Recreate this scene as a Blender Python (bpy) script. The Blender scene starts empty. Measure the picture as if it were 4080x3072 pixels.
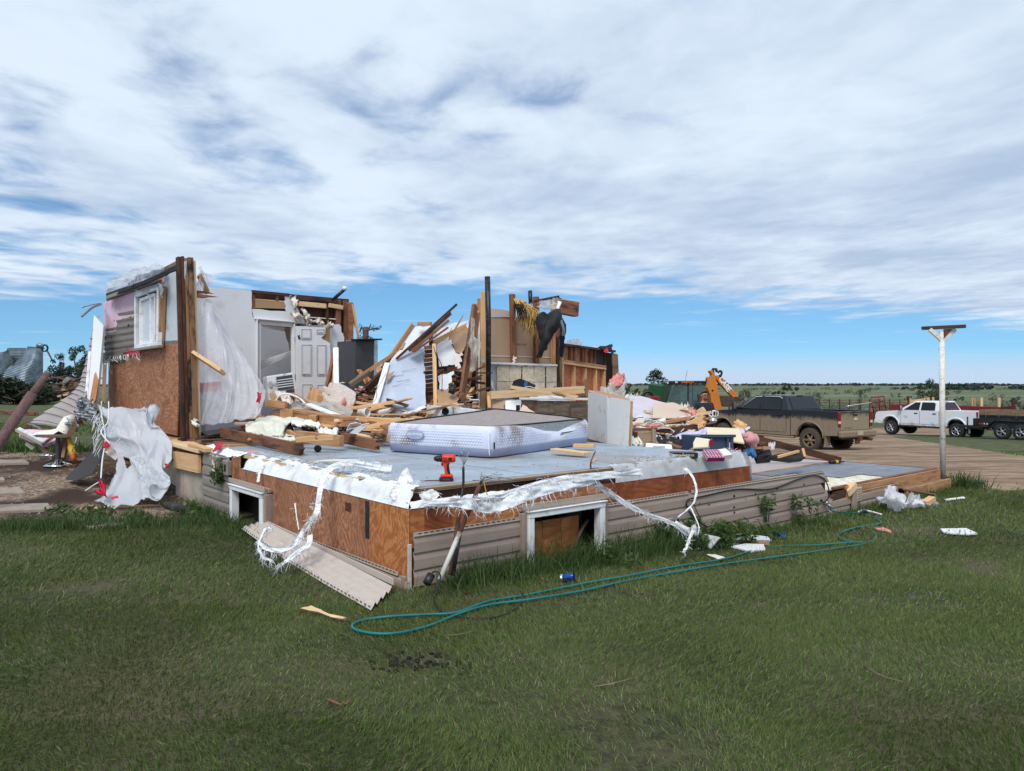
import bpy, bmesh, math, random
import numpy as np
from mathutils import Vector as V3, Matrix, noise as mnoise
random.seed(7)
rad = math.radians
sc = bpy.context.scene
COL = sc.collection

# ------------------------------------------------------------------ camera
FP, CX, HZ, EYE = 2950.0, 2040.0, 1528.0, 1.55      # focal length in photo pixels, centre column, horizon row, eye height
cam_d = bpy.data.cameras.new('camera'); cam = bpy.data.objects.new('camera', cam_d); COL.objects.link(cam)
cam_d.sensor_width = 36.0; cam_d.lens = FP / 4080 * 36; cam_d.clip_end = 20000; cam_d.clip_start = 0.05
cam_d.shift_y = -8 / 4080
cam.location = (0, 0, EYE); cam.rotation_euler = (rad(90), 0, 0)
sc.camera = cam

# ------------------------------------------------------------------ sky
SUN_EL, SUN_AZ = 50.0, 192.0          # azimuth measured clockwise from +y (the viewing direction)
wd = bpy.data.worlds.new('World'); sc.world = wd; wd.use_nodes = True
def build_sky():
    nt = wd.node_tree; N = nt.nodes; L = nt.links; N.clear()
    def n(t, **k):
        x = N.new(t)
        for a, b in k.items(): setattr(x, a, b)
        return x
    def m(op, a, b=None, c=None, clamp=False):
        x = n('ShaderNodeMath', operation=op, use_clamp=clamp)
        for i, v in enumerate((a, b, c)):
            if v is None: continue
            if isinstance(v, (int, float)): x.inputs[i].default_value = v
            else: L.new(v, x.inputs[i])
        return x.outputs[0]
    def ramp(v, lo, hi):
        x = n('ShaderNodeMapRange', interpolation_type='SMOOTHSTEP')
        L.new(v, x.inputs[0]); x.inputs[1].default_value = lo; x.inputs[2].default_value = hi
        return x.outputs[0]
    def mix(f, a, b):
        x = n('ShaderNodeMix', data_type='RGBA')
        if isinstance(f, (int, float)): x.inputs[0].default_value = f
        else: L.new(f, x.inputs[0])
        for i, v in ((6, a), (7, b)):
            if isinstance(v, tuple): x.inputs[i].default_value = (*v, 1)
            else: L.new(v, x.inputs[i])
        return x.outputs[2]
    out = n('ShaderNodeOutputWorld'); bg = n('ShaderNodeBackground'); L.new(bg.outputs[0], out.inputs[0])
    sky = n('ShaderNodeTexSky', sky_type='NISHITA', sun_disc=False)
    sky.sun_elevation = rad(SUN_EL); sky.sun_rotation = rad(SUN_AZ); sky.altitude = 500; sky.air_density = 1.0; sky.dust_density = 0.25; sky.ozone_density = 1.6
    tc = n('ShaderNodeTexCoord'); lift = n('ShaderNodeVectorMath', operation='MULTIPLY_ADD'); L.new(tc.outputs['Generated'], lift.inputs[0]); lift.inputs[1].default_value = (1, 1, .85); lift.inputs[2].default_value = (0, 0, .07); L.new(lift.outputs[0], sky.inputs['Vector']) if 'Vector' in sky.inputs else None; sp = n('ShaderNodeSeparateXYZ'); L.new(tc.outputs['Generated'], sp.inputs[0])
    x, y, z = sp.outputs
    zc = m('MAXIMUM', z, 0.012)
    px, py = m('DIVIDE', x, zc), m('DIVIDE', y, zc)                  # the point of a flat cloud deck overhead
    cb = n('ShaderNodeCombineXYZ'); L.new(px, cb.inputs[0]); L.new(py, cb.inputs[1])
    def fbm(scale, detail, rough, rot, sx, sy, dist=0.0, off=0.0, lac=2.0):
        mp = n('ShaderNodeMapping'); L.new(cb.outputs[0], mp.inputs[0])
        mp.inputs['Rotation'].default_value = (0, 0, rad(rot)); mp.inputs['Scale'].default_value = (sx, sy, 1); mp.inputs['Location'].default_value = (off, off * .7, off * .3)
        t = n('ShaderNodeTexNoise'); L.new(mp.outputs[0], t.inputs['Vector'])
        t.inputs['Scale'].default_value = scale; t.inputs['Detail'].default_value = detail; t.inputs['Roughness'].default_value = rough; t.inputs['Distortion'].default_value = dist; t.inputs['Lacunarity'].default_value = lac
        return t.outputs['Fac']
    big = fbm(0.55, 3, .5, 30, 1, .75, .3, 23.4)
    med = fbm(1.9, 8, .52, 20, 1.0, .72, .35, 31.0)
    fine = fbm(5.0, 7, .56, -18, .9, .75, .5, 1.3)
    # how far the deck reaches: it ends nearer on the left, farther away on the right
    edge = m('ADD', 7.7, m('MULTIPLY', m('MAXIMUM', m('SUBTRACT', px, .8), 0.0), 0.62))
    edge = m('ADD', edge, m('MULTIPLY', m('SUBTRACT', big, .5), 5.5))
    edge = m('ADD', edge, m('MULTIPLY', m('SUBTRACT', med, .5), 4.5))
    inside = ramp(m('SUBTRACT', edge, py), -1.0, 1.6)
    cover = m('ADD', m('ADD', m('MULTIPLY', med, .60), m('MULTIPLY', big, .60)), m('MULTIPLY', fine, .14))
    cover = m('ADD', cover, m('MULTIPLY', ramp(px, -1.6, 1.5), .20))
    deck = m('MULTIPLY', ramp(cover, .47, .72), inside)
    # sparse wisps beyond the deck
    wisp = fbm(.42, 7, .6, 8, 1, 1.6, .3, 11.0)
    wisps = m('MULTIPLY', m('MULTIPLY', ramp(wisp, .56, .74), .55), m('SUBTRACT', 1.0, inside))
    cloud = m('MAXIMUM', deck, wisps)
    # light and shade inside the deck
    shade = fbm(.8, 8, .56, 24, 1.0, .62, .4, 21.0)
    lum = m('ADD', m('ADD', m('MULTIPLY', shade, .56), m('MULTIPLY', med, .28)), m('MULTIPLY', fine, .16))
    lum = m('SUBTRACT', lum, m('MULTIPLY', ramp(px, .1, 2.2), .055))
    lum = ramp(lum, .30, .62)
    ccol = mix(lum, (0.42, 0.535, 0.71), (0.72, 0.825, 0.95))
    hazec = (0.52, 0.65, 0.82)
    S = .12
    scl = n('ShaderNodeVectorMath', operation='SCALE'); L.new(ccol, scl.inputs[0]); scl.inputs[3].default_value = 1 / S
    skyc = n('ShaderNodeVectorMath', operation='MULTIPLY'); L.new(sky.outputs[0], skyc.inputs[0]); skyc.inputs[1].default_value = (.53, .80, .96)
    hz = ramp(m('ADD', z, m('MULTIPLY', m('SUBTRACT', wisp, .5), .02)), .048, .006)
    hz = m('MULTIPLY', hz, m('ADD', .45, m('MULTIPLY', ramp(x, -.3, .25), .5)))
    col = mix(hz, skyc.outputs[0], tuple(c / S for c in hazec))
    col = mix(cloud, col, scl.outputs[0])
    L.new(col, bg.inputs[0]); bg.inputs[1].default_value = S
build_sky()

# ------------------------------------------------------------------ sun through thin cloud
sun_d = bpy.data.lights.new('sun', 'SUN'); sun = bpy.data.objects.new('sun', sun_d); COL.objects.link(sun)
sun_d.energy = 2.4; sun_d.angle = rad(24); sun_d.color = (1.0, .955, .89)
_a = rad(SUN_AZ); _e = rad(SUN_EL)
_sd = V3((math.sin(_a) * math.cos(_e), math.cos(_a) * math.cos(_e), math.sin(_e)))
sun.rotation_euler = (-_sd).to_track_quat('-Z', 'Y').to_euler(); sun.location = _sd * 60

# ------------------------------------------------------------------ exposure, renderer
vs = sc.view_settings; vs.view_transform = 'Standard'; vs.look = 'None'; vs.exposure = 0.10; vs.gamma = 1.0; vs.use_curve_mapping = False
sc.cycles.use_denoising = True
try: sc.cycles.denoiser = 'OPENIMAGEDENOISE'
except Exception: pass
sc.cycles.max_bounces = 6; sc.cycles.diffuse_bounces = 3; sc.cycles.glossy_bounces = 3; sc.cycles.transmission_bounces = 4; sc.cycles.transparent_max_bounces = 12
sc.cycles.caustics_reflective = False; sc.cycles.caustics_refractive = False

# ------------------------------------------------------------------ placing
def P(x, y, d):                                   # photo pixel + depth -> point in the world
    return V3(((x - CX) / FP * d, d, EYE - (y - HZ) / FP * d))
def F(x, y, z):                                   # photo pixel on the level z
    return P(x, y, (EYE - z) * FP / (y - HZ))
HC = V3((-.777, 5.59, 0)); HU = V3((-.643, .766, 0)); HV = V3((.766, .643, 0))   # house corner, its left side, its front side
def H(s, t, z=0.0): return HC + HU * s + HV * t + V3((0, 0, z))
def st(p): r = V3((p[0] - HC.x, p[1] - HC.y, 0)); return r.dot(HU), r.dot(HV)
def onS(x, y, s):                                 # photo pixel on the house plane s = const
    rx = (x - CX) / FP; nrm = HU; d = (HC.dot(nrm) + s) / (rx * nrm.x + nrm.y); return P(x, y, d)
def onT(x, y, t):
    rx = (x - CX) / FP; nrm = HV; d = (HC.dot(nrm) + t) / (rx * nrm.x + nrm.y); return P(x, y, d)
def ss(x, a, b):
    x = min(1, max(0, (x - a) / (b - a))); return x * x * (3 - 2 * x)
def zg(x, y):                                     # height of the terrain
    s, t = st((x, y))
    z = -.17 * ss(t, .3, 5.2)
    z += -.043 * max(0, min(y, 46) - 12.5) * ss(x, -1, 6)
    z += -1.6 * (1 - ss(x, -1, 6)) * ss(y, 80, 220)
    z += -2.5 * ss(y, 200, 900)
    z += .26 * ss(y, 8.8, 12.3) * (1 - ss(x, -6.5, -3.5)) * (1 - .7 * ss(y, 25, 60))
    z += .02 * mnoise.noise(V3((x * .5, y * .5, 0))) * ss(y, 2, 6)
    return z
def G(x, y, up=0.0):                              # photo pixel on the terrain
    d = (EYE) * FP / max(4, (y - HZ))
    for _ in range(40):
        p = P(x, y, d); d2 = (EYE - zg(p.x, p.y) - up) * FP / max(4, (y - HZ)); d += (d2 - d) * .6
    return P(x, y, d)
# ------------------------------------------------------------------ objects
WM = {}
def link(o,parent=None,mw=None):
    COL.objects.link(o); mw = mw or Matrix.Identity(4); WM[o.name] = mw
    if parent is not None:
        o.parent = parent; o.matrix_parent_inverse = Matrix.Identity(4)
        o.matrix_basis = WM[parent.name].inverted() @ mw
    else:o.matrix_basis = mw
    return o
def tag(o,label=None,cat=None,group=None,kind=None):
    if label:o['label'] = label
    if cat:o['category'] = cat
    if group:o['group'] = group
    if kind or cat:o['kind'] = kind or 'thing'
    return o
def root(name,label,cat,loc=(0,0,0),group=None,mw=None):
    o = bpy.data.objects.new(name,None); o.empty_display_size = .1
    link(o,None,mw or Matrix.Translation(V3(loc))); return tag(o,label,cat,group)
def frame(o,x,up=V3((0,0,1))):                # matrix with local x along x and z near up
    x = V3(x).normalized(); up = V3(up)
    if abs(x.dot(up.normalized())) > .995:up = V3((0,1,0)) if abs(x.y) < .9 else V3((1,0,0))
    y = up.cross(x).normalized(); z = x.cross(y)
    return Matrix(((x.x,y.x,z.x,o[0]),(x.y,y.y,z.y,o[1]),(x.z,y.z,z.z,o[2]),(0,0,0,1)))
class MB:
    def __init__(s):s.v = []; s.f = []; s.sm = []
    def add(s,vs,fs,smooth=False):
        b = len(s.v); s.v += [tuple(v) for v in vs]; s.f += [tuple(b + i for i in f) for f in fs]; s.sm += [smooth] * len(fs); return s
    def box(s,c,d,bev=0.0,m=None):
        hx,hy,hz = d[0] / 2,d[1] / 2,d[2] / 2; b = min(bev,hx * .9,hy * .9,hz * .9)
        if b <= 0:
            vs = [V3((c[0] + i * hx,c[1] + j * hy,c[2] + k * hz)) for i in (-1,1) for j in (-1,1) for k in (-1,1)]
            fs = [(0,1,3,2),(4,6,7,5),(0,4,5,1),(2,3,7,6),(0,2,6,4),(1,5,7,3)]
        else:
            vs = []; ix = {}
            for i in (-1,1):
                for j in (-1,1):
                    for k in (-1,1):
                        for a in range(3):
                            o = [hx,hy,hz]; o = [o[q] - (0 if q == a else b) for q in range(3)]
                            ix[i,j,k,a] = len(vs); vs.append(V3((c[0] + i * o[0],c[1] + j * o[1],c[2] + k * o[2])))
            fs = []
            for q in (-1,1):
                fs.append([ix[q,j,k,0] for j,k in ((-1,-1),(1,-1),(1,1),(-1,1))][::q])
                fs.append([ix[i,q,k,1] for i,k in ((-1,-1),(-1,1),(1,1),(1,-1))][::q])
                fs.append([ix[i,j,q,2] for i,j in ((-1,-1),(1,-1),(1,1),(-1,1))][::q])
            for j in (-1,1):
                for k in (-1,1):
                    g = j * k
                    fs.append([ix[-1,j,k,1],ix[1,j,k,1],ix[1,j,k,2],ix[-1,j,k,2]][::g])
                    fs.append([ix[j,-1,k,2],ix[j,1,k,2],ix[j,1,k,0],ix[j,-1,k,0]][::g])
                    fs.append([ix[j,k,-1,0],ix[j,k,1,0],ix[j,k,1,1],ix[j,k,-1,1]][::g])
            for i in (-1,1):
                for j in (-1,1):
                    for k in (-1,1):
                        fs.append([ix[i,j,k,0],ix[i,j,k,1],ix[i,j,k,2]][::i * j * k])
        if m is not None:vs = [m @ v for v in vs]
        return s.add(vs,fs)
    def bar(s,a,b,w,h,up=(0,0,1),bev=0.0):
        a,b = V3(a),V3(b); m = frame((a + b) / 2,b - a,up); return s.box((0,0,0),((b - a).length,w,h),bev,m)
    def tube(s,pts,r,n=6,caps=True,smooth=True):
        pts = [V3(p) for p in pts]; k = len(pts); rs = r if isinstance(r,(list,tuple)) else [r] * k
        vs = []; ref = V3((.13,.2,.97))
        for i,p in enumerate(pts):
            t = (pts[min(i + 1,k - 1)] - pts[max(i - 1,0)])
            if t.length < 1e-9:t = V3((0,0,1))
            t.normalize()
            if abs(t.dot(ref)) > .97:ref = V3((.9,.1,.1)).normalized()
            x = ref.cross(t).normalized(); y = t.cross(x); ref = y.cross(x) * -1 if False else ref
            for j in range(n):
                a = 2 * math.pi * j / n; vs.append(p + (x * math.cos(a) + y * math.sin(a)) * rs[i])
        fs = [(i * n + j,i * n + (j + 1) % n,(i + 1) * n + (j + 1) % n,(i + 1) * n + j) for i in range(k - 1) for j in range(n)]
        if caps:fs += [tuple(range(n))[::-1],tuple(range((k - 1) * n,k * n))]
        return s.add(vs,fs,smooth)
    def lathe(s,prof,n=16,m=None,smooth=True):   # prof: (radius, height) about local z
        vs = [V3((r * math.cos(2 * math.pi * j / n),r * math.sin(2 * math.pi * j / n),h)) for r,h in prof for j in range(n)]
        if m is not None:vs = [m @ v for v in vs]
        k = len(prof)
        fs = [(i * n + j,i * n + (j + 1) % n,(i + 1) * n + (j + 1) % n,(i + 1) * n + j) for i in range(k - 1) for j in range(n)]
        return s.add(vs,fs,smooth)
    def prism(s,poly,h0,h1,m=None):           # polygon in local xy, extruded in z
        n = len(poly); ar = sum(poly[i][0] * poly[(i + 1) % n][1] - poly[(i + 1) % n][0] * poly[i][1] for i in range(n))
        if ar < 0:poly = poly[::-1]
        vs = [V3((p[0],p[1],h0)) for p in poly] + [V3((p[0],p[1],h1)) for p in poly]
        if m is not None:vs = [m @ v for v in vs]
        fs = [tuple(range(n))[::-1],tuple(range(n,2 * n))] + [(i,(i + 1) % n,n + (i + 1) % n,n + i) for i in range(n)]
        return s.add(vs,fs)
    def grid(s,rows,smooth=True):
        nu,nv = len(rows),len(rows[0]); vs = [p for r in rows for p in r]
        fs = [(i * nv + j,i * nv + j + 1,(i + 1) * nv + j + 1,(i + 1) * nv + j) for i in range(nu - 1) for j in range(nv - 1)]
        return s.add(vs,fs,smooth)
    def obj(s,name,mat,parent=None,mw=None,world=False,thick=0.0,bevel=0.0,bseg=2,tri=False):
        me = bpy.data.meshes.new(name)
        vs = s.v
        if world and mw is not None:
            im = mw.inverted(); vs = [tuple(im @ V3(v)) for v in s.v]
        me.from_pydata(vs,[],s.f); me.polygons.foreach_set('use_smooth',s.sm); me.materials.append(MAT[mat] if isinstance(mat,str) else mat)
        if bevel:
            bm = bmesh.new(); bm.from_mesh(me); bmesh.ops.remove_doubles(bm,verts=bm.verts,dist=1e-5)
            es = [e for e in bm.edges if len(e.link_faces) == 2 and e.calc_face_angle(0) > .45]
            bmesh.ops.bevel(bm,geom=es,offset=bevel,segments=bseg,profile=.6,affect='EDGES',clamp_overlap=True)
            for f in bm.faces:f.smooth = False
            bm.to_mesh(me); bm.free()
        me.update()
        o = bpy.data.objects.new(name,me); link(o,parent,mw)
        if thick:
            md = o.modifiers.new('solid','SOLIDIFY'); md.thickness = thick; md.offset = 0
        return o
def share(src,parent,mw,name=None):            # another object on the same mesh
    o = bpy.data.objects.new(name or src.data.name.split('.')[0],src.data); return link(o,parent,mw)
def jag(pts,amp,n=4,rng=random,edges=None):   # roughen the outline of a 2D polygon
    out = []
    for i,p in enumerate(pts):
        q = pts[(i + 1) % len(pts)]; out.append(tuple(p))
        if edges is not None and i not in edges:continue
        dx,dy = q[0] - p[0],q[1] - p[1]; L = math.hypot(dx,dy) or 1
        for k in range(1,n + 1):
            f = (k + rng.uniform(-.3,.3)) / (n + 1); a = rng.uniform(-amp,amp)
            out.append((p[0] + dx * f - dy / L * a,p[1] + dy * f + dx / L * a))
    return out
def board(name,a,b,w,h,mat,parent=None,up=(0,0,1),split=(0,0),seed=None,bow=0.0):
    """A piece of lumber from a to b: w wide (sideways), h high; split = length of the splintered part at each end."""
    a,b = V3(a),V3(b); L = (b - a).length; mw = frame(a,b - a,up); rng = random.Random(seed if seed is not None else name + str(a))
    m = MB(); b0 = .004
    if not any(split) and not bow:
        m.box((L / 2,0,0),(L,w,h),min(b0,w * .2,h * .2))
    else:
        k = 5; xs0 = [rng.uniform(0,split[0]) for _ in range(k + 1)]; xs1 = [L - rng.uniform(0,split[1]) for _ in range(k + 1)]
        wide = w >= h; seg = 6 if bow else 1
        vs = []
        for j in range(k + 1):
            c = -.5 + j / k
            for i in range(seg + 1):
                x = xs0[j] + (xs1[j] - xs0[j]) * i / seg; bz = bow * math.sin(math.pi * x / L)
                for q in (-.5,.5):vs.append((x,c * w,q * h + bz) if wide else (x,q * w,c * h + bz))
        S = (seg + 1) * 2; fs = []
        for j in range(k):
            for i in range(seg):
                A = j * S + i * 2; B = A + S
                fs += [(A,A + 2,B + 2,B),(A + 1,B + 1,B + 3,A + 3)]
            A = j * S; B = A + S; fs += [(A,B,B + 1,A + 1)]; A += seg * 2; B += seg * 2; fs += [(A,A + 1,B + 1,B)]
        for j in (0,k):
            for i in range(seg):
                A = j * S + i * 2; fs.append((A,A + 1,A + 3,A + 2) if j == 0 else (A,A + 2,A + 3,A + 1))
        m.add(vs,fs)
    return m.obj(name,mat,parent,mw)
def slab(name,pts,th,mat,parent=None,jagamp=0.0,n=4,edges=None,flip=1,bevel=0.0,seed=1):
    """A flat sheet with the outline pts (world points in a plane), th thick behind the outline."""
    pts = [V3(p) for p in pts]; x = pts[1] - pts[0]; nr = V3((0,0,0))
    for i in range(len(pts)):nr += (pts[i] - pts[0]).cross(pts[(i + 1) % len(pts)] - pts[0])
    nr.normalize(); c_ = sum(pts,V3((0,0,0))) / len(pts)
    if nr.dot(V3((0,0,EYE)) - c_) < 0:nr = -nr
    x = (x - nr * x.dot(nr)).normalized(); mw = frame(pts[0],x,nr); im = mw.inverted()
    poly = [tuple((im @ p)[:2]) for p in pts]
    if jagamp:poly = jag(poly,jagamp,n,random.Random(seed),edges)
    return MB().prism(poly,-th,0).obj(name,mat,parent,mw,bevel=bevel)
def cr(a,b,c,d,t):
    return ((b * 2) + (c - a) * t + (a * 2 - b * 5 + c * 4 - d) * t * t + (b * 3 - a - c * 3 + d) * t * t * t) * .5
def spline(pts,n):
    pts = [V3(p) for p in pts]; k = len(pts)
    if k == 1:return pts * n
    out = []
    for i in range(n):
        f = i / (n - 1) * (k - 1); j = min(int(f),k - 2); t = f - j
        out.append(cr(pts[max(j - 1,0)],pts[j],pts[j + 1],pts[min(j + 2,k - 1)],t))
    return out
def drape(name,ctrl,nu,nv,mat,parent=None,amp=0.0,freq=4.0,ridge=None,thick=0.0,seed=0,fray=0.0,label=None,cat=None,kind=None,aniso=(1,1),octv=2,holes=None,pin=False):
    """A sheet through a grid of control points, with folds; fray = ragged rim."""
    rows = [spline(r,nv) for r in ctrl]
    cols = [spline([rows[i][j] for i in range(len(rows))],nu) for j in range(nv)]
    g = [[cols[j][i] for j in range(nv)] for i in range(nu)]; rng = random.Random(seed)
    out = []
    for i in range(nu):
        r = []
        for j in range(nv):
            p = g[i][j]; du = g[min(i + 1,nu - 1)][j] - g[max(i - 1,0)][j]; dv = g[i][min(j + 1,nv - 1)] - g[i][max(j - 1,0)]
            nn = du.cross(dv)
            if nn.length > 1e-12:nn.normalize()
            u,v = i / (nu - 1),j / (nv - 1); a = 0
            if amp:
                f = freq
                for o in range(octv):
                    a += amp / (1.7 ** o) * mnoise.noise(V3((u * f * aniso[0] + seed * 3.7,v * f * aniso[1],seed * 1.3 + o * 9)))
                    f *= 2.1
            if ridge:a += ridge(u,v)
            if pin:a *= min(1,2.5 * v)
            q = p + nn * a
            if fray and not (pin and j == 0):
                e = 0
                if i in (0,nu - 1):e = rng.uniform(0,fray); q = q + (g[1][j] - g[0][j] if i == 0 else g[nu - 2][j] - g[nu - 1][j]).normalized() * e
                if j in (0,nv - 1):e = rng.uniform(0,fray); q = q + (g[i][1] - g[i][0] if j == 0 else g[i][nv - 2] - g[i][nv - 1]).normalized() * e
            r.append(q)
        out.append(r)
    m = MB().grid(out)
    if holes:
        keep = [k for k in range(len(m.f)) if not holes((k // (nv - 1)) / (nu - 1),(k % (nv - 1)) / (nv - 1))]
        m.f = [m.f[k] for k in keep]; m.sm = [m.sm[k] for k in keep]
    c = g[nu // 2][nv // 2]; o = m.obj(name,mat,parent,Matrix.Translation(c),world=True,thick=thick)
    return tag(o,label,cat,kind=kind)
def string(name,pts,r,mat,parent=None,n=24,k=5,label=None,cat=None):
    p = spline(pts,n); o = MB().tube(p,r,k).obj(name,mat,parent,Matrix.Translation(V3(pts[0])),world=True)
    return tag(o,label,cat)
def text(name,s,size,mat,mw,parent=None,th=.001,bold=0.0,align='CENTER',shear=0.0):
    cu = bpy.data.curves.new(name,'FONT'); cu.body = s; cu.size = size; cu.extrude = th; cu.offset = bold; cu.align_x = align; cu.align_y = 'CENTER'; cu.resolution_u = 2; cu.shear = shear
    t = bpy.data.objects.new(name + '_tmp',cu); COL.objects.link(t)
    dg = bpy.context.evaluated_depsgraph_get(); me = bpy.data.meshes.new_from_object(t.evaluated_get(dg))
    bpy.data.objects.remove(t); bpy.data.curves.remove(cu); me.name = name; me.materials.clear(); me.materials.append(MAT[mat])
    o = bpy.data.objects.new(name,me); return link(o,parent,mw)
def npmesh(name,verts,faces3,mat,attr=None,smooth=False,parent=None):
    """A big triangle mesh from numpy arrays; attr = one float per vertex."""
    me = bpy.data.meshes.new(name); nv,nf = len(verts),len(faces3)
    me.vertices.add(nv); me.vertices.foreach_set('co',np.asarray(verts,dtype=np.float32).ravel())
    me.loops.add(nf * 3); me.loops.foreach_set('vertex_index',np.asarray(faces3,dtype=np.int32).ravel())
    me.polygons.add(nf); me.polygons.foreach_set('loop_start',np.arange(0,nf * 3,3,dtype=np.int32)); me.polygons.foreach_set('loop_total',np.full(nf,3,dtype=np.int32))
    if smooth:me.polygons.foreach_set('use_smooth',np.ones(nf,dtype=bool))
    if attr is not None:
        a = me.attributes.new('tint','FLOAT','POINT'); a.data.foreach_set('value',np.asarray(attr,dtype=np.float32))
    me.update(); me.validate(); me.materials.append(MAT[mat])
    o = bpy.data.objects.new(name,me); return link(o,parent)

# ------------------------------------------------------------------ materials
MAT = {}
def srgb(r,g,b):
    f = lambda c:(c / 255 / 12.92) if c <= 10 else ((c / 255 + .055) / 1.055) ** 2.4
    return (f(r),f(g),f(b))
class NT:
    def __init__(s,name):
        s.m = bpy.data.materials.new(name); s.m.use_nodes = True; s.t = s.m.node_tree; s.t.nodes.clear(); MAT[name] = s.m
        s.out = s.n('ShaderNodeOutputMaterial'); s.b = s.n('ShaderNodeBsdfPrincipled'); s.l(s.b.outputs[0],s.out.inputs[0])
    def n(s,t,**k):
        x = s.t.nodes.new(t)
        for a,b in k.items():setattr(x,a,b)
        return x
    def l(s,a,b):s.t.links.new(a,b)
    def set(s,inp,v):
        if isinstance(v,(int,float)):inp.default_value = v
        elif isinstance(v,tuple):inp.default_value = (*v,1) if len(v) == 3 and inp.type == 'RGBA' else v
        else:s.l(v,inp)
    def co(s,scale=(1,1,1),rnd=True,kind='Object',rot=(0,0,0)):
        v = s.n('ShaderNodeTexCoord').outputs[kind]
        if rnd:
            oi = s.n('ShaderNodeObjectInfo'); ml = s.n('ShaderNodeVectorMath',operation='SCALE'); ml.inputs[0].default_value = (37.1,17.3,29.7); s.l(oi.outputs['Random'],ml.inputs[3])
            ad = s.n('ShaderNodeVectorMath',operation='ADD'); s.l(v,ad.inputs[0]); s.l(ml.outputs[0],ad.inputs[1]); v = ad.outputs[0]
        mp = s.n('ShaderNodeMapping'); s.l(v,mp.inputs[0]); mp.inputs['Scale'].default_value = scale; mp.inputs['Rotation'].default_value = rot
        return mp.outputs[0]
    def noise(s,v,scale,detail=4,rough=.55,dist=0.0,out='Fac'):
        t = s.n('ShaderNodeTexNoise'); s.l(v,t.inputs['Vector']); t.inputs['Scale'].default_value = scale; t.inputs['Detail'].default_value = detail; t.inputs['Roughness'].default_value = rough; t.inputs['Distortion'].default_value = dist
        return t.outputs[out]
    def vor(s,v,scale,out='Distance',feature='F1',rnd=1.0):
        t = s.n('ShaderNodeTexVoronoi',feature=feature); s.l(v,t.inputs['Vector']); t.inputs['Scale'].default_value = scale; t.inputs['Randomness'].default_value = rnd
        return t.outputs[out]
    def mix(s,f,a,b,mode='MIX'):
        x = s.n('ShaderNodeMix',data_type='RGBA',blend_type=mode); s.set(x.inputs[0],f); s.set(x.inputs[6],a); s.set(x.inputs[7],b); return x.outputs[2]
    def rng(s,v,a,b,c=0.0,d=1.0,smooth=True):
        x = s.n('ShaderNodeMapRange',interpolation_type='SMOOTHSTEP' if smooth else 'LINEAR'); s.l(v,x.inputs[0])
        for i,q in enumerate((a,b,c,d)):x.inputs[i + 1].default_value = q
        return x.outputs[0]
    def math(s,op,a,b=0.0):
        x = s.n('ShaderNodeMath',operation=op); s.set(x.inputs[0],a); s.set(x.inputs[1],b); return x.outputs[0]
    def attr(s,name):return s.n('ShaderNodeAttribute',attribute_name=name).outputs['Fac']
    def rand(s):return s.n('ShaderNodeObjectInfo').outputs['Random']
    def bump(s,h,strength=.3,dist=.01):
        x = s.n('ShaderNodeBump'); x.inputs['Strength'].default_value = strength; x.inputs['Distance'].default_value = dist; s.l(h,x.inputs['Height']); s.l(x.outputs[0],s.b.inputs['Normal'])
    def done(s,col,rough=.8,metal=0.0,spec=.35):
        s.set(s.b.inputs['Base Color'],col); s.set(s.b.inputs['Roughness'],rough); s.set(s.b.inputs['Metallic'],metal); s.b.inputs['Specular IOR Level'].default_value = spec; return s
def plain(name,col,rough=.7,metal=0.0,var=.18,scale=6.0,bump=0.0,dirt=None,spec=.35,stretch=(1,1,1),bscale=40):
    t = NT(name); v = t.co(stretch); n = t.noise(v,scale,6,.6)
    dk = tuple(c * (1 - var) for c in col); lt = tuple(min(1,c * (1 + var)) for c in col)
    c = t.mix(t.rng(n,.3,.7),dk,lt)
    if dirt:c = t.mix(t.math('MULTIPLY',t.rng(t.noise(v,dirt[2],8,.65),.5,.68),dirt[1]),c,dirt[0])
    if bump:t.bump(t.noise(v,bscale,5,.6),bump,.01)
    t.done(c,rough,metal,spec); return t
def wood(name,c1,c2,dark=None,knots=True,rough=.75,dk=.5,wet=0.0):
    t = NT(name); v = t.co((1,1,1))
    st = t.co((.7,14,14)); g = t.noise(st,3.0,6,.65,.4); g2 = t.noise(t.co((.35,5,5)),2.0,4,.6,1.2)
    c = t.mix(t.rng(g,.3,.7),c1,c2); c = t.mix(t.math('MULTIPLY',t.rng(g2,.5,.75),.45),c,tuple(q * .55 for q in c1))
    c = t.mix(t.math('MULTIPLY',t.rand(),.28),c,tuple(q * .6 for q in c1))
    if knots:c = t.mix(t.math('MULTIPLY',t.rng(t.vor(t.co((1.2,5,5)),2.2),.10,.03),.8),c,tuple(q * .25 for q in c1))
    if dark:c = t.mix(t.math('MULTIPLY',t.rng(t.noise(t.co((.6,2.2,2.2)),3.0,7,.7),.48,.62),dk),c,dark)
    t.bump(g,.35,.004); t.done(c,rough); return t
wood('wood_new',srgb(205,160,112),srgb(226,188,142),knots=True)
wood('wood_pale',srgb(214,176,132),srgb(232,204,165))
wood('wood_mid',srgb(170,122,82),srgb(200,154,112),dark=srgb(84,52,34),dk=.45)
wood('wood_old',srgb(112,72,50),srgb(148,102,74),dark=srgb(40,26,20),dk=.7)
wood('wood_dark',srgb(66,40,28),srgb(98,62,44),dark=srgb(24,18,15),dk=.8)
wood('wood_grey',srgb(120,98,78),srgb(150,126,104),dark=srgb(60,46,38),dk=.5)
wood('wood_stained',srgb(120,88,62),srgb(146,110,78),dark=srgb(22,17,14),dk=1.0)
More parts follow.
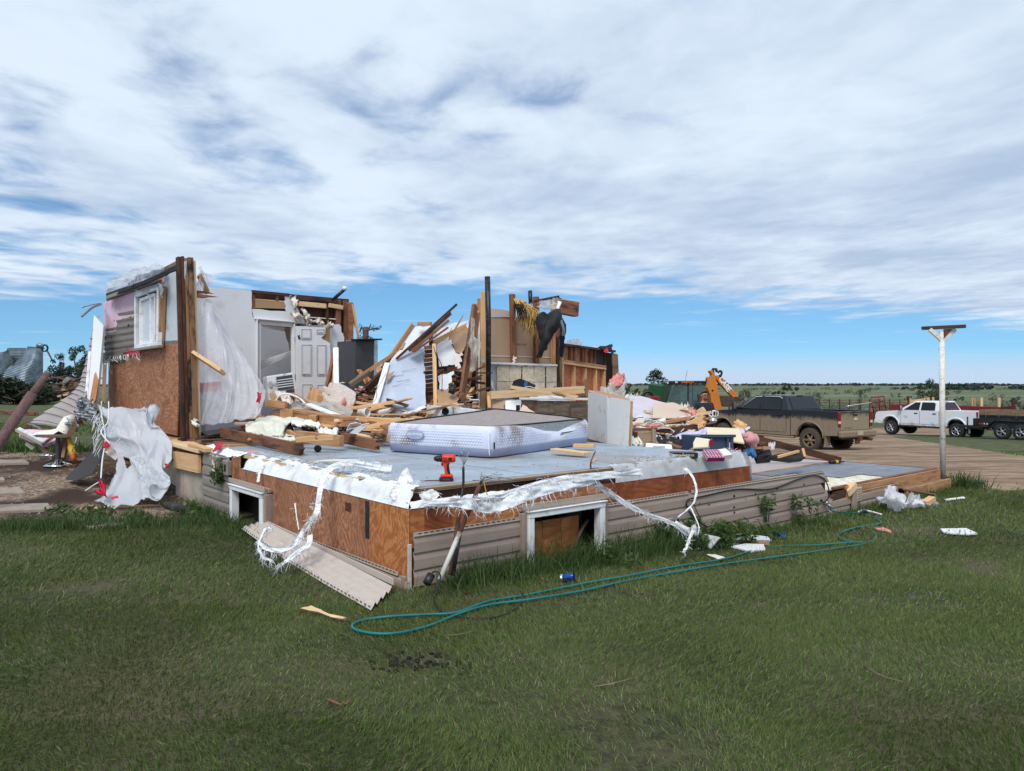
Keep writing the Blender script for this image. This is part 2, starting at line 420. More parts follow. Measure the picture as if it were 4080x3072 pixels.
def plywood(name,a,b,c3,stain=None,k=.55):
    t = NT(name); v = t.co((1,1,1)); w = t.noise(t.co((1.1,3.2,2.4)),1.15,3,.5,.6)
    fr = t.math('FRACT',t.math('MULTIPLY',w,11.0)); lines = t.math('ABSOLUTE',t.math('SUBTRACT',fr,.5))
    c = t.mix(t.rng(lines,.05,.42),a,b); c = t.mix(t.math('MULTIPLY',t.rng(t.noise(t.co((1.4,22,14)),3,5,.6),.42,.7),.6),c,c3)
    c = t.mix(t.math('MULTIPLY',t.rng(t.noise(v,1.7,4,.6),.35,.75),.5),c,c3)
    c = t.mix(t.math('MULTIPLY',t.rng(t.vor(t.co((1,1.6,1)),3.2),.05,.02),.7),c,tuple(q * .3 for q in a))
    if stain:c = t.mix(t.math('MULTIPLY',t.rng(t.noise(t.co((2.2,2.2,.5)),2.0,8,.7),.5,.68),k),c,stain)
    t.bump(lines,.15,.002); t.done(c,.75); return t
plywood('ply_orange',srgb(150,98,68),srgb(184,132,98),srgb(130,82,56),stain=srgb(96,60,42))
plywood('ply_red',srgb(134,70,40),srgb(156,88,52),srgb(112,54,30),stain=srgb(84,42,26))
plywood('ply_pink',srgb(184,108,74),srgb(206,136,100),srgb(160,88,58)); plywood('ply_warm',srgb(164,98,52),srgb(196,134,82),srgb(142,80,42))
def osb(name,a,b,c3):
    t = NT(name); v = t.co((1,1,1)); c = t.mix(t.vor(t.co((9,26,9),rot=(0,0,.5)),1.6,'Color'),a,b); k = t.vor(t.co((22,8,9),rot=(0,0,-.4)),1.7,'Color')
    sx = t.n('ShaderNodeSeparateColor'); t.l(k,sx.inputs[0]); c = t.mix(t.rng(sx.outputs[0],.3,.7),a,b); c = t.mix(t.math('MULTIPLY',t.rng(sx.outputs[1],.62,.8),.7),c,c3)
    t.bump(sx.outputs[2],.4,.004); t.done(c,.8)
osb('osb',srgb(196,146,92),srgb(222,180,128),srgb(140,92,54))
osb('osb_pale',srgb(216,206,184),srgb(232,226,210),srgb(170,150,120))
osb('osb_dark',srgb(136,84,46),srgb(172,116,68),srgb(92,54,32))
def drywall(name,col,dirt,amt=.35,rough=.85):
    t = NT(name); v = t.co(); n = t.noise(v,1.1,5,.6)
    c = t.mix(t.rng(n,.3,.7),tuple(q * .90 for q in col),col); c = t.mix(t.math('MULTIPLY',t.rng(t.noise(v,2.6,9,.72),.54,.7),amt),c,dirt)
    c = t.mix(t.math('MULTIPLY',t.rng(t.noise(t.co((1,1,1)),34,3,.5),.71,.76),amt * 1.6),c,tuple(q * .5 for q in dirt))
    t.bump(t.noise(v,60,3,.5),.08,.003); t.done(c,rough)
drywall('drywall_white',srgb(216,218,222),srgb(150,142,132))
drywall('drywall_blue',srgb(178,188,206),srgb(205,208,212),.5)
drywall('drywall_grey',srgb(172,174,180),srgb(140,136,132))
drywall('paint_white',srgb(226,227,228),srgb(150,140,128),.25,.5)
drywall('cabinet_white',srgb(222,222,220),srgb(140,120,96),.6,.5)
drywall('drywall_tan',srgb(176,148,122),srgb(150,122,98),.25)
drywall('drywall_paper',srgb(168,134,102),srgb(196,172,148),.5)
drywall('drywall_pink',srgb(206,184,168),srgb(176,150,132),.3)
drywall('drywall_lilac',srgb(200,194,204),srgb(176,160,160),.4)
drywall('gypsum',srgb(222,214,204),srgb(176,152,128),.6)
drywall('barn_white',srgb(196,204,208),srgb(120,108,94),.7)
def vinyl(name,col,var=.10):
    t = NT(name); v = t.co((.5,9,9)); n = t.noise(v,3,5,.6); c = t.mix(t.rng(n,.3,.7),tuple(q * (1 - var) for q in col),tuple(q * (1 + var) for q in col))
    c = t.mix(t.math('MULTIPLY',t.rng(t.noise(t.co((.8,3,3)),2,8,.7),.5,.7),.35),c,tuple(q * .62 for q in col)); t.bump(n,.12,.002); t.done(c,.5)
vinyl('siding',srgb(152,136,124)); vinyl('siding_pale',srgb(186,174,164),.05); vinyl('siding_grey',srgb(136,127,118)); vinyl('siding_strip',srgb(172,158,144)); vinyl('siding_back',srgb(52,42,38)); vinyl('shingle_grey',srgb(158,150,146))
plain('white_vinyl',srgb(232,234,236),.4,var=.05,dirt=(srgb(150,144,136),.5,5),bump=.03)
plain('concrete',srgb(172,163,148),.9,var=.16,scale=3,bump=.25,dirt=(srgb(112,102,90),.6,2.4))
plain('slab_concrete',srgb(150,138,126),.9,var=.18,scale=7,bump=.4,bscale=90)
plain('black_hole',(.010,.008,.007),.95,var=.2); plain('black_plastic',(.014,.014,.015),.45); plain('rubber',(.022,.021,.021),.85,var=.3)
plain('black_foam',(.020,.021,.024),.9,var=.3); plain('metal_steel',(.50,.51,.52),.35,.9,dirt=(srgb(120,100,84),.5,4)); plain('chrome',(.75,.76,.78),.12,1.0,var=.03)
plain('metal_rust',srgb(96,62,50),.8,var=.3,scale=14,bump=.3); plain('pipe_black',(.013,.014,.016),.4,dirt=(srgb(120,118,116),.35,9)); plain('pipe_white',srgb(196,194,186),.5,dirt=(srgb(92,62,48),.9,6))
plain('post_rust',srgb(104,80,76),.85,var=.25,scale=22,bump=.35,stretch=(1,1,1)); plain('hose',srgb(20,104,104),.45,var=.25,scale=3); plain('red_cloth',srgb(176,26,46),.8,var=.25); plain('red_tape',srgb(196,28,60),.5,var=.2)
plain('pink_cloth',srgb(206,146,146),.9,var=.14,bump=.15); plain('pink_foil',srgb(204,128,120),.6,var=.3); plain('black_cloth',(.016,.017,.020),.75,var=.4,bump=.15); plain('grey_cloth',srgb(120,122,128),.9)
plain('blanket',srgb(192,180,170),.95,var=.16,scale=30,bump=.5,bscale=70); plain('navy_cloth',srgb(30,36,50),.9,var=.2,scale=20); plain('jeans',srgb(22,23,29),.9); plain('blue_cloth',srgb(46,92,140),.9,var=.3); plain('brown_cloth',srgb(66,44,36),.9,var=.4); plain('lilac_cloth',srgb(206,200,226),.85,var=.1,dirt=(srgb(110,90,150),.6,14)); plain('white_cloth',srgb(224,225,232),.9,var=.06,bump=.1)
plain('mattress_white',srgb(204,209,228),.85,var=.05,scale=3,bump=.15,bscale=120,dirt=(srgb(120,100,82),.75,1.9)); plain('mattress_band',srgb(160,166,192),.85,var=.06); plain('mattress_dot',srgb(238,240,248),.8,var=.03); plain('mattress_label',srgb(170,176,200),.7); plain('mattress_base',srgb(150,141,138),.95,var=.14,scale=7,stretch=(1,6,1),bump=.2); plain('mattress_mesh',srgb(150,156,158),.9,var=.25,scale=40,bump=.3)
def floorpaint():
    t = NT('floor_blue'); v = t.co(rnd=False); n = t.noise(v,1.3,8,.65); a = srgb(140,152,162); b = srgb(166,179,192)
    c = t.mix(t.rng(n,.3,.7),a,b); c = t.mix(t.math('MULTIPLY',t.rng(t.noise(v,.55,7,.66,.4),.44,.64),.95),c,srgb(136,128,118)); c = t.mix(t.math('MULTIPLY',t.rng(t.noise(v,5.5,8,.72),.56,.68),.6),c,srgb(112,104,94))
    c = t.mix(t.math('MULTIPLY',t.rng(t.noise(t.co((.6,4,1),rnd=False),4,6,.7),.66,.72),.8),c,srgb(214,216,216))
    t.bump(n,.15,.004); t.done(c,t.rng(n,.35,.65,.42,.7),spec=.4)
floorpaint()
plain('vinyl_floor',srgb(176,164,162),.55,var=.12,scale=3,stretch=(1,7,1),dirt=(srgb(128,112,104),.6,3)); plain('tile_slate',srgb(112,118,128),.5,var=.12,scale=2.5,dirt=(srgb(156,150,146),.5,3))
def tilemat():
    t = NT('bath_tile'); v = t.co(); n = t.noise(v,5,6,.6,1.0); c = t.mix(t.rng(n,.3,.7),srgb(204,188,162),srgb(222,208,184)); k = t.math('ABSOLUTE',t.math('SUBTRACT',t.noise(v,7,5,.6,1.5),.5))
    c = t.mix(t.math('MULTIPLY',t.rng(k,.03,.0),.8),c,srgb(150,122,98)); t.done(c,.35)
tilemat()
def backboard():
    t = NT('tub_apron'); v = t.co(); n = t.noise(t.co((1,9,9)),1.7,7,.7,.6); c = t.mix(t.rng(n,.35,.6),srgb(84,72,58),srgb(122,112,98)); c = t.mix(t.math('MULTIPLY',t.rng(t.noise(v,1.6,6,.6),.5,.62),.9),c,srgb(96,62,34)); t.done(c,.85)
backboard()
plain('ceramic_white',srgb(232,233,235),.25,var=.03); plain('appliance_white',srgb(222,222,222),.4,var=.05,dirt=(srgb(120,100,84),.7,5)); plain('fridge_grey',srgb(74,74,78),.4,.3,var=.08)
plain('carpet_edge',srgb(120,118,108),.95,var=.3,scale=60); plain('cardboard',srgb(150,112,78),.85,var=.1); plain('cream_board',srgb(222,208,176),.6,var=.05,dirt=(srgb(176,156,122),.4,3))
plain('insulation_white',srgb(226,226,216),1.0,var=.1,scale=9,bump=.6,bscale=30); plain('insulation_green',srgb(212,212,196),1.0,var=.12,scale=7,bump=.6,bscale=30); plain('insulation_yellow',srgb(206,184,84),1.0,var=.2,bump=.6); plain('insulation_pink',srgb(216,148,140),1.0,var=.2,scale=10,bump=.5)
plain('straw_hair',srgb(196,160,92),.8,var=.35,scale=12); plain('dark_hair',srgb(46,34,32),.8,var=.3)
def film(name,col,alpha,var=.25,rough=.25):
    t = NT(name); v = t.co(); n = t.noise(v,5,6,.6,.6); tr = t.n('ShaderNodeBsdfTransparent'); tl = t.n('ShaderNodeBsdfTranslucent'); tl.inputs[0].default_value = (*col,1); t.done(col,rough,spec=.6)
    ad = t.n('ShaderNodeMixShader'); ad.inputs[0].default_value = .4; t.l(t.b.outputs[0],ad.inputs[1]); t.l(tl.outputs[0],ad.inputs[2])
    mx = t.n('ShaderNodeMixShader'); t.l(t.rng(n,.3,.7,alpha - var * .5,alpha + var * .5),mx.inputs[0]); t.l(tr.outputs[0],mx.inputs[1]); t.l(ad.outputs[0],mx.inputs[2]); t.l(mx.outputs[0],t.out.inputs[0])
film('plastic_film',srgb(232,232,238),.52,.22); film('plastic_bag',srgb(246,246,250),.74,.4); film('wrap_thin',srgb(226,228,234),.86,.1,.5); film('film_milky',srgb(222,218,210),.6,.3); film('black_film',srgb(40,42,46),.95,.05,.2)
film('wrap_tarp',srgb(226,231,238),.97,.04,.4); film('wrap_film',srgb(232,236,240),.80,.25,.35); plain('house_wrap',srgb(230,233,237),.5,var=.05,scale=9,bump=.3,bscale=26,dirt=(srgb(164,152,136),.45,4)); plain('wrap_ink',srgb(182,192,200),.6,var=.1); plain('foam_pink',srgb(222,188,206),.8,var=.06,dirt=(srgb(184,150,164),.5,5)); plain('ink_grey',srgb(120,104,118),.8); plain('ink_black',srgb(46,42,44),.8); plain('foil_white',srgb(196,204,206),.4,dirt=(srgb(120,110,98),.4,5))
def torn():
    t = NT('torn_lining'); v = t.co((2,2,9)); n = t.noise(v,6,5,.7,.8); t.done(t.mix(t.rng(n,.48,.56),(.02,.025,.03),srgb(176,182,186)),.4)
torn()
def glass(name,col,rough=.04,alpha=.75):
    t = NT(name); t.done(col,rough,spec=.5); tr = t.n('ShaderNodeBsdfTransparent'); tr.inputs[0].default_value = (.75,.86,.88,1); mx = t.n('ShaderNodeMixShader'); mx.inputs[0].default_value = alpha; t.l(tr.outputs[0],mx.inputs[1]); t.l(t.b.outputs[0],mx.inputs[2]); t.l(mx.outputs[0],t.out.inputs[0])
glass('glass_dark',(.008,.009,.010),rough=.08,alpha=.97); glass('glass_clear',(.20,.27,.28),alpha=.22); plain('window_pane',srgb(206,208,212),.2,var=.06)
def muddy(name,paint,mud,lo,hi,rough=.3,am=1.0):
    t = NT(name); tc = t.n('ShaderNodeTexCoord').outputs['Object']; sx = t.n('ShaderNodeSeparateXYZ'); t.l(tc,sx.inputs[0]); mp = t.n('ShaderNodeMapping'); t.l(tc,mp.inputs[0]); n = t.noise(mp.outputs[0],2.1,8,.65,.4); mp2 = t.n('ShaderNodeMapping'); t.l(tc,mp2.inputs[0]); mp2.inputs['Scale'].default_value = (3,3,.6); n2 = t.noise(mp2.outputs[0],7,6,.7)
    h = t.math('ADD',sx.outputs[2],t.math('MULTIPLY',t.math('SUBTRACT',n,.5),am)); h = t.math('ADD',h,t.math('MULTIPLY',t.math('SUBTRACT',n2,.5),.35)); f = t.rng(h,hi,lo)
    c = t.mix(f,paint,t.mix(t.rng(n2,.3,.7),tuple(q * .8 for q in mud),mud)); t.done(c,t.rng(h,hi,lo,rough,.85),spec=.5)
muddy('truck_mud',(.012,.014,.020),srgb(140,124,104),1.06,1.22,am=.45); muddy('truck_white',srgb(222,224,230),srgb(150,140,128),.30,.72); muddy('mud_all',srgb(110,98,82),srgb(138,122,102),.6,1.6,.7); muddy('mud_tail',(.02,.022,.026),srgb(150,136,112),1.16,1.52); muddy('tyre_mud',(.025,.024,.023),srgb(80,70,60),.0,.45,.85)
plain('tyre',(.022,.022,.023),.85,var=.3,bump=.4,bscale=60); plain('rim_mud',srgb(126,110,88),.7,.2,var=.25); plain('rim_alloy',(.42,.42,.44),.3,.9,var=.2); plain('tail_red',srgb(120,20,26),.2,var=.1); plain('tail_amber',srgb(190,92,30),.25); plain('tail_clear',srgb(196,180,172),.25); plain('plate',srgb(176,164,140),.6); plain('decal_red',srgb(170,36,36),.6); plain('decal_grey',srgb(120,120,118),.5)
plain('case_orange',srgb(198,118,42),.55,var=.10,scale=3,dirt=(srgb(132,88,50),.6,3)); plain('case_black',(.018,.018,.019),.6,dirt=(srgb(88,78,66),.4,4)); plain('case_bucket',srgb(74,64,54),.9,var=.3,bump=.4); plain('decal_white',srgb(222,222,220),.5); plain('green_metal',srgb(28,76,44),.5,var=.12); plain('red_metal',srgb(120,26,34),.6,var=.2,dirt=(srgb(86,30,32),.5,3)); plain('red_faded',srgb(112,38,48),.8,var=.2,scale=3); plain('trailer_black',(.016,.018,.021),.45,dirt=(srgb(96,88,78),.25,3)); plain('yellow_pipe',srgb(196,160,48),.6,var=.15); plain('orange_pipe',srgb(190,84,50),.7)
plain('skin',srgb(190,132,112),.6,var=.06); plain('hair_brown',srgb(92,70,56),.85,var=.3,scale=40); plain('shirt_navy',srgb(34,37,50),.85,var=.15); plain('lens_black',(.01,.01,.01),.3)
plain('drill_orange',srgb(214,62,32),.45,var=.04); plain('book_dark',srgb(30,34,42),.4); plain('paper',srgb(214,204,178),.9,var=.06,stretch=(1,1,30)); plain('book_white',srgb(222,218,210),.7); plain('book_purple',srgb(126,36,84),.6); plain('book_pink',srgb(226,190,206),.6); plain('tub_blue',srgb(58,72,94),.5,var=.06); plain('gold_ink',srgb(206,196,160),.5); plain('bar_white',srgb(226,222,212),.5,var=.05); plain('can_blue',srgb(40,70,140),.3,.4); plain('aluminium',(.6,.61,.62),.3,.9)
plain('pebble',srgb(140,122,106),.85,var=.35,scale=1.0); plain('bark',srgb(78,66,56),.95,var=.3,scale=14,bump=.6,stretch=(1,1,.3)); plain('dead_wood',srgb(92,74,62),.95,var=.3,scale=10,bump=.4)
def ribbed():
    t = NT('bin_metal'); v = t.co(); n = t.noise(v,1.2,6,.6); t.done(t.mix(t.rng(n,.3,.7),srgb(104,118,130),srgb(150,164,174)),.42,.55)
ribbed()
def leafmat(name,a,b,c3,tr=.35):
    t = NT(name); k = t.attr('tint'); c = t.mix(t.rng(k,0,.6,smooth=False),a,b); c = t.mix(t.rng(k,.6,1.0,smooth=False),c,c3); t.done(c,.6,spec=.3)
    tl = t.n('ShaderNodeBsdfTranslucent'); t.l(c,tl.inputs[0]); mx = t.n('ShaderNodeMixShader'); mx.inputs[0].default_value = tr; t.l(t.b.outputs[0],mx.inputs[1]); t.l(tl.outputs[0],mx.inputs[2]); t.l(mx.outputs[0],t.out.inputs[0])
leafmat('leaf',(.030,.052,.018),(.055,.090,.030),(.10,.14,.055)); leafmat('leaf_dark',(.018,.032,.016),(.032,.050,.024),(.06,.075,.04)); leafmat('leaf_grey',(.07,.09,.06),(.11,.13,.09),(.16,.18,.13)); leafmat('weed',(.036,.075,.018),(.075,.135,.036),(.17,.22,.075),.35); leafmat('conifer',(.014,.024,.014),(.028,.042,.022),(.05,.05,.032),.15); leafmat('far_wood',(.020,.030,.030),(.028,.042,.038),(.04,.055,.045),.1)  # far_wood: the blue haze of distance is put into its leaf colours
leafmat('grass',(.068,.108,.024),(.132,.184,.048),(.27,.26,.115),.28)
def ground():
    t = NT('ground'); tc = t.n('ShaderNodeTexCoord').outputs['Object']; mp = t.n('ShaderNodeMapping'); t.l(tc,mp.inputs[0]); v = mp.outputs[0]
    sx = t.n('ShaderNodeSeparateXYZ'); t.l(tc,sx.inputs[0])
    n1 = t.noise(v,.7,7,.62); n2 = t.noise(v,14,7,.7); n3 = t.noise(v,70,5,.6)
    # lawn soil and thatch
    soil = t.mix(t.rng(n2,.35,.68),(.030,.030,.016),(.080,.086,.042)); soil = t.mix(t.math('MULTIPLY',t.rng(n1,.42,.62),.8),soil,(.105,.086,.056))
    # prairie farther out
    vf = t.n('ShaderNodeMapping'); t.l(tc,vf.inputs[0]); vf.inputs['Scale'].default_value = (.25,1,1); f1 = t.noise(vf.outputs[0],.03,6,.62,.3); f2 = t.noise(vf.outputs[0],.55,6,.7)
    fld = t.mix(t.rng(f1,.38,.60),(.088,.112,.046),(.160,.175,.112)); fld = t.mix(t.math('MULTIPLY',t.rng(f2,.45,.66),.5),fld,(.045,.066,.028)); fld = t.mix(t.rng(f1,.58,.68),fld,(.20,.20,.135))
    c = t.mix(t.rng(sx.outputs[1],22,40),soil,fld)
    yard = t.mix(t.rng(t.noise(v,2.4,8,.7),.36,.62),(.050,.062,.024),(.104,.112,.055)); c = t.mix(t.math('MULTIPLY',t.rng(sx.outputs[1],12,20),t.rng(sx.outputs[1],90,60)),c,yard)
    # dirt yard
    vd = t.n('ShaderNodeMapping'); t.l(tc,vd.inputs[0]); vd.inputs['Rotation'].default_value = (0,0,rad(-38)); vd.inputs['Scale'].default_value = (.30,1.0,1); d1 = t.noise(vd.outputs[0],1.3,9,.70,.9); d2 = t.noise(v,3.2,8,.7)
    dirt = t.mix(t.rng(d1,.36,.62),srgb(100,81,64),srgb(156,133,110)); dirt = t.mix(t.math('MULTIPLY',t.rng(d2,.5,.68),.6),dirt,srgb(104,82,62)); dirt = t.mix(t.math('MULTIPLY',t.rng(n3,.5,.7),.4),dirt,srgb(196,176,152))
    a = t.math('ADD',t.attr('dirt'),t.math('MULTIPLY',t.math('SUBTRACT',t.noise(v,1.1,7,.68),.5),.9)); c = t.mix(t.rng(a,.42,.58),c,dirt)
    # gravel
    vo = t.vor(v,26,'Color'); se = t.n('ShaderNodeSeparateColor'); t.l(vo,se.inputs[0]); grv = t.mix(se.outputs[0],srgb(92,76,64),srgb(164,146,128)); grv = t.mix(t.rng(t.noise(v,.55,6,.62),.42,.56),grv,srgb(66,52,44))
    a2 = t.math('ADD',t.attr('gravel'),t.math('MULTIPLY',t.math('SUBTRACT',t.noise(v,2.0,6,.65),.5),.6)); c = t.mix(t.rng(a2,.42,.58),c,grv)
    t.bump(t.math('ADD',t.math('MULTIPLY',n2,1.0),t.math('MULTIPLY',d1,.6)),.5,.03); t.done(c,.95,spec=.15)
ground()
# ------------------------------------------------------------------ terrain
def dirt_at(x,y):
    s,t = st((x,y)); e = max(-.9,2.27 + .65 * (t - 22.5))
    a = ss(s - e,-1.2,1.2) * ss(t,9.9,11.0)
    b = ss(s,12.0,14.0) * ss(t,2,5)
    return max(a,b) * (1 - ss(y,46,60)) * ss(x,-1,4)
def gravel_at(x,y):
    s,t = st((x,y)); return ss(y,7.9,8.8) * (1 - ss(y,13.4,14.6)) * (1 - ss(t,-.1,.4)) * ss(x,-16,-13)
def terrain():
    th = [rad(-62 + 124 * i / 260) for i in range(261)]; rs = [1.0]
    while rs[-1] < 9000:rs.append(rs[-1] * (1.028 if rs[-1] < 60 else 1.075))
    vs,fs,A,B = [],[],[],[]
    for r in rs:
        for a in th:
            x,y = r * math.sin(a),r * math.cos(a) - .6; vs.append((x,y,zg(x,y))); A.append(dirt_at(x,y)); B.append(gravel_at(x,y))
    k = len(th); fs = [(i * k + j,i * k + j + 1,(i + 1) * k + j + 1,(i + 1) * k + j) for i in range(len(rs) - 1) for j in range(k - 1)]
    m = MB(); m.v = vs; m.f = fs; m.sm = [True] * len(fs); o = m.obj('ground','ground'); o['kind'] = 'structure'
    for nm,d in (('dirt',A),('gravel',B)):
        at = o.data.attributes.new(nm,'FLOAT','POINT'); at.data.foreach_set('value',np.array(d,dtype=np.float32))
terrain()

# ------------------------------------------------------------------ leaves and blades
RNG = np.random.default_rng(5)
def sines(x,y,f,seed):
    r = np.random.default_rng(seed); o = np.zeros_like(x)
    for k in range(7):
        a,ph,q = r.uniform(0,6.28),r.uniform(0,6.28),f * r.uniform(.5,2.2); o += np.sin((x * np.cos(a) + y * np.sin(a)) * q + ph + 1.5 * np.sin(y * q * .6 + ph * 2))
    return o / 7
def blades(x,y,z,h,w,lean,tint,az=None):
    n = len(x); az = RNG.uniform(0,6.283,n) if az is None else az; fc = RNG.uniform(0,6.283,n)
    dx,dy = np.cos(az),np.sin(az); wx,wy = np.cos(fc) * w * .5,np.sin(fc) * w * .5
    l1,l2 = lean * h * .38,lean * h; h1,h2 = h * .6,h * np.sqrt(np.clip(1 - (lean * .8) ** 2,.06,1))
    v = np.empty((n,5,3),np.float32)
    v[:,0] = np.stack([x - wx,y - wy,z],1); v[:,1] = np.stack([x + wx,y + wy,z],1)
    v[:,2] = np.stack([x + dx * l1 - wx * .8,y + dy * l1 - wy * .8,z + h1 * h2 / h],1); v[:,3] = np.stack([x + dx * l1 + wx * .8,y + dy * l1 + wy * .8,z + h1 * h2 / h],1)
    v[:,4] = np.stack([x + dx * l2,y + dy * l2,z + h2],1)
    b = (np.arange(n) * 5)[:,None]; f = np.concatenate([b + np.array([[0,1,3]]),b + np.array([[0,3,2]]),b + np.array([[2,3,4]])],0)
    return v.reshape(-1,3),f,np.repeat(tint,5)
def join(parts):
    vs,fs,ts,o = [],[],[],0
    for v,f,t in parts:vs.append(v); fs.append(f + o); ts.append(t); o += len(v)
    return np.concatenate(vs),np.concatenate(fs),np.concatenate(ts)
def leaves(cen,radi,n,size,squash=1.0,long=1.0,droop=0.0,rng=None):
    """n leaf faces through a set of clumps (centre, radius); returns vertices, triangles, tint."""
    rng = rng or RNG; cen = np.asarray(cen,float); radi = np.asarray(radi,float); w = radi ** 2; pick = rng.choice(len(cen),n,p=w / w.sum())
    d = rng.normal(size=(n,3)); d /= np.linalg.norm(d,axis=1)[:,None]; r = rng.uniform(.15,1,n) ** .45
    c = cen[pick] + d * (radi[pick] * r)[:,None] * np.array([1,1,squash])
    a = rng.normal(size=(n,3)); a[:,2] -= droop; a /= np.linalg.norm(a,axis=1)[:,None]; b = np.cross(a,rng.normal(size=(n,3))); b /= np.linalg.norm(b,axis=1)[:,None]
    sz = size * rng.uniform(.55,1.35,n); A = a * (sz * long)[:,None]; B = b * sz[:,None] * .5
    v = np.stack([c - A * .5,c + B * .55,c + A * .5,c - B * .55],1)
    i = (np.arange(n) * 4)[:,None]; f = np.concatenate([i + np.array([[0,1,2]]),i + np.array([[0,2,3]])],0)
    clump = rng.uniform(0,.55,len(cen)); t = np.clip(clump[pick] + rng.uniform(-.1,.45,n),0,1)
    return v.reshape(-1,3),f,np.repeat(t,4)
def zgv(x,y):return np.array([zg(a,b) for a,b in zip(x,y)],np.float32)

# ------------------------------------------------------------------ lawn
def lawn():
    parts = []
    for d0,d1,dens,h,w in ((1.9,3.4,10500,.042,.0034),(3.4,5.2,7200,.042,.0040),(5.2,8.0,3300,.046,.0056),(8,13,1050,.060,.010),(13,24,210,.08,.024)):
        n = int(dens * (.71 * (d1 ** 2 - d0 ** 2) + 4 * (d1 - d0))); y = np.sqrt(RNG.uniform(d0 ** 2,d1 ** 2,n)); x = RNG.uniform(-1,1,n) * (.71 * y + 2)
        rx,ry = x - HC.x,y - HC.y; s = rx * HU.x + ry * HU.y; t = rx * HV.x + ry * HV.y
        ok = ~((s > -.03) & (t > -.05) & (t < 10.25) & (s < 16))
        e = np.maximum(-.9,2.27 + .65 * (t - 22.5)); jit = sines(x,y,1.1,9) * .9 + RNG.normal(0,.35,n)
        ok &= ~((s + jit * .6 > e) & (t > 10.4 + jit * .4) & (x > 2))
        ok &= ~((y + jit * .25 > 8.35) & (y + jit * .25 < 14.0) & (t < .3) & (x > -14.5))
        qd = [onT(1055,2080,-.03),P(1568,2345,5.45),G(1478,2432),P(962,2106,7.65)]; inq = np.ones(n,bool)          # under the loose siding
        for a,b in zip(qd,qd[1:] + qd[:1]):inq &= ((b.x - a.x) * (y - a.y) - (b.y - a.y) * (x - a.x)) < 0
        ok &= ~inq; bare = sines(x,y,1.9,3) + .5 * sines(x,y,4.5,4)          # worn spots
        ok &= (RNG.uniform(0,1,n) < np.clip(1.12 - np.clip(bare - .22,0,1) * 2.0,.2,1))
        hole = (x + .48) ** 2 + ((y - 4.13) * 1.6) ** 2 < .028; ok &= ~(hole & (RNG.uniform(0,1,n) < .85))
        x,y,s,t = x[ok],y[ok],s[ok],t[ok]; n = len(x); lush = sines(x,y,1.3,11) + .6 * sines(x,y,3.5,12)
        hh = h * RNG.uniform(.5,1.25,n) * (1 + .35 * lush); hh = np.clip(hh,.015,.13)
        straw = RNG.uniform(0,1,n) < np.clip(.15 - .22 * lush + .28 * np.clip(bare[ok] - .10,0,1),.03,.5); tint = np.clip(.30 + .22 * lush + RNG.uniform(-.28,.28,n),0,.62); tint[straw] = RNG.uniform(.62,1.0,straw.sum())
        lean = np.clip(RNG.uniform(.15,1.05,n),0,1.05); lean[straw] = RNG.uniform(.9,1.15,straw.sum())
        az = sines(x,y,1.0,21) * 5 + RNG.normal(0,.9,n)
        parts.append(blades(x,y,zgv(x,y) - .004,hh,w * RNG.uniform(.7,1.4,n),lean,tint,az))
    v,f,t = join(parts); o = npmesh('lawn_grass',v,f,'grass',t); tag(o,'mown green lawn with straw patches in front of the wrecked house','grass',kind='stuff')
    # tall grass along the foot of the walls and round the posts
    parts = []
    def clump(a,b,n,h,spread,w=.007):
        k = RNG.uniform(0,1,n); x = a.x + (b.x - a.x) * k + RNG.normal(0,spread,n); y = a.y + (b.y - a.y) * k + RNG.normal(0,spread,n); s = (x - HC.x) * HU.x + (y - HC.y) * HU.y; t = (x - HC.x) * HV.x + (y - HC.y) * HV.y
        ok = ~((s > -.06) & (t > -.06) & (t < 10.25) & (s < 16)); x,y = x[ok],y[ok]; n = len(x)
        parts.append(blades(x,y,zgv(x,y) - .01,h * RNG.uniform(.35,1.15,n),w * RNG.uniform(.6,1.4,n),np.clip(RNG.normal(.5,.28,n),.05,1.0),np.where(RNG.uniform(0,1,n) < .08,.85,RNG.uniform(.05,.6,n))))
    clump(H(-.22,.15),H(-.25,1.4),900,.22,.14,.006); clump(H(-.2,1.2),H(-.25,3.4),1900,.30,.15,.006); clump(H(-.2,3.0),H(-.2,5.0),600,.20,.13,.006); clump(H(-.25,5),H(-.2,8.2),800,.15,.15); clump(H(-.3,8),H(-.2,10.2),600,.15,.14)
    clump(H(.05,10.4),H(-.45,10.6),520,.32,.10,.009); clump(H(-.15,.3),H(-.2,1.0),500,.24,.1,.006)
    clump(H(2.75,-.18),H(4.9,-.15),1500,.17,.14); clump(G(0,2105),G(560,2095),2200,.16,.16); clump(G(560,2095),G(880,2090),900,.12,.14); clump(G(0,1790),G(340,1800),700,.25,.3,.02); clump(G(-300,1775),G(120,1790),600,.22,.35,.02)
    clump(P(3480,1680,62),P(3560,1665,66),700,.9,1.2,.06)
    v,f,t = join(parts); o = npmesh('tall_grass',v,f,'weed',t); tag(o,'tall uncut grass growing along the foot of the house','grass',kind='stuff')
lawn()
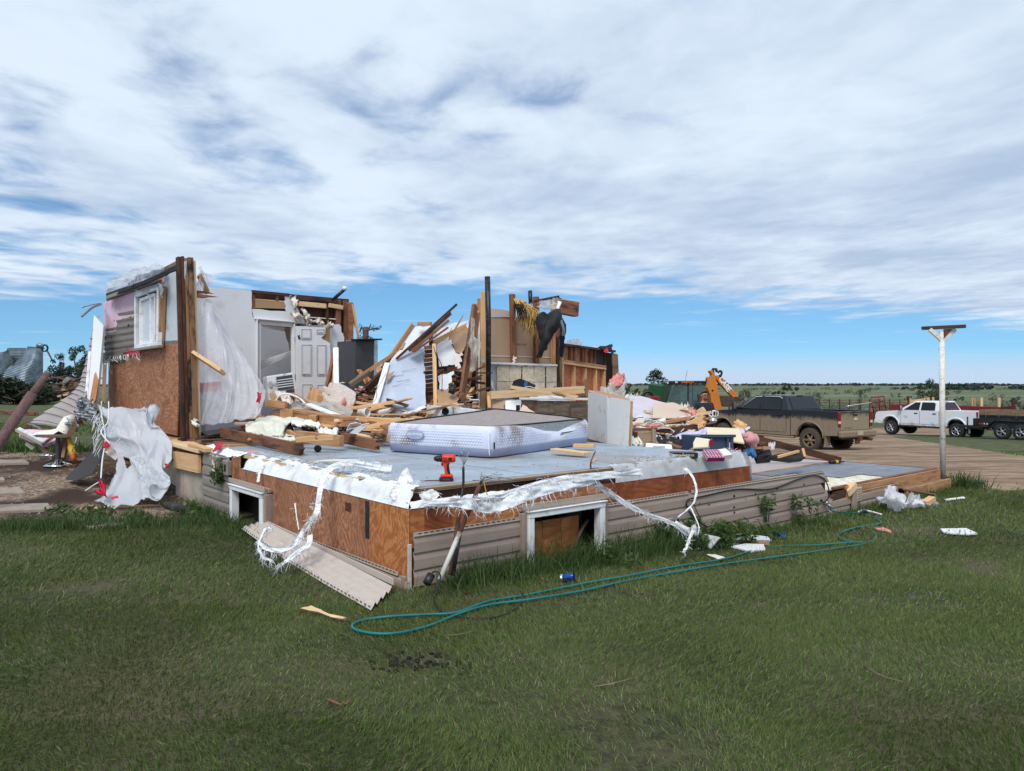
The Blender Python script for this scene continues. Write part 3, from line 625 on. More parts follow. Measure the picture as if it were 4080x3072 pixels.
def gravel():
    n = 9000; x0 = RNG.uniform(-11.5,-1.0,n); y0 = RNG.uniform(8.3,14.2,n); keep = [i for i in range(n) if gravel_at(x0[i],y0[i]) > .45 and mnoise.noise(V3((x0[i] * .6,y0[i] * .6,4))) > -.25]
    x0,y0 = x0[keep],y0[keep]; n = len(x0); base = np.array([(1,0,0),(-.5,.85,0),(-.5,-.85,0),(.1,.1,.6),(-.1,-.2,-.5)]); fc = np.array([(0,1,3),(1,2,3),(2,0,3),(0,4,1),(1,4,2),(2,4,0)])
    sz = RNG.uniform(.007,.019,n); an = RNG.uniform(0,6.28,n); ca,sa = np.cos(an),np.sin(an); v = np.empty((n,5,3)); z = zgv(x0,y0)
    for k in range(5):v[:,k,0] = x0 + (base[k,0] * ca - base[k,1] * sa) * sz; v[:,k,1] = y0 + (base[k,0] * sa + base[k,1] * ca) * sz; v[:,k,2] = z + .004 + base[k,2] * sz
    f = ((np.arange(n) * 5)[:,None,None] + fc[None]).reshape(-1,3); o = npmesh('gravel',v.reshape(-1,3),f,'gravel_stone',RNG.uniform(0,1,n).repeat(5)); tag(o,'brown pebble gravel beside the left side of the house','gravel',kind='stuff')
leafmat('gravel_stone',srgb(96,80,68),srgb(146,126,108),srgb(188,172,154),.0)
gravel()
for i,(q,lab) in enumerate(((((-70,1832),(100,1830),(116,1842),(-70,1846)),'thin concrete paving slab farthest from the lawn, beside the stool'),(((-60,1898),(14,1900),(20,1912),(-60,1915)),'paving slab cut by the left edge, second from the far end of the row'),(((-60,1946),(78,1940),(102,1962),(-60,1968)),'paving slab third from the far end of the row in gravel'),(((-60,2012),(190,2002),(212,2026),(-60,2038)),'long pale paving slab in the gravel nearest the lawn edge'),(((262,2058),(480,2050),(512,2084),(350,2098)),'pinkish paving slab half hidden in grass before the gravel'))):
    tag(slab('paving_slab',[G(*p,.035) for p in q],.06,'slab_concrete',bevel=.006),lab,'paving slab','paving slabs beside the house')

# ------------------------------------------------------------------ trees and bushes
def limb(m,a,b,r0,r1,wob,rng,n=5):
    a,b = V3(a),V3(b); L = (b - a).length; pts = [a.lerp(b,i / n) + V3((rng.uniform(-1,1),rng.uniform(-1,1),rng.uniform(-.5,.5))) * wob * L * (0 if i == 0 else 1) for i in range(n + 1)]
    m.tube(pts,[r0 + (r1 - r0) * i / n for i in range(n + 1)],5); return pts
def shrub(name,label,base,h,rx,nleaf,size,mat='leaf',seed=0,clumps=16,bare=.25,cat='shrub',group=None,lobes=1.0):
    rng = random.Random(seed); nr = np.random.default_rng(seed); base = V3(base); r = root(name,label,cat,base,group); m = MB(); cen,rr = [],[]
    for i in range(5):
        limb(m,base,base + V3((rng.uniform(-.5,.5) * rx,rng.uniform(-.4,.4) * rx,h * rng.uniform(.55,.85))),.035 * h / 2,.008 * h / 2,.06,rng)
    m.obj('trunk','bark',r,Matrix.Translation(base),world=True)
    for i in range(clumps):
        a = rng.uniform(0,6.28); q = rng.uniform(0,1) ** .6; zz = rng.uniform(bare,1.0); k = math.sin(math.pi * min(1,.25 + zz * .75)) ** .5
        cen.append((math.cos(a) * q * rx * k,math.sin(a) * q * rx * k,zz * h * .92)); rr.append(rng.uniform(.16,.30) * min(rx,h * .6) * lobes)
    v,f,t = leaves(cen,rr,nleaf,size,rng=nr); o = npmesh('crown',v,f,mat,t); o.parent = r; return r
shrub('leafy_tree','broad green tree standing behind the debris heap, left of the house wall',P(318,1590,72),5.4,1.7,3600,.20,'leaf',3,26,.3,'tree')
shrub('leafy_tree','thin storm-stripped tree between the grain bin and the broad green tree',P(236,1590,70),4.6,1.0,900,.17,'leaf_dark',4,16,.35,'tree')
shrub('leafy_tree','tree top showing at the left edge behind the grain bin',P(-30,1590,95),5.2,1.6,1300,.24,'leaf',5,16,.3,'tree')
shrub('bush','tall dark bush behind the backhoe and green bin',P(2628,1605,62),2.75,1.75,3000,.15,'leaf_dark',6,26,.05)
shrub('bush','low pale bush left of the tall dark bush',P(2535,1600,64),1.1,1.2,800,.13,'leaf',7,12,.05)
shrub('bush','rounded bush alone in the field above the truck bed',P(3125,1572,120),1.9,2.3,1300,.2,'leaf',8,16,.05)
shrub('bush','leafy bush just left of the white pole',P(3705,1640,74),3.1,1.7,2600,.16,'leaf',9,24,.1)
shrub('bush','scrubby bush right of the truck cab at the fence',P(3245,1660,73),2.5,1.5,900,.13,'leaf_grey',10,16,.1)
shrub('bush','half bare bush beside the red gate panels',P(3430,1655,75),2.7,.9,420,.13,'leaf_grey',12,12,.25)
shrub('bush','bush behind the red wall at the right edge',P(4070,1640,78),1.6,1.6,900,.15,'leaf_grey',13,12,.05)
shrub('bush','thin sapling behind the red wall right of the pole',P(3985,1640,80),2.2,1.0,400,.13,'leaf_grey',14,10,.2)
shrub('bush','scrub between the backhoe boom and the black pickup',P(2975,1640,66),1.9,1.9,1300,.13,'leaf_grey',15,16,.05)
def hedge():
    cen,rr = [],[]; r = random.Random(8)
    for i in range(95):
        x = r.uniform(2900,4090); d = r.uniform(74,92); p = P(x,1600,d); z = zg(p.x,p.y); h = r.uniform(.3,1.1); cen.append((p.x,p.y,z + h * .5)); rr.append(h)
    v,f,t = leaves(cen,rr,9000,.15,.75); tag(npmesh('fence_row_brush',v,f,'leaf_grey',t),'grey green brush growing along the pasture fence','brush',kind='stuff')
    cen,rr = [],[]
    for i in range(140):
        x = r.uniform(2480,4400); d = r.uniform(110,700); p = P(x,1560,d); h = r.uniform(.4,1.2) * (1 + d / 500); cen.append((p.x,p.y,zg(p.x,p.y) + h * .3)); rr.append(h)
    v,f,t = leaves(cen,rr,7000,.5,.5); tag(npmesh('field_brush',v,f,'leaf',t),'scattered low brush dotted over the open field','brush',kind='stuff')
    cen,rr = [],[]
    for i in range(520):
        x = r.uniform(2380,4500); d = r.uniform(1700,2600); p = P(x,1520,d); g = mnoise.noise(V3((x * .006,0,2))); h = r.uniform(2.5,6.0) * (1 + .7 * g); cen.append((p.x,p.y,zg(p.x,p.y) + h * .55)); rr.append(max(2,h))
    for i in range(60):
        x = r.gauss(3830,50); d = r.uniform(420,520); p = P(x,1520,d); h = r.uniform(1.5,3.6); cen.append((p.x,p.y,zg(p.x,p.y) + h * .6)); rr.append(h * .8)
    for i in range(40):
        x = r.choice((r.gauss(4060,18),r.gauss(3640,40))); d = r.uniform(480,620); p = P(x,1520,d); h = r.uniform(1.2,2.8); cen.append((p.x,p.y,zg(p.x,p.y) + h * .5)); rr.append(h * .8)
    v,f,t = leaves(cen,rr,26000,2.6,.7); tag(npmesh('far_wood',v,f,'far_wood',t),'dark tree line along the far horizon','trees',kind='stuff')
hedge()
# ------------------------------------------------------------------ house platform
FZ = .75                                          # floor level
house = root('house_platform','wrecked house floor on a plywood and taupe siding skirt','house',H(0,0,0))
def slabh(name,st4,z0,z1,mat,parent,bevel=.0):   # horizontal slab from house coordinates
    pts = [H(s,t,z1) for s,t in st4]; return slab(name,pts,z1 - z0,mat,parent,bevel=bevel)
def hbox(name,s0,s1,t0,t1,z0,z1,mat,parent=house,bev=.004):
    mw = frame(H((s0 + s1) / 2,(t0 + t1) / 2,(z0 + z1) / 2),HV); return MB().box((0,0,0),(abs(t1 - t0),abs(s1 - s0),abs(z1 - z0)),bev).obj(name,mat,parent,mw)
def course(p0,p1,h,out,mat,parent,seed=0,wob=.004,d=.020,name='siding_course',cut=(0,0)):
    """One dutch-lap siding course from p0 to p1 (bottom edge); out = +1/-1 side of local y."""
    p0,p1 = V3(p0),V3(p1); L = (p1 - p0).length; mw = frame(p0,p1 - p0); k = max(2,int(L / .35)); prof = [(.002,1.08),(.004,.98),(d,.60),(d + .002,.04),(d,.0),(.0,.0)]
    rows = []
    for i in range(k + 1):
        x = L * i / k; wv = wob * mnoise.noise(V3((x * 2.1,seed * 3.3,0)))
        rows.append([V3((x + (cut[0] * (z - .5) * h if i == 0 else 0) + (cut[1] * (z - .5) * h if i == k else 0),out * (o + abs(wv)),z * h + wv * .6)) for o,z in prof])
    m = MB(); m.grid(rows if out < 0 else [r[::-1] for r in rows],smooth=False); return m.obj(name,mat,parent,mw)
def hem(p0,p1,out,parent,mat='siding_strip',h=.030):    # slotted nailing strip on top of a siding course
    p0,p1 = V3(p0),V3(p1); L = (p1 - p0).length; mw = frame(p0,p1 - p0); o = MB().box((L / 2,out * .010,h / 2),(L,.004,h),.0015).obj('nail_hem',mat,parent,mw)
    m = MB(); x = .04
    while x < L - .06:m.box((x + .015,out * .0135,h * .62),(.028,.002,.006)); x += .055
    q = m.obj('nail_slots','black_hole',o,mw); q['kind'] = 'stuff'
    MB().box((L / 2,out * .016,.003),(L,.008,.008),.002).obj('hem_lip',mat,o,mw)
# floor: blue-painted deck, a lower layer and a dark rim
flo = slabh('floor',[(.09,.09),(.09,4.32),(4.9,4.32),(4.9,.5),(4.6,.09)],FZ - .012,FZ,'floor_blue',house)
slabh('subfloor',[(.075,.075),(.075,4.36),(10.4,4.36),(10.4,.075)],FZ - .045,FZ - .0125,'wood_pale',house)
for i in range(5):hbox('rim_board',.10,.14,.10 + i * .85,.10 + i * .85 + .845,.56,FZ - .046,'wood_dark',bev=.006)
for i in range(3):hbox('side_rim_board',.15 + i * 1.5,.15 + i * 1.5 + 1.49,.10,.14,.56,FZ - .046,'wood_old')
hbox('floor_edge_strip',.062,.0745,.09,4.35,FZ - .036,FZ - .014,'wood_grey'); hbox('floor_side_strip',.05,.9,.060,.0745,FZ - .034,FZ - .012,'wood_grey')
hbox('back_floor',3.3,11.5,4.37,9.2,.45,.70,'wood_grey'); hbox('core',.5,10.2,.3,4.2,-.2,.55,'black_hole'); hbox('back_skirt',3.3,3.34,4.37,9.2,-.4,.45,'wood_dark')
for t_ in (1.31,2.53):hbox('floor_seam',.12,4.5,t_,t_ + .004,FZ + .0002,FZ + .0012,'wood_dark',bev=0)
hbox('floor_seam',2.44,2.444,.12,4.3,FZ + .0002,FZ + .0012,'wood_dark',bev=0)
# front side: plywood sheets, siding, basement window
for a,b,mt in ((0.0,.14,'ply_warm'),(.142,.40,'ply_red'),(.402,1.12,'ply_warm'),(1.122,2.10,'ply_orange'),(2.102,4.60,'ply_red')):
    lo = .455 if 1.1 < a < 2.1 else .30
    hbox('plywood_sheet',.0,.018,a + (.0 if a else .0),b,lo,.60,mt,bev=.002)
hbox('front_backing',.02,.04,.02,1.13,-.3,.30,'ply_warm'); hbox('front_backing',.02,.04,2.09,6.4,-.45,.30,'wood_dark'); hbox('front_backing',.02,.04,6.4,8.6,-.45,.02,'wood_dark')
CH = .127
for k in range(5):
    z = .39 - CH * (k + 1); course(H(-.002,.03,z),H(-.002,1.115,z),CH,-1,'siding',house,k)
    if k < 5:course(H(-.002,2.12,z),H(-.002,6.36 - (.10 * k if k < 2 else -.02 * k),z),CH,-1,'siding',house,k + 20,cut=(0,-.9 if k < 2 else 0))
course(H(-.002,2.12,-.372),H(-.002,6.3,-.372),CH,-1,'siding',house,7)
hem(H(-.004,.03,.39),H(-.004,1.115,.39),-1,house); hem(H(-.004,2.12,.39),H(-.004,3.42,.39),-1,house); hem(H(-.004,3.47,.395),H(-.004,6.30,.395),-1,house)
for k in range(3):
    z = .035 - CH * (k + 1); course(H(-.004,6.42,z),H(-.004,7.02,z),CH,-1,'siding',house,k + 40); course(H(-.010,7.10,z + .02),H(-.010,8.50,z + .02),CH,-1,'siding',house,k + 50)
hem(H(-.012,7.10,.055),H(-.012,8.50,.055),-1,house)
board('siding_post',H(-.05,7.06,-.22),H(-.04,7.10,.14),.03,.12,'siding',house,up=HV)
vt = MB(); vmw = frame(H(-.055,7.12,-.06),HV); vt.box((.07,0,.09),(.13,.02,.20),.006)
for k in range(6):vt.box((.07,-.014,.01 + k * .032),(.11,.012,.02),.003)
vt.obj('vent_cover','siding_strip',house,vmw)
# small holes and dents punched in the siding
dm = MB(); rg = random.Random(3)
for k in range(16):
    t_,z_ = rg.choice(((rg.uniform(2.3,6.2),rg.uniform(-.1,.34)),(rg.uniform(4.0,5.6),rg.uniform(.1,.3)))); r_ = rg.uniform(.008,.022)
    mw = frame(H(-.026,t_,z_),HV); dm.prism(jag([(-r_,-r_ * .5),(r_ * 1.3,-r_ * .3),(r_ * .6,r_),(-r_ * .5,r_ * .7)],r_ * .3,1,rg),-.0012,.0,mw @ Matrix.Rotation(rad(90),4,'X'))
q = dm.obj('siding_holes','black_hole',house); q['kind'] = 'stuff'
def bwindow(p0,p1,z0,z1,parent,inner,seed):
    """Basement window between p0 and p1 on the wall face: taupe outer trim, white frame, dark reveal."""
    x = (p1 - p0).normalized(); L = (p1 - p0).length; mw = frame(V3((p0.x,p0.y,z0)),x); h = z1 - z0; w = MB()
    sg = -1 if (V3((0,0,1)).cross(x)).dot(V3((0,-1,0))) < 0 else 1
    r = MB().box((L / 2,-sg * .035,h + .015),(L + .10,.10,.05),.006).obj('window','siding',parent,mw)
    for cx in (-.025,L + .025):MB().box((cx,-sg * -.005,h / 2 - .01),(.05,.09,h - .02),.006).obj('side_trim','siding',r,mw)
    MB().box((L / 2,sg * .055,h + .034),(L + .10,.012,.05),.002).obj('nail_hem','siding_strip',r,mw)
    m = MB()
    for cx in (.035,L - .035):m = MB().box((cx,sg * .025,h / 2 - .03),(.065,.09,h - .065),.006).obj('jamb','white_vinyl',r,mw)
    MB().box((L / 2,sg * .025,h - .035),(L - .002,.10,.06),.006).obj('head','white_vinyl',r,mw); MB().box((L / 2,sg * .062,h - .008),(L + .03,.05,.010),.003).obj('drip_cap','white_vinyl',r,mw)
    if inner:
        for k in range(3):MB().box((.07 + (k + .5) * (L - .26) / 3,-sg * .10,h / 2 - .08),((L - .26) / 3 - .004,.02,h - .12),.003).obj('backing_board','ply_warm',r,mw)
    MB().box((L - .13 if inner else L * .5,-sg * .30,h / 2 - .05),(.12 if inner else L - .14,.25,h - .1)).obj('dark_opening','black_hole',r,mw)
    return r
bwindow(H(-.01,1.135),H(-.01,2.085),-.28,.47,house,True,1)
# left side: plywood, window, siding left of it, concrete
for a,b,mt in ((.005,.62,'ply_warm'),(.622,2.60,'ply_orange')):hbox('side_plywood_sheet',a,b,.0,.018,.075,.60,mt,bev=.002)
hbox('side_plywood_sheet',2.602,3.72,.0,.018,.44,.60,'ply_orange',bev=.002); hbox('side_plywood_sheet',3.55,3.80,.0,.018,.46,.72,'ply_orange',bev=.002); hbox('side_backing',.1,2.6,.02,.04,-.3,.1,'wood_dark')
hbox('seam_tape',.605,.665,-.006,-.001,.28,.585,'black_foam',bev=0); hbox('torn_knot',.92,1.02,-.004,-.001,.46,.53,'wood_dark',bev=0)
bwindow(H(3.64,-.012),H(2.70,-.012),-.25,.43,house,False,2)
for k in range(7):
    z = .68 - CH * (k + 1); course(H(3.80 + (.02 if k else .05),-.002,z),H(4.76 + .015 * k * (k < 2),-.002,z),CH,1,'siding_grey',house,k + 60)
hem(H(3.95,-.004,.68),H(4.70,-.004,.68),1,house)
bx = MB(); bmw = frame(H(4.22,-.03,.50),HU); bx.box((0,0,.05),(.20,.07,.27),.008); bx.obj('torn_siding_box','siding_grey',house,bmw); MB().box((0,.037,.06),(.09,.004,.17)).obj('label_sticker','paper',house,bmw); MB().box((0,.04,-.03),(.11,.004,.08)).obj('box_hole','black_hole',house,bmw)
bmw2 = frame(H(3.84,-.03,.58),HU); MB().box((0,0,0),(.13,.06,.17),.008).obj('torn_siding_block','siding_grey',house,bmw2); MB().box((0,.033,0),(.05,.004,.08)).obj('block_hole','black_hole',house,bmw2)
hbox('corner_post',-.012,.022,-.012,-.002,-.2,.595,'ply_warm'); hbox('corner_strip',-.022,-.0125,-.024,.012,-.25,.34,'pipe_white'); board('starter_strip',H(.0,-.02,.03),H(2.62,-.02,.10),.012,.05,'siding_strip',house); hem(H(.12,-.012,.078),H(2.60,-.012,.085),1,house)
course(H(.05,-.006,-.05),H(2.66,-.006,-.045),CH,1,'siding',house,71); course(H(.05,-.006,-.177),H(2.66,-.006,-.172),CH,1,'siding',house,72); hbox('corner_trim',.01,.07,-.03,-.008,-.3,.09,'siding',bev=.004)
# concrete
hbox('concrete_wall',4.78,5.98,.0,.2,-.4,.46,'concrete',bev=.012); hbox('concrete_wall',6.0,8.6,.18,.4,-.4,.46,'concrete',bev=.012); hbox('concrete_wall',9.2,10.45,.10,.5,-.4,.36,'concrete',bev=.012)
for s_ in (5.2,5.62):hbox('form_seam',s_,s_ + .008,-.003,.0,-.4,.45,'slab_concrete',bev=0)
hbox('sill_plate',4.78,6.4,.02,.22,.465,.52,'wood_stained'); hbox('rim_joist',4.78,6.5,.05,.10,.52,.70,'wood_old'); hbox('rim_joist',6.5,10.4,.12,.17,.47,.70,'wood_mid'); board('rim_block',H(5.9,-.04,.52),H(4.80,-.045,.545),.04,.22,'wood_new',house,split=(.06,0)); board('rim_top',H(6.4,.0,.725),H(4.75,-.01,.705),.14,.045,'wood_pale',house); board('rim_top',H(5.2,-.02,.76),H(4.5,-.03,.735),.10,.05,'wood_new',house)
board('old_joist',H(10.4,.02,.40),H(8.3,.02,.44),.05,.24,'wood_pale',house)
MB().box((0,0,0),(.62,.05,.36),.004).obj('basement_glass','glass_dark',house,frame(H(8.9,.12,.16),HU)); 
for q_ in (-.31,0,.31):MB().box((q_,.03,0),(.04,.03,.40),.004).obj('basement_mullion','metal_steel',house,frame(H(8.9,.10,.16),HU))
hbox('basement_lintel',8.6,9.2,.10,.3,.36,.46,'concrete'); hbox('basement_dark',8.6,9.2,.2,.3,-.4,.36,'black_hole')
rg = random.Random(12)
for k in range(11):                               # bare old floor boards where the paint stops
    s_ = 4.72 + k * .15; board('floor_board',H(s_,rg.uniform(.06,.25),FZ - .002 + rg.uniform(0,.02)),H(s_ + rg.uniform(-.02,.02),rg.uniform(1.5,2.4) - .05 * k,FZ + rg.uniform(0,.03)),.13,.03,rg.choice(('wood_grey','wood_old','wood_mid','wood_dark')),house,split=(.15,.3),seed=k)
slabh('rear_floor',[(6.4,.3),(6.4,4.3),(10.3,4.3),(10.3,.3)],FZ - .012,FZ - .004,'osb_dark',house)
# house wrap along the floor edge
def wrap_strip(a,b,z0,z1,lo,hi,side,name='house_wrap',nu=60,seed=1,fr=.02,amp=.016,mat='house_wrap'):
    rows = []
    for i in range(9):
        f = i / 8; u = a + (b - a) * f
        mid = (lo * .45 + hi * .55); zz = (z0 * .45 + z1 * .55) + .036
        rows.append([H(lo,u,z0) if side == 'f' else H(u,lo,z0),H(mid,u,zz) if side == 'f' else H(u,mid,zz),H(hi,u,z1) if side == 'f' else H(u,hi,z1)])
    return drape(name,rows,nu,9,mat,house,amp=amp,freq=16,seed=seed,fray=fr,aniso=(1.3,.25),pin=True)
wrap_strip(3.45,.0,.602,.770,-.006,.125,'l',seed=2,amp=.034,fr=.045)
wrap_strip(2.3,4.56,.602,.772,-.006,.10,'f',seed=3,nu=50,amp=.022,fr=.05,mat='wrap_film'); wrap_strip(.0,1.15,.602,.622,-.006,.075,'f',seed=6,nu=40,fr=.03)
drape('house_wrap',[[H(.02,4.56,.76),H(.3,4.58,.75)],[H(-.004,4.62,.60),H(.2,4.66,.45)],[H(.03,4.70,.36),H(.25,4.92,.17)]],12,8,'house_wrap',house,amp=.01,freq=6,seed=9)
drape('house_wrap',[[H(4.9,.02,.75),H(4.9,.14,.78)],[H(4.4,-.01,.70),H(4.4,.12,.775)],[H(3.95,-.02,.69),H(3.95,.10,.772)],[H(3.6,.0,.72),H(3.6,.13,.765)]],24,8,'house_wrap',house,amp=.02,freq=7,seed=4,fray=.02)
drape('house_wrap',[[H(4.35,-.03,.70),H(4.12,-.03,.70)],[H(4.36,-.05,.60),H(4.14,-.05,.60)],[H(4.33,-.04,.50),H(4.18,-.045,.52)]],8,6,'house_wrap',house,amp=.01,freq=5,seed=14,fray=.02)
# ------------------------------------------------------------------ lower deck on the right
deck = root('lower_deck','low entry deck with slate tiles and bare white osb','deck',H(1,7,0)); DZ = .155
slabh('deck_sheet',[(.05,4.62),(.05,10.05),(4.4,10.05),(4.4,4.62)],DZ - .03,DZ - .014,'osb_pale',deck)
slabh('vinyl_floor',[(.95,4.62),(1.15,7.0),(1.63,7.4),(1.63,10.0),(4.35,10.0),(4.35,4.62)],DZ - .0135,DZ - .009,'vinyl_floor',deck)
for i in range(13):                               # slate tiles
    for j in range(4):
        t_ = 5.9 + i * .32; s_ = .14 + j * .37
        if s_ < 1.2 and t_ < 7.7 or s_ < .5 and t_ < 8.3 or t_ < 7.1:continue
        hbox('slate_tile',s_,s_ + .356,t_,t_ + .308,DZ - .008,DZ - .0005,'tile_slate',deck,bev=.002)
board('deck_trim',H(1.60,7.2,DZ),H(1.64,9.9,DZ + .003),.05,.018,'wood_mid',deck)
board('front_beam',H(.0,6.9,.065),H(.0,10.12,.065),.05,.175,'wood_mid',deck,up=(0,0,1)); board('end_beam',H(.03,10.14,.065),H(4.4,10.14,.065),.04,.175,'wood_old',deck); board('step_beam',H(-.12,8.55,-.09),H(-.10,10.3,-.09),.05,.17,'wood_mid',deck); board('step_tread',H(-.06,8.55,-.012),H(-.05,10.1,-.012),.12,.02,'wood_grey',deck)
board('edge_cap',H(.03,6.5,DZ - .004),H(.05,10.1,DZ + .006),.07,.025,'wood_old',deck,split=(.3,0)); board('broken_joist',H(.0,6.45,.05),H(.02,7.9,.10),.05,.10,'wood_dark',deck,split=(.2,.2)); board('broken_block',H(-.01,6.9,.06),H(-.02,7.12,.17),.10,.09,'wood_pale',deck,split=(.03,.06))
# ------------------------------------------------------------------ left outside wall with the window
TL = .20
lw = root('outside_wall','tall standing house wall with white window and bare brown plywood','wall',H(8.5,TL,FZ))
def L(x,y,o=0.0):return onT(x,y,TL - o)
slab('plywood_sheet',[L(440,1372,.0),L(718,1355),L(702,1735),L(424,1684)],.02,'ply_orange',lw,flip=1)
slab('painted_board',[L(652,1080,.0),L(738,1040),L(722,1360),L(640,1380)],.02,'barn_white',lw); slab('painted_board',[L(430,1172),L(653,1084),L(648,1140),L(428,1232)],.02,'barn_white',lw)
slab('foam_sheet',[L(412,1205,.02),L(640,1118,.02),L(640,1150,.02),L(545,1180,.02),L(543,1255,.02),L(470,1275,.02),L(462,1318,.02),L(418,1330,.02)],.03,'foam_pink',lw,jagamp=.02,n=5)
slab('sheathing',[L(425,1205),L(545,1170),L(545,1390),L(425,1410)],.02,'wood_grey',lw)
slab('foam_sheet',[L(495,1400,.02),L(560,1385,.02),L(556,1412,.02),L(500,1420,.02)],.03,'red_tape',lw,jagamp=.02)
for k in range(8):                                # torn grey siding left of the window
    y0 = [1268,1296,1322,1348,1374,1398,1416,1430][k]; x0 = [468,462,412,410,410,412,400,398][k]; x1 = [541,540,540,540,540,538,505,490][k]
    a = L(x0,y0 + (541 - x0) * .14,.04); b = L(x1,y0 - (x1 - 541) * .1,.04); course(b,a,.128,-1,'siding_grey',lw,k + 80,wob=.012,cut=(0,.5))
hm = MB(); rg = random.Random(2)
for (x,y,r_) in ((512,1298,.05),(420,1350,.05),(445,1345,.035),(420,1378,.05),(520,1266,.03),(455,1280,.035)):
    mw = frame(L(x,y,.075),-HU); hm.prism(jag([(-r_,-r_ * .6),(r_,-r_ * .4),(r_ * .7,r_ * .6),(-r_ * .6,r_ * .7)],r_ * .5,1,rg),0,.002,mw @ Matrix.Rotation(rad(90),4,'X'))
q = hm.obj('siding_holes','black_hole',lw); q['kind'] = 'stuff'
def pixbar(name,a,b,w,h,mat,parent,o=.03):return board(name,L(*a,o),L(*b,o),w,h,mat,parent,up=HV)
win = slab('window',[L(541,1180,.05),L(640,1143,.05),L(634,1382,.05),L(541,1392,.05)],.02,'black_hole',lw)
for a,b in (((546,1176),(638,1142)),((546,1386),(634,1374)),((546,1176),(546,1390)),((637,1140),(633,1376))):board('frame',L(*a,.085),L(*b,.085),.085,.07,'white_vinyl',win,up=HV)
for a,b in (((562,1196),(622,1174)),((562,1372),(622,1362)),((563,1192),(562,1374)),((622,1172),(620,1366)),((604,1180),(603,1366))):board('sash',L(*a,.07),L(*b,.07),.05,.05,'white_vinyl',win,up=HV)
slab('pane',[L(563,1194,.055),L(622,1174,.055),L(620,1364,.055),L(562,1374,.055)],.004,'window_pane',win)
board('window_sill',L(540,1394,.09),L(640,1380,.09),.08,.04,'siding_grey',win,up=(0,0,1)); board('window_stud',L(650,1140,.06),L(640,1376,.06),.05,.09,'wood_mid',lw,up=HV)
# end of the wall: a bundle of old studs seen end-on
pst = onT(735,1745,.22); s_,_ = st(pst)
for i,(dt,ds,w,d,mt,top) in enumerate(((.00,0,.045,.10,'wood_dark',3.35),(.045,-.02,.04,.09,'wood_dark',3.36),(.085,-.03,.04,.10,'wood_stained',3.335),(.145,-.04,.075,.10,'wood_stained',3.35),(.205,-.02,.045,.06,'wood_pale',3.32))):
    board('stud',H(s_ + ds - .14,TL + dt - .03,FZ - .1 if i else .40),H(s_ + ds + .02,TL + dt - .06,top),d,w,mt,lw,up=HV)
for k in range(5):board('stud',H(s_ + .55 + k * .62,TL + .10,FZ),H(s_ + .62 + k * .6,TL + .08,3.22),.09,.04,'wood_old',lw,up=HV)
board('bottom_plate',H(s_,TL + .08,FZ - .02),H(10.3,TL + .08,FZ - .02),.14,.05,'wood_mid',lw); board('top_plate',H(s_ + .05,TL + .05,3.31),H(10.2,TL + .05,3.20),.14,.06,'wood_grey',lw)
slab('inner_drywall',[H(s_ + .1,TL + .17,FZ),H(10.2,TL + .17,FZ),H(10.2,TL + .17,3.15),H(s_ + .1,TL + .17,3.28)],.012,'drywall_white',lw)
# eaves: rolled house wrap, a black strip and soffit channels
drape('roof_wrap',[[L(425,1178,.10),L(424,1150,.14),L(430,1128,.02)],[L(520,1150,.16),L(520,1108,.16),L(520,1085,.02)],[L(600,1110,.12),L(600,1080,.16),L(602,1062,.02)],[L(655,1082,.06),L(655,1070,.10),L(657,1060,.02)]],60,20,'wrap_tarp',lw,amp=.05,freq=10,seed=22,fray=.06,octv=3)
text('wrap_print','Metro Wrap',.16,'ink_grey',frame(L(535,1118,.27),-HU + V3((0,0,.10)),(0,0,1)) @ Matrix.Rotation(rad(90),4,'X'),lw)
drape('black_strip',[[L(426,1188,.14),L(424,1170,.14)],[L(560,1142,.24),L(560,1122,.24)],[L(640,1106,.24),L(642,1088,.24)],[L(702,1078,.22),L(697,1062,.22)]],24,5,'black_foam',lw,amp=.02,freq=4,seed=23,thick=.02)
board('soffit_channel',L(428,1186,.16),L(640,1108,.16),.05,.06,'siding_grey',lw); board('soffit_channel',L(428,1196,.10),L(640,1118,.12),.04,.03,'black_plastic',lw)
drape('torn_wrap',[[L(640,1100,.10),L(656,1092,.10)],[L(634,1150,.16),L(650,1150,.12)],[L(644,1190,.10),L(648,1190,.09)]],10,6,'house_wrap',lw,amp=.05,freq=5,seed=31,fray=.03); drape('torn_foam',[[L(634,1105,.13),L(648,1100,.13)],[L(634,1125,.15),L(650,1130,.14)]],6,6,'pink_foil',lw,amp=.04,freq=5,seed=32)
string('metal_strip',[L(402,1212,.1),L(370,1225,.5),L(327,1260,.9)],.02,'siding_grey',lw,10); string('metal_strip',[L(402,1206,.1),L(365,1214,.5),L(326,1224,.9)],.013,'metal_steel',lw,8); string('thin_rod',[L(525,1150,.2),L(580,1170,.2),L(632,1188,.2)],.008,'metal_steel',lw,6)
for k in range(26):                               # strings of torn wrap hanging from the siding
    x = random.uniform(400,560); y = 1425 - (x - 400) * .12; ln = random.choice((18,25,30,70 if x < 450 else 25)); string('wrap_thread',[L(x,y,.05),L(x + random.uniform(-8,8),y + ln * .5,.09),L(x + random.uniform(-4,16),y + ln,.06)],.006,'house_wrap',lw,6,3)
string('hanging_cord',[L(432,1430,.08),L(433,1500,.1),L(432,1560,.12),L(434,1640,.15)],.010,'house_wrap',lw,12,4)
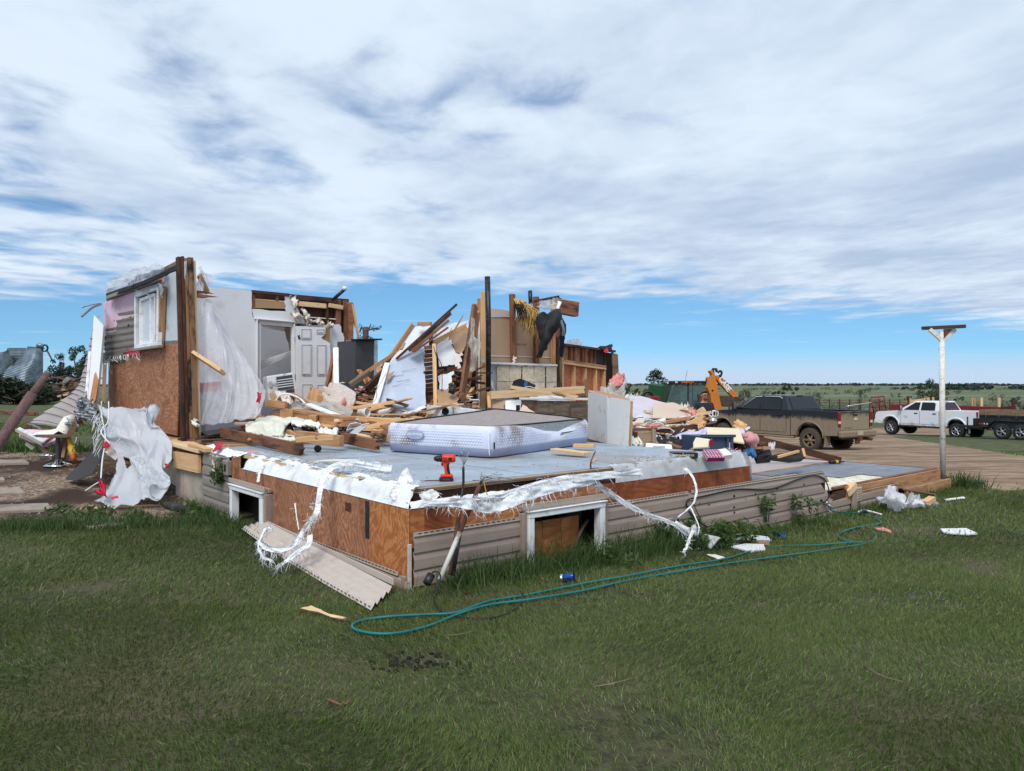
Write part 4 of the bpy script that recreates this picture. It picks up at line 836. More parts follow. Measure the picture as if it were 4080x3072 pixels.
# fallen end wall, slid outwards to the lower left
ew = root('fallen_siding_wall','fallen end wall of grey lapped siding sliding down to the lawn','wall',P(150,1790,12.4))
LE = spline([P(388,1255,14.2),P(362,1370,14.1),P(340,1470,13.9),P(318,1540,13.7),P(245,1605,13.2),P(122,1690,12.6)],60); RE = spline([P(400,1255,13.9),P(384,1370,13.7),P(366,1470,13.5),P(352,1550,13.2),P(322,1640,12.7),P(240,1705,12.2)],60)
for k in range(19):
    a,b = int(k * 59 / 19),int((k + 1) * 59 / 19 + 1.2); b = min(b,59); nr = (RE[a] - LE[a]).cross(LE[b] - LE[a]).normalized(); nr = nr if nr.y < 0 else -nr; jl = random.uniform(-.05,.05)
    ex = (LE[a] - RE[a]).normalized() * jl
    q0,q1 = LE[a] + ex,RE[a]; q2,q3 = RE[b] + nr * .035,LE[b] + nr * .035 + ex; mid = [(q0 + q1) / 2,(q2 + q3) / 2 + nr * .012 - (q2 - q1) * .06]
    m = MB().grid([[q0,mid[0],q1],[q3,mid[1],q2],[q3 - nr * .03,mid[1] - nr * .03,q2 - nr * .03]],smooth=False); m.obj('siding_course','shingle_grey',ew,Matrix.Translation(q0),world=True,thick=.006)
slab('end_board',[P(374,1255,13.7),P(402,1290,13.5),P(385,1600,13.0),P(336,1640,12.9)],.05,'paint_white',ew); slab('end_board',[P(352,1400,13.55),P(362,1400,13.5),P(345,1625,12.95),P(334,1625,13.0)],.08,'white_vinyl',ew)
board('end_stud',P(392,1470,13.3),P(368,1610,12.9),.09,.05,'wood_mid',ew,split=(.15,.1)); board('end_stud',P(418,1440,13.2),P(412,1620,12.8),.06,.05,'wood_grey',ew,split=(.1,.1))
slab('foam_sheet',[P(88,1712,12.55),P(225,1690,12.3),P(215,1752,11.9),P(166,1770,11.85),P(64,1712,12.3)],.04,'foam_pink',ew,jagamp=.02,n=3); slab('foil_edge',[P(62,1712,12.28),P(80,1704,12.35),P(182,1757,11.86),P(168,1772,11.80)],.05,'foil_white',ew); board('edge_batten',P(62,1713,12.26),P(170,1770,11.80),.02,.05,'concrete',ew); board('edge_batten',P(170,1770,11.84),P(226,1730,12.1),.03,.05,'wood_mid',ew); board('edge_batten',P(92,1702,12.6),P(134,1682,12.7),.05,.05,'wood_old',ew)
slab('loose_siding',[P(105,1760,12.3),P(140,1780,12.2),P(128,1792,12.1),P(100,1768,12.2)],.01,'shingle_grey',ew)
for k in range(7):
    f = k / 7; p = P(100 + 70 * f,1700 + 30 * f,12.2 - .3 * f); mw = frame(p.lerp(P(170,1690,12.3),.3 + .05 * (k % 3)) + V3((0,-.03,.03)),P(166,1770,11.8) - P(64,1712,12.3),V3((-.2,-.5,.9))); MB().box((0,0,0),(.10,.02,.004)).obj('foam_print','ink_grey',ew,mw)
# ------------------------------------------------------------------ inside wall with the door
SI = 9.8
iw = root('inside_wall','torn white drywall wall with a doorway and exposed studs','wall',H(SI,2.4,FZ))
def I(x,y,o=0.0):return onS(x,y,SI - o)
def sheet(name,px,mat,parent,o=0.0,th=.013,ja=0.0,n=3,edges=None,seed=1):return slab(name,[I(x,y,o) for x,y in px],th,mat,parent,ja,n,edges,flip=1,seed=seed)
sheet('drywall_sheet',[(700,1128),(1003,1160),(1003,1224),(1006,1262),(1012,1270),(1036,1290),(1036,1720),(700,1760)],'drywall_white',iw,ja=.006,n=4,edges=(1,2))
sheet('drywall_sheet',[(1012,1269),(1004,1232),(1140,1240),(1132,1200),(1140,1174),(1160,1176),(1168,1205),(1186,1230),(1205,1262),(1216,1290),(1170,1288),(1035,1280)],'drywall_white',iw,ja=.02,n=3,edges=(1,2,3,4,5,6,7,8))
sheet('drywall_sheet',[(1170,1300),(1352,1292),(1372,1345),(1358,1395),(1364,1412),(1380,1430),(1392,1480),(1402,1520),(1408,1640),(1170,1650)],'drywall_white',iw,ja=.03,n=3,edges=(1,2,3,4,5,6,7))
sheet('paper_strip',[(1005,1190),(1140,1203),(1142,1231),(1010,1226)],'drywall_paper',iw,-.02); sheet('paper_strip',[(1175,1250),(1215,1265),(1245,1300),(1175,1295)],'drywall_paper',iw,-.03); sheet('brown_panel',[(1368,1200),(1408,1206),(1412,1480),(1395,1470),(1380,1420)],'ply_orange',iw,-.06,ja=.01); sheet('paper_strip',[(1392,1400),(1412,1420),(1415,1510),(1395,1460)],'drywall_paper',iw,.03,ja=.02)
sheet('back_sheathing',[(1000,1158),(1390,1192),(1390,1330),(1000,1290)],'wood_dark',iw,-.13,.02)
board('top_plate',I(1003,1162,-.02),I(1150,1176,-.02),.09,.06,'wood_dark',iw); board('top_plate',I(1155,1186,-.02),I(1345,1202,-.02),.09,.07,'wood_dark',iw); board('lintel',I(1010,1194,-.05),I(1140,1204,-.05),.05,.04,'wood_pale',iw)
for x,y0,y1,mt in ((1008,1165,1300,'wood_old'),(1100,1172,1200,'wood_old'),(1186,1190,1300,'wood_dark'),(1300,1200,1300,'wood_dark'),(1340,1200,1330,'wood_old'),(1350,1195,1420,'wood_old'),(1375,1198,1500,'wood_old')):board('stud',I(x,y0,-.06),I(x + 2,y1,-.06),.09,.055,mt,iw,up=HV)
board('blocking',I(1190,1210,-.01),I(1298,1220,-.01),.06,.10,'wood_pale',iw); board('blocking',I(1308,1216,-.01),I(1365,1226,-.01),.06,.09,'wood_pale',iw); board('cross_strip',I(1200,1262,-.04),I(1340,1272,-.04),.02,.02,'paint_white',iw)
board('loose_batten',I(1405,1210,.05),I(1432,1366,.1),.03,.05,'wood_new',iw,split=(.1,.3),up=HV); board('loose_batten',I(1402,1205,.03),I(1418,1330,.05),.02,.04,'wood_mid',iw,split=(.1,.4),up=HV)
for pts,sd in (([(1155,1255),(1180,1232),(1200,1260),(1210,1290),(1170,1285)],1),([(1195,1225),(1225,1250),(1240,1290),(1215,1300)],2),([(1240,1275),(1275,1268),(1290,1296),(1260,1300)],3),([(1300,1282),(1330,1290),(1322,1302),(1298,1300)],4),([(1375,1375),(1395,1370),(1385,1402),(1370,1410)],5),([(1160,1178),(1180,1195),(1178,1240),(1165,1230)],6)):
    c = [I(x,y,.06) for x,y in pts]; drape('torn_paper',[[c[0],c[1]],[c[-1].lerp(c[0],.4) - HU * .09,c[2].lerp(c[1],.4) - HU * .06],[c[-1],c[2]]],12,10,'gypsum',iw,amp=.12,freq=4,seed=sd + 40,fray=.04)
for a,b in (((1022,1272),(1022,1700)),((1170,1290),(1176,1640)),((1014,1270),(1178,1284))):board('door_casing',I(*a,.025),I(*b,.025),.02,.11,'paint_white',iw,up=HU)
for a,b in (((1033,1280),(1033,1700)),((1164,1294),(1168,1640)),((1033,1284),(1168,1296))):board('door_jamb',I(*a,-.03),I(*b,-.03),.09,.035,'paint_white',iw,up=HV)
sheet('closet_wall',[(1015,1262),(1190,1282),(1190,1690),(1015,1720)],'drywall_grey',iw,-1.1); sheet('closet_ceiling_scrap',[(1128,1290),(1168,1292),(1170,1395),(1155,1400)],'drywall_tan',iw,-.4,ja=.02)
wa,wb = MB(),MB()
for k in range(12):f = k / 11; wa.tube([I(1036,1292 + 13 * f,-.3 - .5 * f),I(1135,1306 + 13 * f,-.3 - .5 * f)],.005,4); wb.tube([I(1036,1440 + 30 * f,-.2 - .2 * f),I(1168,1396 + 18 * f,-.2 - .2 * f)],.005,4)
for k in range(26):f = k / 25; wa.tube([I(1036 + 100 * f,1292 + 14 * f,-.3),I(1036 + 100 * f,1304 + 14 * f,-.8)],.003,3)
for k in range(34):f = k / 33; wb.tube([I(1036 + 132 * f,1440 - 44 * f,-.2),I(1036 + 132 * f,1472 - 58 * f,-.4)],.003,3)
wa.obj('wire_shelf','white_vinyl',iw); wb.obj('wire_shelf','white_vinyl',iw)
dr = root('panel_door','white six-panel interior door hanging open, its upper right corner broken','door',I(1240,1660,.2))
dp = [(1179,1299),(1297,1305),(1297,1330),(1280,1345),(1285,1352),(1300,1358),(1315,1368),(1317,1420),(1312,1480),(1310,1640),(1184,1645)]
sheet('leaf',dp,'paint_white',dr,.16,.035); sheet('core',[(1297,1305),(1315,1306),(1314,1362),(1300,1358),(1282,1346),(1295,1335)],'cardboard',dr,.13,.01)
for x0,y0,x1,y1 in ((1202,1312,1240,1352),(1263,1313,1293,1330),(1203,1374,1242,1496),(1264,1376,1300,1496),(1205,1532,1244,1640),(1266,1534,1302,1640)):
    pn = sheet('panel',[(x0 + 5,y0 + 5),(x1 - 5,y0 + 5.4),(x1 - 5,y1 - 6),(x0 + 5,y1 - 6)],'paint_white',dr,.178,.016)
    for a,b in (((x0,y0),(x1,y0)),((x0,y1),(x1,y1)),((x0,y0),(x0,y1)),((x1,y0),(x1,y1))):board('moulding',I(*a,.166),I(*b,.166),.012,.014,'drywall_grey',pn,up=HU)
sheet('punched_hole',[(1186,1338),(1192,1334),(1199,1345),(1194,1354),(1187,1350)],'black_hole',dr,.163,.002,.02); sheet('punched_hole',[(1208,1492),(1216,1494),(1214,1504)],'black_hole',dr,.163,.002,.01)
for y in (1342,1490,1600):board('hinge',I(1176,y,.10),I(1176,y + 20,.10),.02,.03,'metal_steel',dr,up=HU)
# plastic film hanging beside the wall end
drape('plastic_sheet',[[onT(800,1090,.45),onT(785,1150,.42),onT(776,1240,.42),onT(772,1400,.42),onT(768,1550,.42),onT(765,1690,.45)],[P(815,1200,10.9),P(850,1250,10.7),P(870,1330,10.5),P(880,1450,10.4),P(870,1580,10.3),P(840,1700,10.2)],[P(818,1202,11.2),P(880,1300,11.0),P(930,1400,10.8),P(950,1500,10.5),P(950,1600,10.3),P(930,1690,10.1)],[P(822,1204,11.3),P(905,1310,11.2),P(985,1430,11.0),P(1040,1510,10.7),P(1062,1580,10.4),P(1040,1660,10.2)]],60,60,'plastic_film',amp=.10,freq=3.2,seed=51,aniso=(3.2,.5),fray=.05,label='clear plastic sheet draped from the wall end over the debris',cat='plastic sheet')
drape('plastic_sheet',[[P(792,1060,11.0),P(800,1100,11.0)],[P(820,1085,11.3),P(822,1140,11.2)],[P(852,1100,11.5),P(826,1165,11.3)]],12,10,'plastic_film',amp=.05,freq=4,seed=52,label='small flap of clear plastic flying at the top of the wall end',cat='plastic sheet')
drape('red_tape_scrap',[[P(1020,1560,10.2),P(1044,1562,10.2)],[P(1024,1580,10.18),P(1042,1584,10.18)],[P(1015,1605,10.2),P(1036,1610,10.2)]],8,6,'red_tape',amp=.03,freq=6,seed=53,fray=.02,label='crumpled red tape scrap stuck on the hanging plastic',cat='tape')
board('wall_brace',onT(752,1168,.30),P(885,1182,10.6),.05,.10,'wood_old',split=(0,.5)); tag(bpy.data.objects['wall_brace'],'splintered brown board sticking out sideways from the wall end','board')
tag(board('wall_brace',P(775,1410,10.55),P(888,1484,10.1),.05,.12,'wood_new',up=(.3,-.9,.2)),'new board nailed to the wall end, slanting across the plastic','board'); tag(board('wall_brace',P(793,1095,10.9),P(826,1166,11.1),.04,.09,'wood_mid'),'short brown batten under the flap at the top of the wall','board')
# ------------------------------------------------------------------ bathroom wall and tub
SB = 6.5
bw = root('bathroom_wall','tan bathroom wall of bare studs above beige tiles','wall',H(SB,6.9,.7))
def B(x,y,o=0.0):return onS(x,y,SB - o)
def bsheet(name,px,mat,parent,o=0.0,th=.013,ja=0.0,n=3,edges=None,seed=1):return slab(name,[B(x,y,o) for x,y in px],th,mat,parent,ja,n,edges,seed=seed)
bsheet('drywall_back',[(1952,1262),(2245,1268),(2245,1450),(1952,1445)],'drywall_tan',bw,-.12); bsheet('drywall_top',[(1952,1228),(1995,1232),(2030,1240),(2040,1265),(1952,1258)],'drywall_pink',bw,-.10); bsheet('drywall_low',[(1952,1442),(2230,1450),(2230,1700),(1952,1705)],'drywall_grey',bw,-.02)
for a,b,m_ in (((2029,1172),(2052,1450),'wood_old'),((2124,1182),(2143,1455),'wood_old')):
    board('stud',B(a[0] + 11,a[1],-.05),B(b[0] - 6,b[1],-.05),.10,.085,m_,bw,up=HV)
    board('stud_edge',B(a[0] + 19,a[1] + 3,-.03),B(b[0] + 1,b[1],-.03),.06,.03,'wood_dark',bw,up=HV)
for x,m_ in ((2203,'wood_mid'),(2218,'wood_dark'),(2228,'wood_stained')):board('stud',B(x,1188,-.04),B(x + 2,1690,-.03),.09,.07,m_,bw,up=HV)
board('paper_line',B(1952,1418,-.11),B(2230,1425,-.11),.005,.012,'paint_white',bw); board('top_plate',B(2130,1200,-.03),B(2225,1182,-.05),.07,.05,'wood_dark',bw)
board('header_block',B(2228,1222,.1),B(2296,1236,.1),.16,.28,'wood_old',bw); board('header_cap',B(2228,1196,.08),B(2298,1208,.08),.18,.035,'wood_mid',bw)
board('tile_cap',B(1955,1447,.03),B(2218,1456,.03),.06,.035,'paint_white',bw); drape('torn_caulk',[[B(1955,1447,.03),B(1955,1455,.03)],[B(2080,1452,.05),B(2080,1460,.04)],[B(2220,1456,.03),B(2220,1462,.03)]],30,4,'gypsum',bw,amp=.02,freq=12,seed=61,fray=.03)
rows = [(1459,1519),(1521,1570)]; cols = [(1981,2028),(2030,2076),(2082,2127),(2129,2171),(2177,2218)]
for (y0,y1) in rows:
    for (x0,x1) in cols:
        e = (x0 - 1980) * .012; bsheet('wall_tile',[(x0,y0 + e),(x1,y0 + e + .5),(x1,y1 + e + .5),(x0,y1 + e)],'bath_tile',bw,.012,.014)
for x in (2079,2174):
    for k in range(16):bsheet('mosaic_chip',[(x - 1.8 + 1.9 * j,1461 + k * 6.6) for j in (0,1)] + [(x + .1 + 1.9 * 0 + (1.8 if 0 else 0),1466.5 + k * 6.6),(x - 1.8,1466.5 + k * 6.6)],random.choice(('wood_dark','bath_tile','wood_grey')),bw,.012,.012) if k % 2 else bsheet('mosaic_chip',[(x,1461 + k * 6.6),(x + 1.8,1461 + k * 6.6),(x + 1.8,1466.5 + k * 6.6),(x,1466.5 + k * 6.6)],random.choice(('wood_dark','wood_grey')),bw,.012,.012)
text('print','05/19/6 C 10:25',.045,'ink_black',frame(B(2075,1372,-.10),HV) @ Matrix.Rotation(rad(90),4,'X'),bw)
# black vent stack and the wall end beside it
tag(MB().tube([P(1942,1102,13.2),P(1946,1300,13.2),P(1946,1640,13.2)],.050,12).obj('vent_pipe','pipe_black',None,Matrix.Translation(P(1946,1640,13.2)),world=True),'tall black vent pipe rising out of the wreck','pipe')
tag(MB().tube([P(2112,1158,15.6),P(2115,1225,15.6)],.045,10).obj('vent_pipe','pipe_black',None,Matrix.Translation(P(2115,1225,15.6)),world=True),'short black pipe stub behind the bathroom studs','pipe')
we = root('wall_end','upright broken wall end of studs left of the black pipe','wall',P(1920,1640,13.3))
board('stud',P(1926,1164,13.35),P(1926,1625,13.3),.10,.075,'wood_new',we,up=(0,1,0)); board('stud',P(1912,1190,13.5),P(1904,1625,13.4),.09,.05,'wood_mid',we,up=(0,1,0)); board('corner_bead',P(1909,1270,13.3),P(1909,1625,13.3),.03,.035,'white_vinyl',we,up=(0,1,0)); board('stud',P(1895,1210,13.6),P(1892,1625,13.5),.09,.045,'wood_mid',we,up=(0,1,0)); slab('bracket',[P(1918,1428,13.2),P(1932,1428,13.2),P(1932,1444,13.2),P(1918,1444,13.2)],.01,'metal_steel',we)
slab('dark_doorway',[P(1858,1480,13.9),P(1895,1480,13.9),P(1895,1640,13.9),P(1850,1640,13.9)],.02,'black_hole',we)
# framing on the right
rw = root('stud_wall','half-height stud wall of orange plywood right of the bathroom','wall',P(2320,1590,17))
A0,A1 = (2240,15.9),(2412,17.6)
def R(x,y,o=0.0):f = (x - A0[0]) / (A1[0] - A0[0]); return P(x,y,A0[1] + (A1[1] - A0[1]) * f - o)
slab('plywood_back',[R(2240,1440,-.12),R(2410,1462,-.12),R(2412,1680,-.12),R(2240,1690,-.12)],.02,'ply_pink',rw); slab('plywood_back',[R(2240,1372,-.14),R(2408,1396,-.14),R(2408,1462,-.14),R(2240,1440,-.14)],.02,'ply_orange',rw)
for k,x in enumerate((2284,2328,2370,2404)):board('stud',R(x,1455 + .13 * (x - 2240),0),R(x + 2,1680,0),.10,.045,'wood_new',rw,up=R(2412,1500) - R(2240,1500))
for k,x in enumerate((2272,2286,2318,2326,2352,2366)):board('stud',R(x,1376 + .12 * (x - 2240),-.03),R(x + 1,1446 + .12 * (x - 2240),-.03),.09,.05,'wood_old',rw,up=R(2412,1500) - R(2240,1500))
board('plate',R(2240,1438),R(2408,1461),.11,.05,'wood_mid',rw); board('plate',R(2240,1446),R(2408,1470),.11,.045,'wood_new',rw); board('plate',R(2236,1372),R(2446,1400),.11,.05,'wood_dark',rw); board('stud',R(2241,1446),R(2241,1690),.1,.06,'wood_pale',rw,up=(1,0,0))
slab('black_panel',[R(2370,1396,.03),R(2404,1400,.03),R(2404,1452,.03),R(2370,1446,.03)],.02,'black_foam',rw); slab('black_panel',[R(2408,1402,.02),R(2440,1408,.02),R(2442,1540,.02),R(2410,1530,.02)],.03,'black_hole',rw); board('stud',R(2408,1402),R(2414,1560),.1,.05,'wood_dark',rw,up=(1,0,0)); slab('end_plywood',[R(2438,1406,.06),R(2462,1412,.1),R(2466,1496,.1),R(2444,1520,.06)],.03,'wood_grey',rw); board('end_stud',R(2440,1404),R(2450,1530),.1,.05,'wood_mid',rw,up=(1,0,0))
tag(slab('leaning_board',[R(2320,1520,.25),R(2336,1508,.25),R(2350,1560,.3),R(2334,1568,.3)],.02,'cardboard'),'small cardboard sheet leaning against the orange stud wall','cardboard')
# ------------------------------------------------------------------ loose lumber: (label, end, end, width, height, material, splintered ends, up)
def lumber(label,a,b,w,h,mat,split=(0,0),up=(0,0,1),name='loose_board',cat='board'):
    return tag(board(name,P(*a),P(*b),w,h,mat,None,up,split,seed=label),label,cat)
for row in (
    ('long dark brown joist lying across the front of the lumber pile',(884,1722,10.3),(1208,1792,8.15),.05,.125,'wood_old',(.0,.06)),
    ('pale new short stud with pencil marks on the front of the pile',(1187,1752,8.6),(1336,1742,8.45),.10,.062,'wood_new'),
    ('weathered brown beam behind the pale short stud',(1180,1736,9.2),(1362,1758,8.75),.07,.13,'wood_mid',(.05,.0)),
    ('dark brown joist right of the pale short stud, nails in its end',(1366,1745,9.3),(1508,1774,8.5),.06,.12,'wood_old',(.0,.05)),
    ('tan stud running behind the left end of the mattress',(1478,1722,9.9),(1600,1760,9.0),.06,.10,'wood_new'),
    ('short tan stud end showing above the tan stud by the mattress',(1520,1705,10.1),(1610,1722,9.7),.06,.09,'wood_mid'),
    ('upper board of the nailed header in the pile',(1150,1632,11.4),(1392,1668,10.1),.20,.045,'wood_mid'),
    ('middle board of the nailed header in the pile',(1168,1648,11.3),(1388,1680,10.1),.19,.045,'wood_mid'),
    ('lowest board of the nailed header in the pile',(1172,1660,11.2),(1384,1694,10.05),.18,.045,'wood_mid'),
    ('square block end of the nailed header on its left',(1117,1648,10.9),(1168,1648,10.9),.05,.115,'wood_mid'),
    ('short block standing against the middle of the nailed header',(1243,1672,10.35),(1262,1664,10.7),.12,.11,'wood_mid'),
    ('upper of the two long studs behind the mattress corner',(1414,1664,11.1),(1612,1680,10.2),.10,.055,'wood_new'),
    ('lower of the two long studs behind the mattress corner',(1416,1678,11.0),(1606,1696,10.15),.10,.055,'wood_mid'),
    ('long straight pale stud pointing up right over the bucket',(1340,1634,11.2),(1572,1604,10.9),.06,.045,'wood_new'),
    ('scorched block end left of the pile beside the plastic sheet',(1066,1606,11.0),(1140,1614,10.9),.07,.10,'wood_mid'),
    ('thin dark batten under the insulation in the pile',(1420,1718,9.9),(1520,1722,9.8),.03,.02,'wood_dark'),
    ('cracked brown board in front of the torn siding scraps',(1140,1722,9.8),(1190,1750,9.4),.05,.10,'wood_mid',(.1,.05)),
    ('reddish board offcut on top of the dark brown joist',(1368,1730,9.0),(1412,1736,8.9),.10,.03,'wood_old',(.02,.05)),
    ('pale splintered lath right of the reddish offcut',(1410,1728,9.2),(1490,1745,9.0),.10,.02,'wood_pale',(.05,.15)),
    ('second pale lath beneath the splintered lath',(1440,1724,9.4),(1520,1742,9.2),.08,.02,'wood_grey',(.05,.15)),
    ('long dark joist edge behind the bare floor boards',(820,1735,10.9),(1050,1758,10.0),.05,.06,'wood_grey'),
    ('brown stud leaning against the white door',(1338,1400,12.6),(1300,1552,12.2),.05,.11,'wood_old'),
    ('short brown stud standing right of the leaning stud',(1332,1450,12.5),(1328,1560,12.2),.05,.08,'wood_mid'),
    ('tan board poking out below the grey blanket',(1282,1586,11.5),(1330,1570,11.9),.16,.09,'wood_mid'),
    ('long thin brown stud slanting up from the rubble past the fridge',(1424,1506,12.6),(1598,1392,12.9),.05,.06,'wood_mid',(0,.1)),
    ('black charred beam slanting behind the long thin stud',(1452,1560,12.3),(1560,1455,12.9),.06,.12,'wood_dark',(.1,.1)),
    ('brown board slanting from the blanket towards the fridge',(1385,1540,12.3),(1475,1480,12.7),.09,.07,'wood_grey',(.1,.1)),
    ('short tan block behind the tilted white panel',(1504,1468,13.2),(1532,1480,13.2),.09,.13,'wood_new'),
    ('pale frame stud along the left edge of the upper white panel',(1525,1468,12.8),(1648,1290,13.2),.06,.07,'wood_mid',(0,.05)),
    ('topmost dark thin board of the fan jutting skyward',(1575,1434,12.3),(1824,1209,12.6),.04,.04,'wood_dark',(.1,.1)),
    ('wide brown board second in the fan jutting skyward',(1628,1396,12.25),(1797,1246,12.5),.05,.062,'wood_dark',(0,.03)),
    ('third brown board in the fan jutting skyward',(1640,1400,12.2),(1790,1275,12.4),.05,.045,'wood_old',(0,.05)),
    ('lowest thin board in the fan jutting skyward',(1650,1402,12.15),(1786,1304,12.35),.04,.032,'wood_old',(0,.05)),
    ('sharp splinter of wood standing above the collapsed wall',(1776,1368,12.4),(1844,1245,12.5),.03,.075,'wood_mid',(.15,.5)),
    ('pale beam slanting from the lath wall to the upright wall end',(1722,1374,12.6),(1866,1300,12.9),.06,.13,'wood_new',(0,.05)),
    ('big brown painted plank leaning left of the black pipe',(1893,1212,12.8),(1838,1590,12.2),.05,.17,'wood_old',(.06,.1)),
    ('shorter plank edge behind the big leaning plank',(1908,1240,13.0),(1858,1590,12.5),.05,.07,'wood_mid',(.06,.1)),
    ('short board at the foot of the big leaning plank',(1826,1600,12.0),(1850,1570,12.1),.06,.10,'wood_old',(.05,.05)),
    ('crosspiece in the collapsed wall cavity',(1782,1472,12.8),(1840,1470,12.8),.05,.08,'wood_mid'),
    ('curved pale board below the lath wall',(1690,1620,11.9),(1748,1650,11.6),.06,.10,'wood_new',(.05,.05)),
    ('short post block at the foot of the black pipe',(1944,1568,12.6),(1950,1632,12.4),.06,.11,'wood_new'),
    ('wide pale plank lying over the bathtub',(1954,1574,12.2),(2330,1552,12.9),.06,.125,'wood_pale',(.0,.04)),
    ('thin pale strip crossing the wide plank on the tub',(2034,1542,12.1),(2302,1583,12.3),.05,.055,'wood_pale',(.0,.03)),
    ('splintered tan stick lying on the tub plank',(2195,1558,12.2),(2270,1578,12.2),.03,.035,'wood_mid',(.1,.2)),
    ('thin board under the right end of the mattress',(2205,1792,8.3),(2340,1808,8.0),.13,.035,'wood_pale'),
    ('short board end under the mattress corner by the white cabinet',(2285,1776,8.9),(2368,1776,8.85),.12,.045,'wood_new'),
    ('bright new stud sticking up from the drywall rubble by the man',(2757,1662,11.6),(2806,1630,11.5),.09,.085,'wood_pale'),
    ('heavy dark broken beam in front of the drywall rubble',(2616,1726,10.3),(2778,1702,10.5),.10,.09,'wood_dark',(.15,.05)),
    ('grey broken lath stack on the lilac drywall',(2568,1650,11.6),(2598,1652,11.6),.12,.03,'wood_grey',(.1,.05)),
    ('dark stick standing beside the white cabinet',(2518,1655,9.9),(2514,1700,9.8),.03,.03,'wood_dark',(.05,.05)),
    ('long brown beam lying on the dirt from the clothes pile to the deck',(3000,1745,12.6),(3345,1834,13.1),.10,.11,'wood_dark'),
    ('brown lath lying among the clothes beside the blue tote',(2925,1790,10.1),(3072,1782,10.6),.05,.03,'wood_mid',(.05,.2)),
    ('reddish brown plank on the floor right of the white drawers',(2638,1762,9.9),(2730,1792,9.5),.12,.03,'wood_old',(.1,.1)),
):lumber(*row)
rg = random.Random(44)
text('pencil_mark','D',.07,'ink_black',frame(P(1265,1742,8.47) + V3((0,-.004,.0)),(1,-.1,.02)) @ Matrix.Rotation(rad(80),4,'X'),bpy.data.objects['loose_board.001'])
# lath wall: planks nailed to a stud
lt = root('lath_wall','narrow strip of dark lath planks on a pale stud in the collapsed heap','wall',P(1712,1630,12.0))
for k in range(15):
    y = 1378 + k * 16.8; lx = 2.0 * math.sin(k * 1.7); board('lath_plank',P(1690 + lx,y + 8,12.15),P(1724,y + 4,12.3),.03,.062,rg.choice(('wood_dark','wood_old')),lt,up=(0,0,1),split=(.03,.0),seed=k)
board('lath_stud',P(1730,1372,12.25),P(1736,1634,11.9),.06,.075,'wood_new',lt,up=(0,1,0)); board('lath_top',P(1716,1318,12.5),P(1718,1380,12.4),.06,.09,'wood_dark',lt,up=(0,1,0),split=(.1,0)); board('lath_top_board',P(1660,1291,12.9),P(1724,1290,12.9),.08,.06,'wood_mid',lt,split=(.05,.08)); board('lath_foot',P(1728,1625,11.9),P(1690,1632,11.9),.06,.05,'wood_dark',lt,split=(.1,.1))
# ------------------------------------------------------------------ broken wall and ceiling sheets
def scrap(label,px,mat,th=.013,ja=.02,n=3,name='drywall_piece',cat='drywall',seed=1):return tag(slab(name,[P(*p) for p in px],th,mat,None,ja,n,seed=seed),label,cat)
big = scrap('large tilted pale blue wall panel leaning in the heap',[(1500,1640,11.6),(1543,1452,12.3),(1600,1412,12.45),(1632,1396,12.5),(1691,1386,12.55),(1698,1616,11.75),(1612,1648,11.6)],'drywall_blue',ja=.012,n=4)
for a,b,w in (((1487,1638,11.5),(1543,1446,12.25),.09),((1606,1652,11.5),(1696,1620,11.7),.07),((1692,1392,12.5),(1697,1430,12.4),.05)):board('white_trim',P(*a),P(*b),.02,w,'white_vinyl',big,up=P(1700,1600,11.7) - P(1540,1600,11.7))
for k in range(4):
    a = (1560 + rg.uniform(-20,60),1480 + k * 20,11.98); string('crease',[P(a[0],a[1],12.16 - k * .07),P(a[0] + rg.uniform(30,70),a[1] - rg.uniform(5,26),12.18 - k * .07)],.004,'drywall_grey',big,5,3)
slab('torn_patch',[P(1533,1520,11.93),P(1548,1490,12.05),P(1572,1478,12.08),P(1552,1512,11.95)],.006,'drywall_paper',big)
scrap('white wall panel standing behind the fan of boards',[(1542,1462,12.7),(1655,1300,13.1),(1722,1296,13.1),(1735,1330,13.0),(1590,1450,12.7)],'drywall_white',ja=.025)
tag(slab('drywall_piece',[P(1592,1392,12.65),P(1606,1362,12.75),P(1616,1366,12.75),P(1604,1388,12.65)],.02,'drywall_paper'),'small brown torn patch on the panel behind the fan of boards','drywall')
scrap('tan ceiling sheet hanging beside the big leaning plank',[(1792,1338,12.7),(1862,1312,12.8),(1866,1375,12.7),(1830,1408,12.6),(1812,1402,12.6)],'drywall_tan')
scrap('white torn sheet folded below the tan ceiling sheet',[(1736,1378,12.6),(1790,1338,12.7),(1818,1412,12.5),(1806,1455,12.4),(1750,1462,12.4)],'drywall_white')
scrap('white sheet behind the splinter at the top of the heap',[(1738,1318,13.1),(1800,1288,13.2),(1868,1278,13.3),(1868,1312,13.2),(1738,1372,13.0)],'drywall_white')
scrap('crumpled white scrap at the right of the collapsed cavity',[(1812,1412,12.4),(1840,1405,12.5),(1842,1440,12.4),(1822,1470,12.3),(1808,1450,12.3)],'gypsum',ja=.04)
scrap('lower white torn sheet in the collapsed cavity',[(1745,1500,12.3),(1808,1480,12.4),(1800,1520,12.2),(1770,1560,12.1),(1750,1550,12.1)],'drywall_white',ja=.03)
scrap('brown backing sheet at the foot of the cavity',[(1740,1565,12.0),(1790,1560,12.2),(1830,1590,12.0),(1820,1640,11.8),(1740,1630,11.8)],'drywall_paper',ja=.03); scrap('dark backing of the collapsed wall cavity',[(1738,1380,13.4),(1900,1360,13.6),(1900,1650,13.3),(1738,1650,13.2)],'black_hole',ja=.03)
scrap('pale concrete block wall under the tilted panel',[(1620,1670,11.9),(1700,1640,11.9),(1712,1672,11.8),(1700,1690,11.8),(1620,1690,11.9)],'concrete',th=.15,ja=.01,name='block_wall',cat='wall')
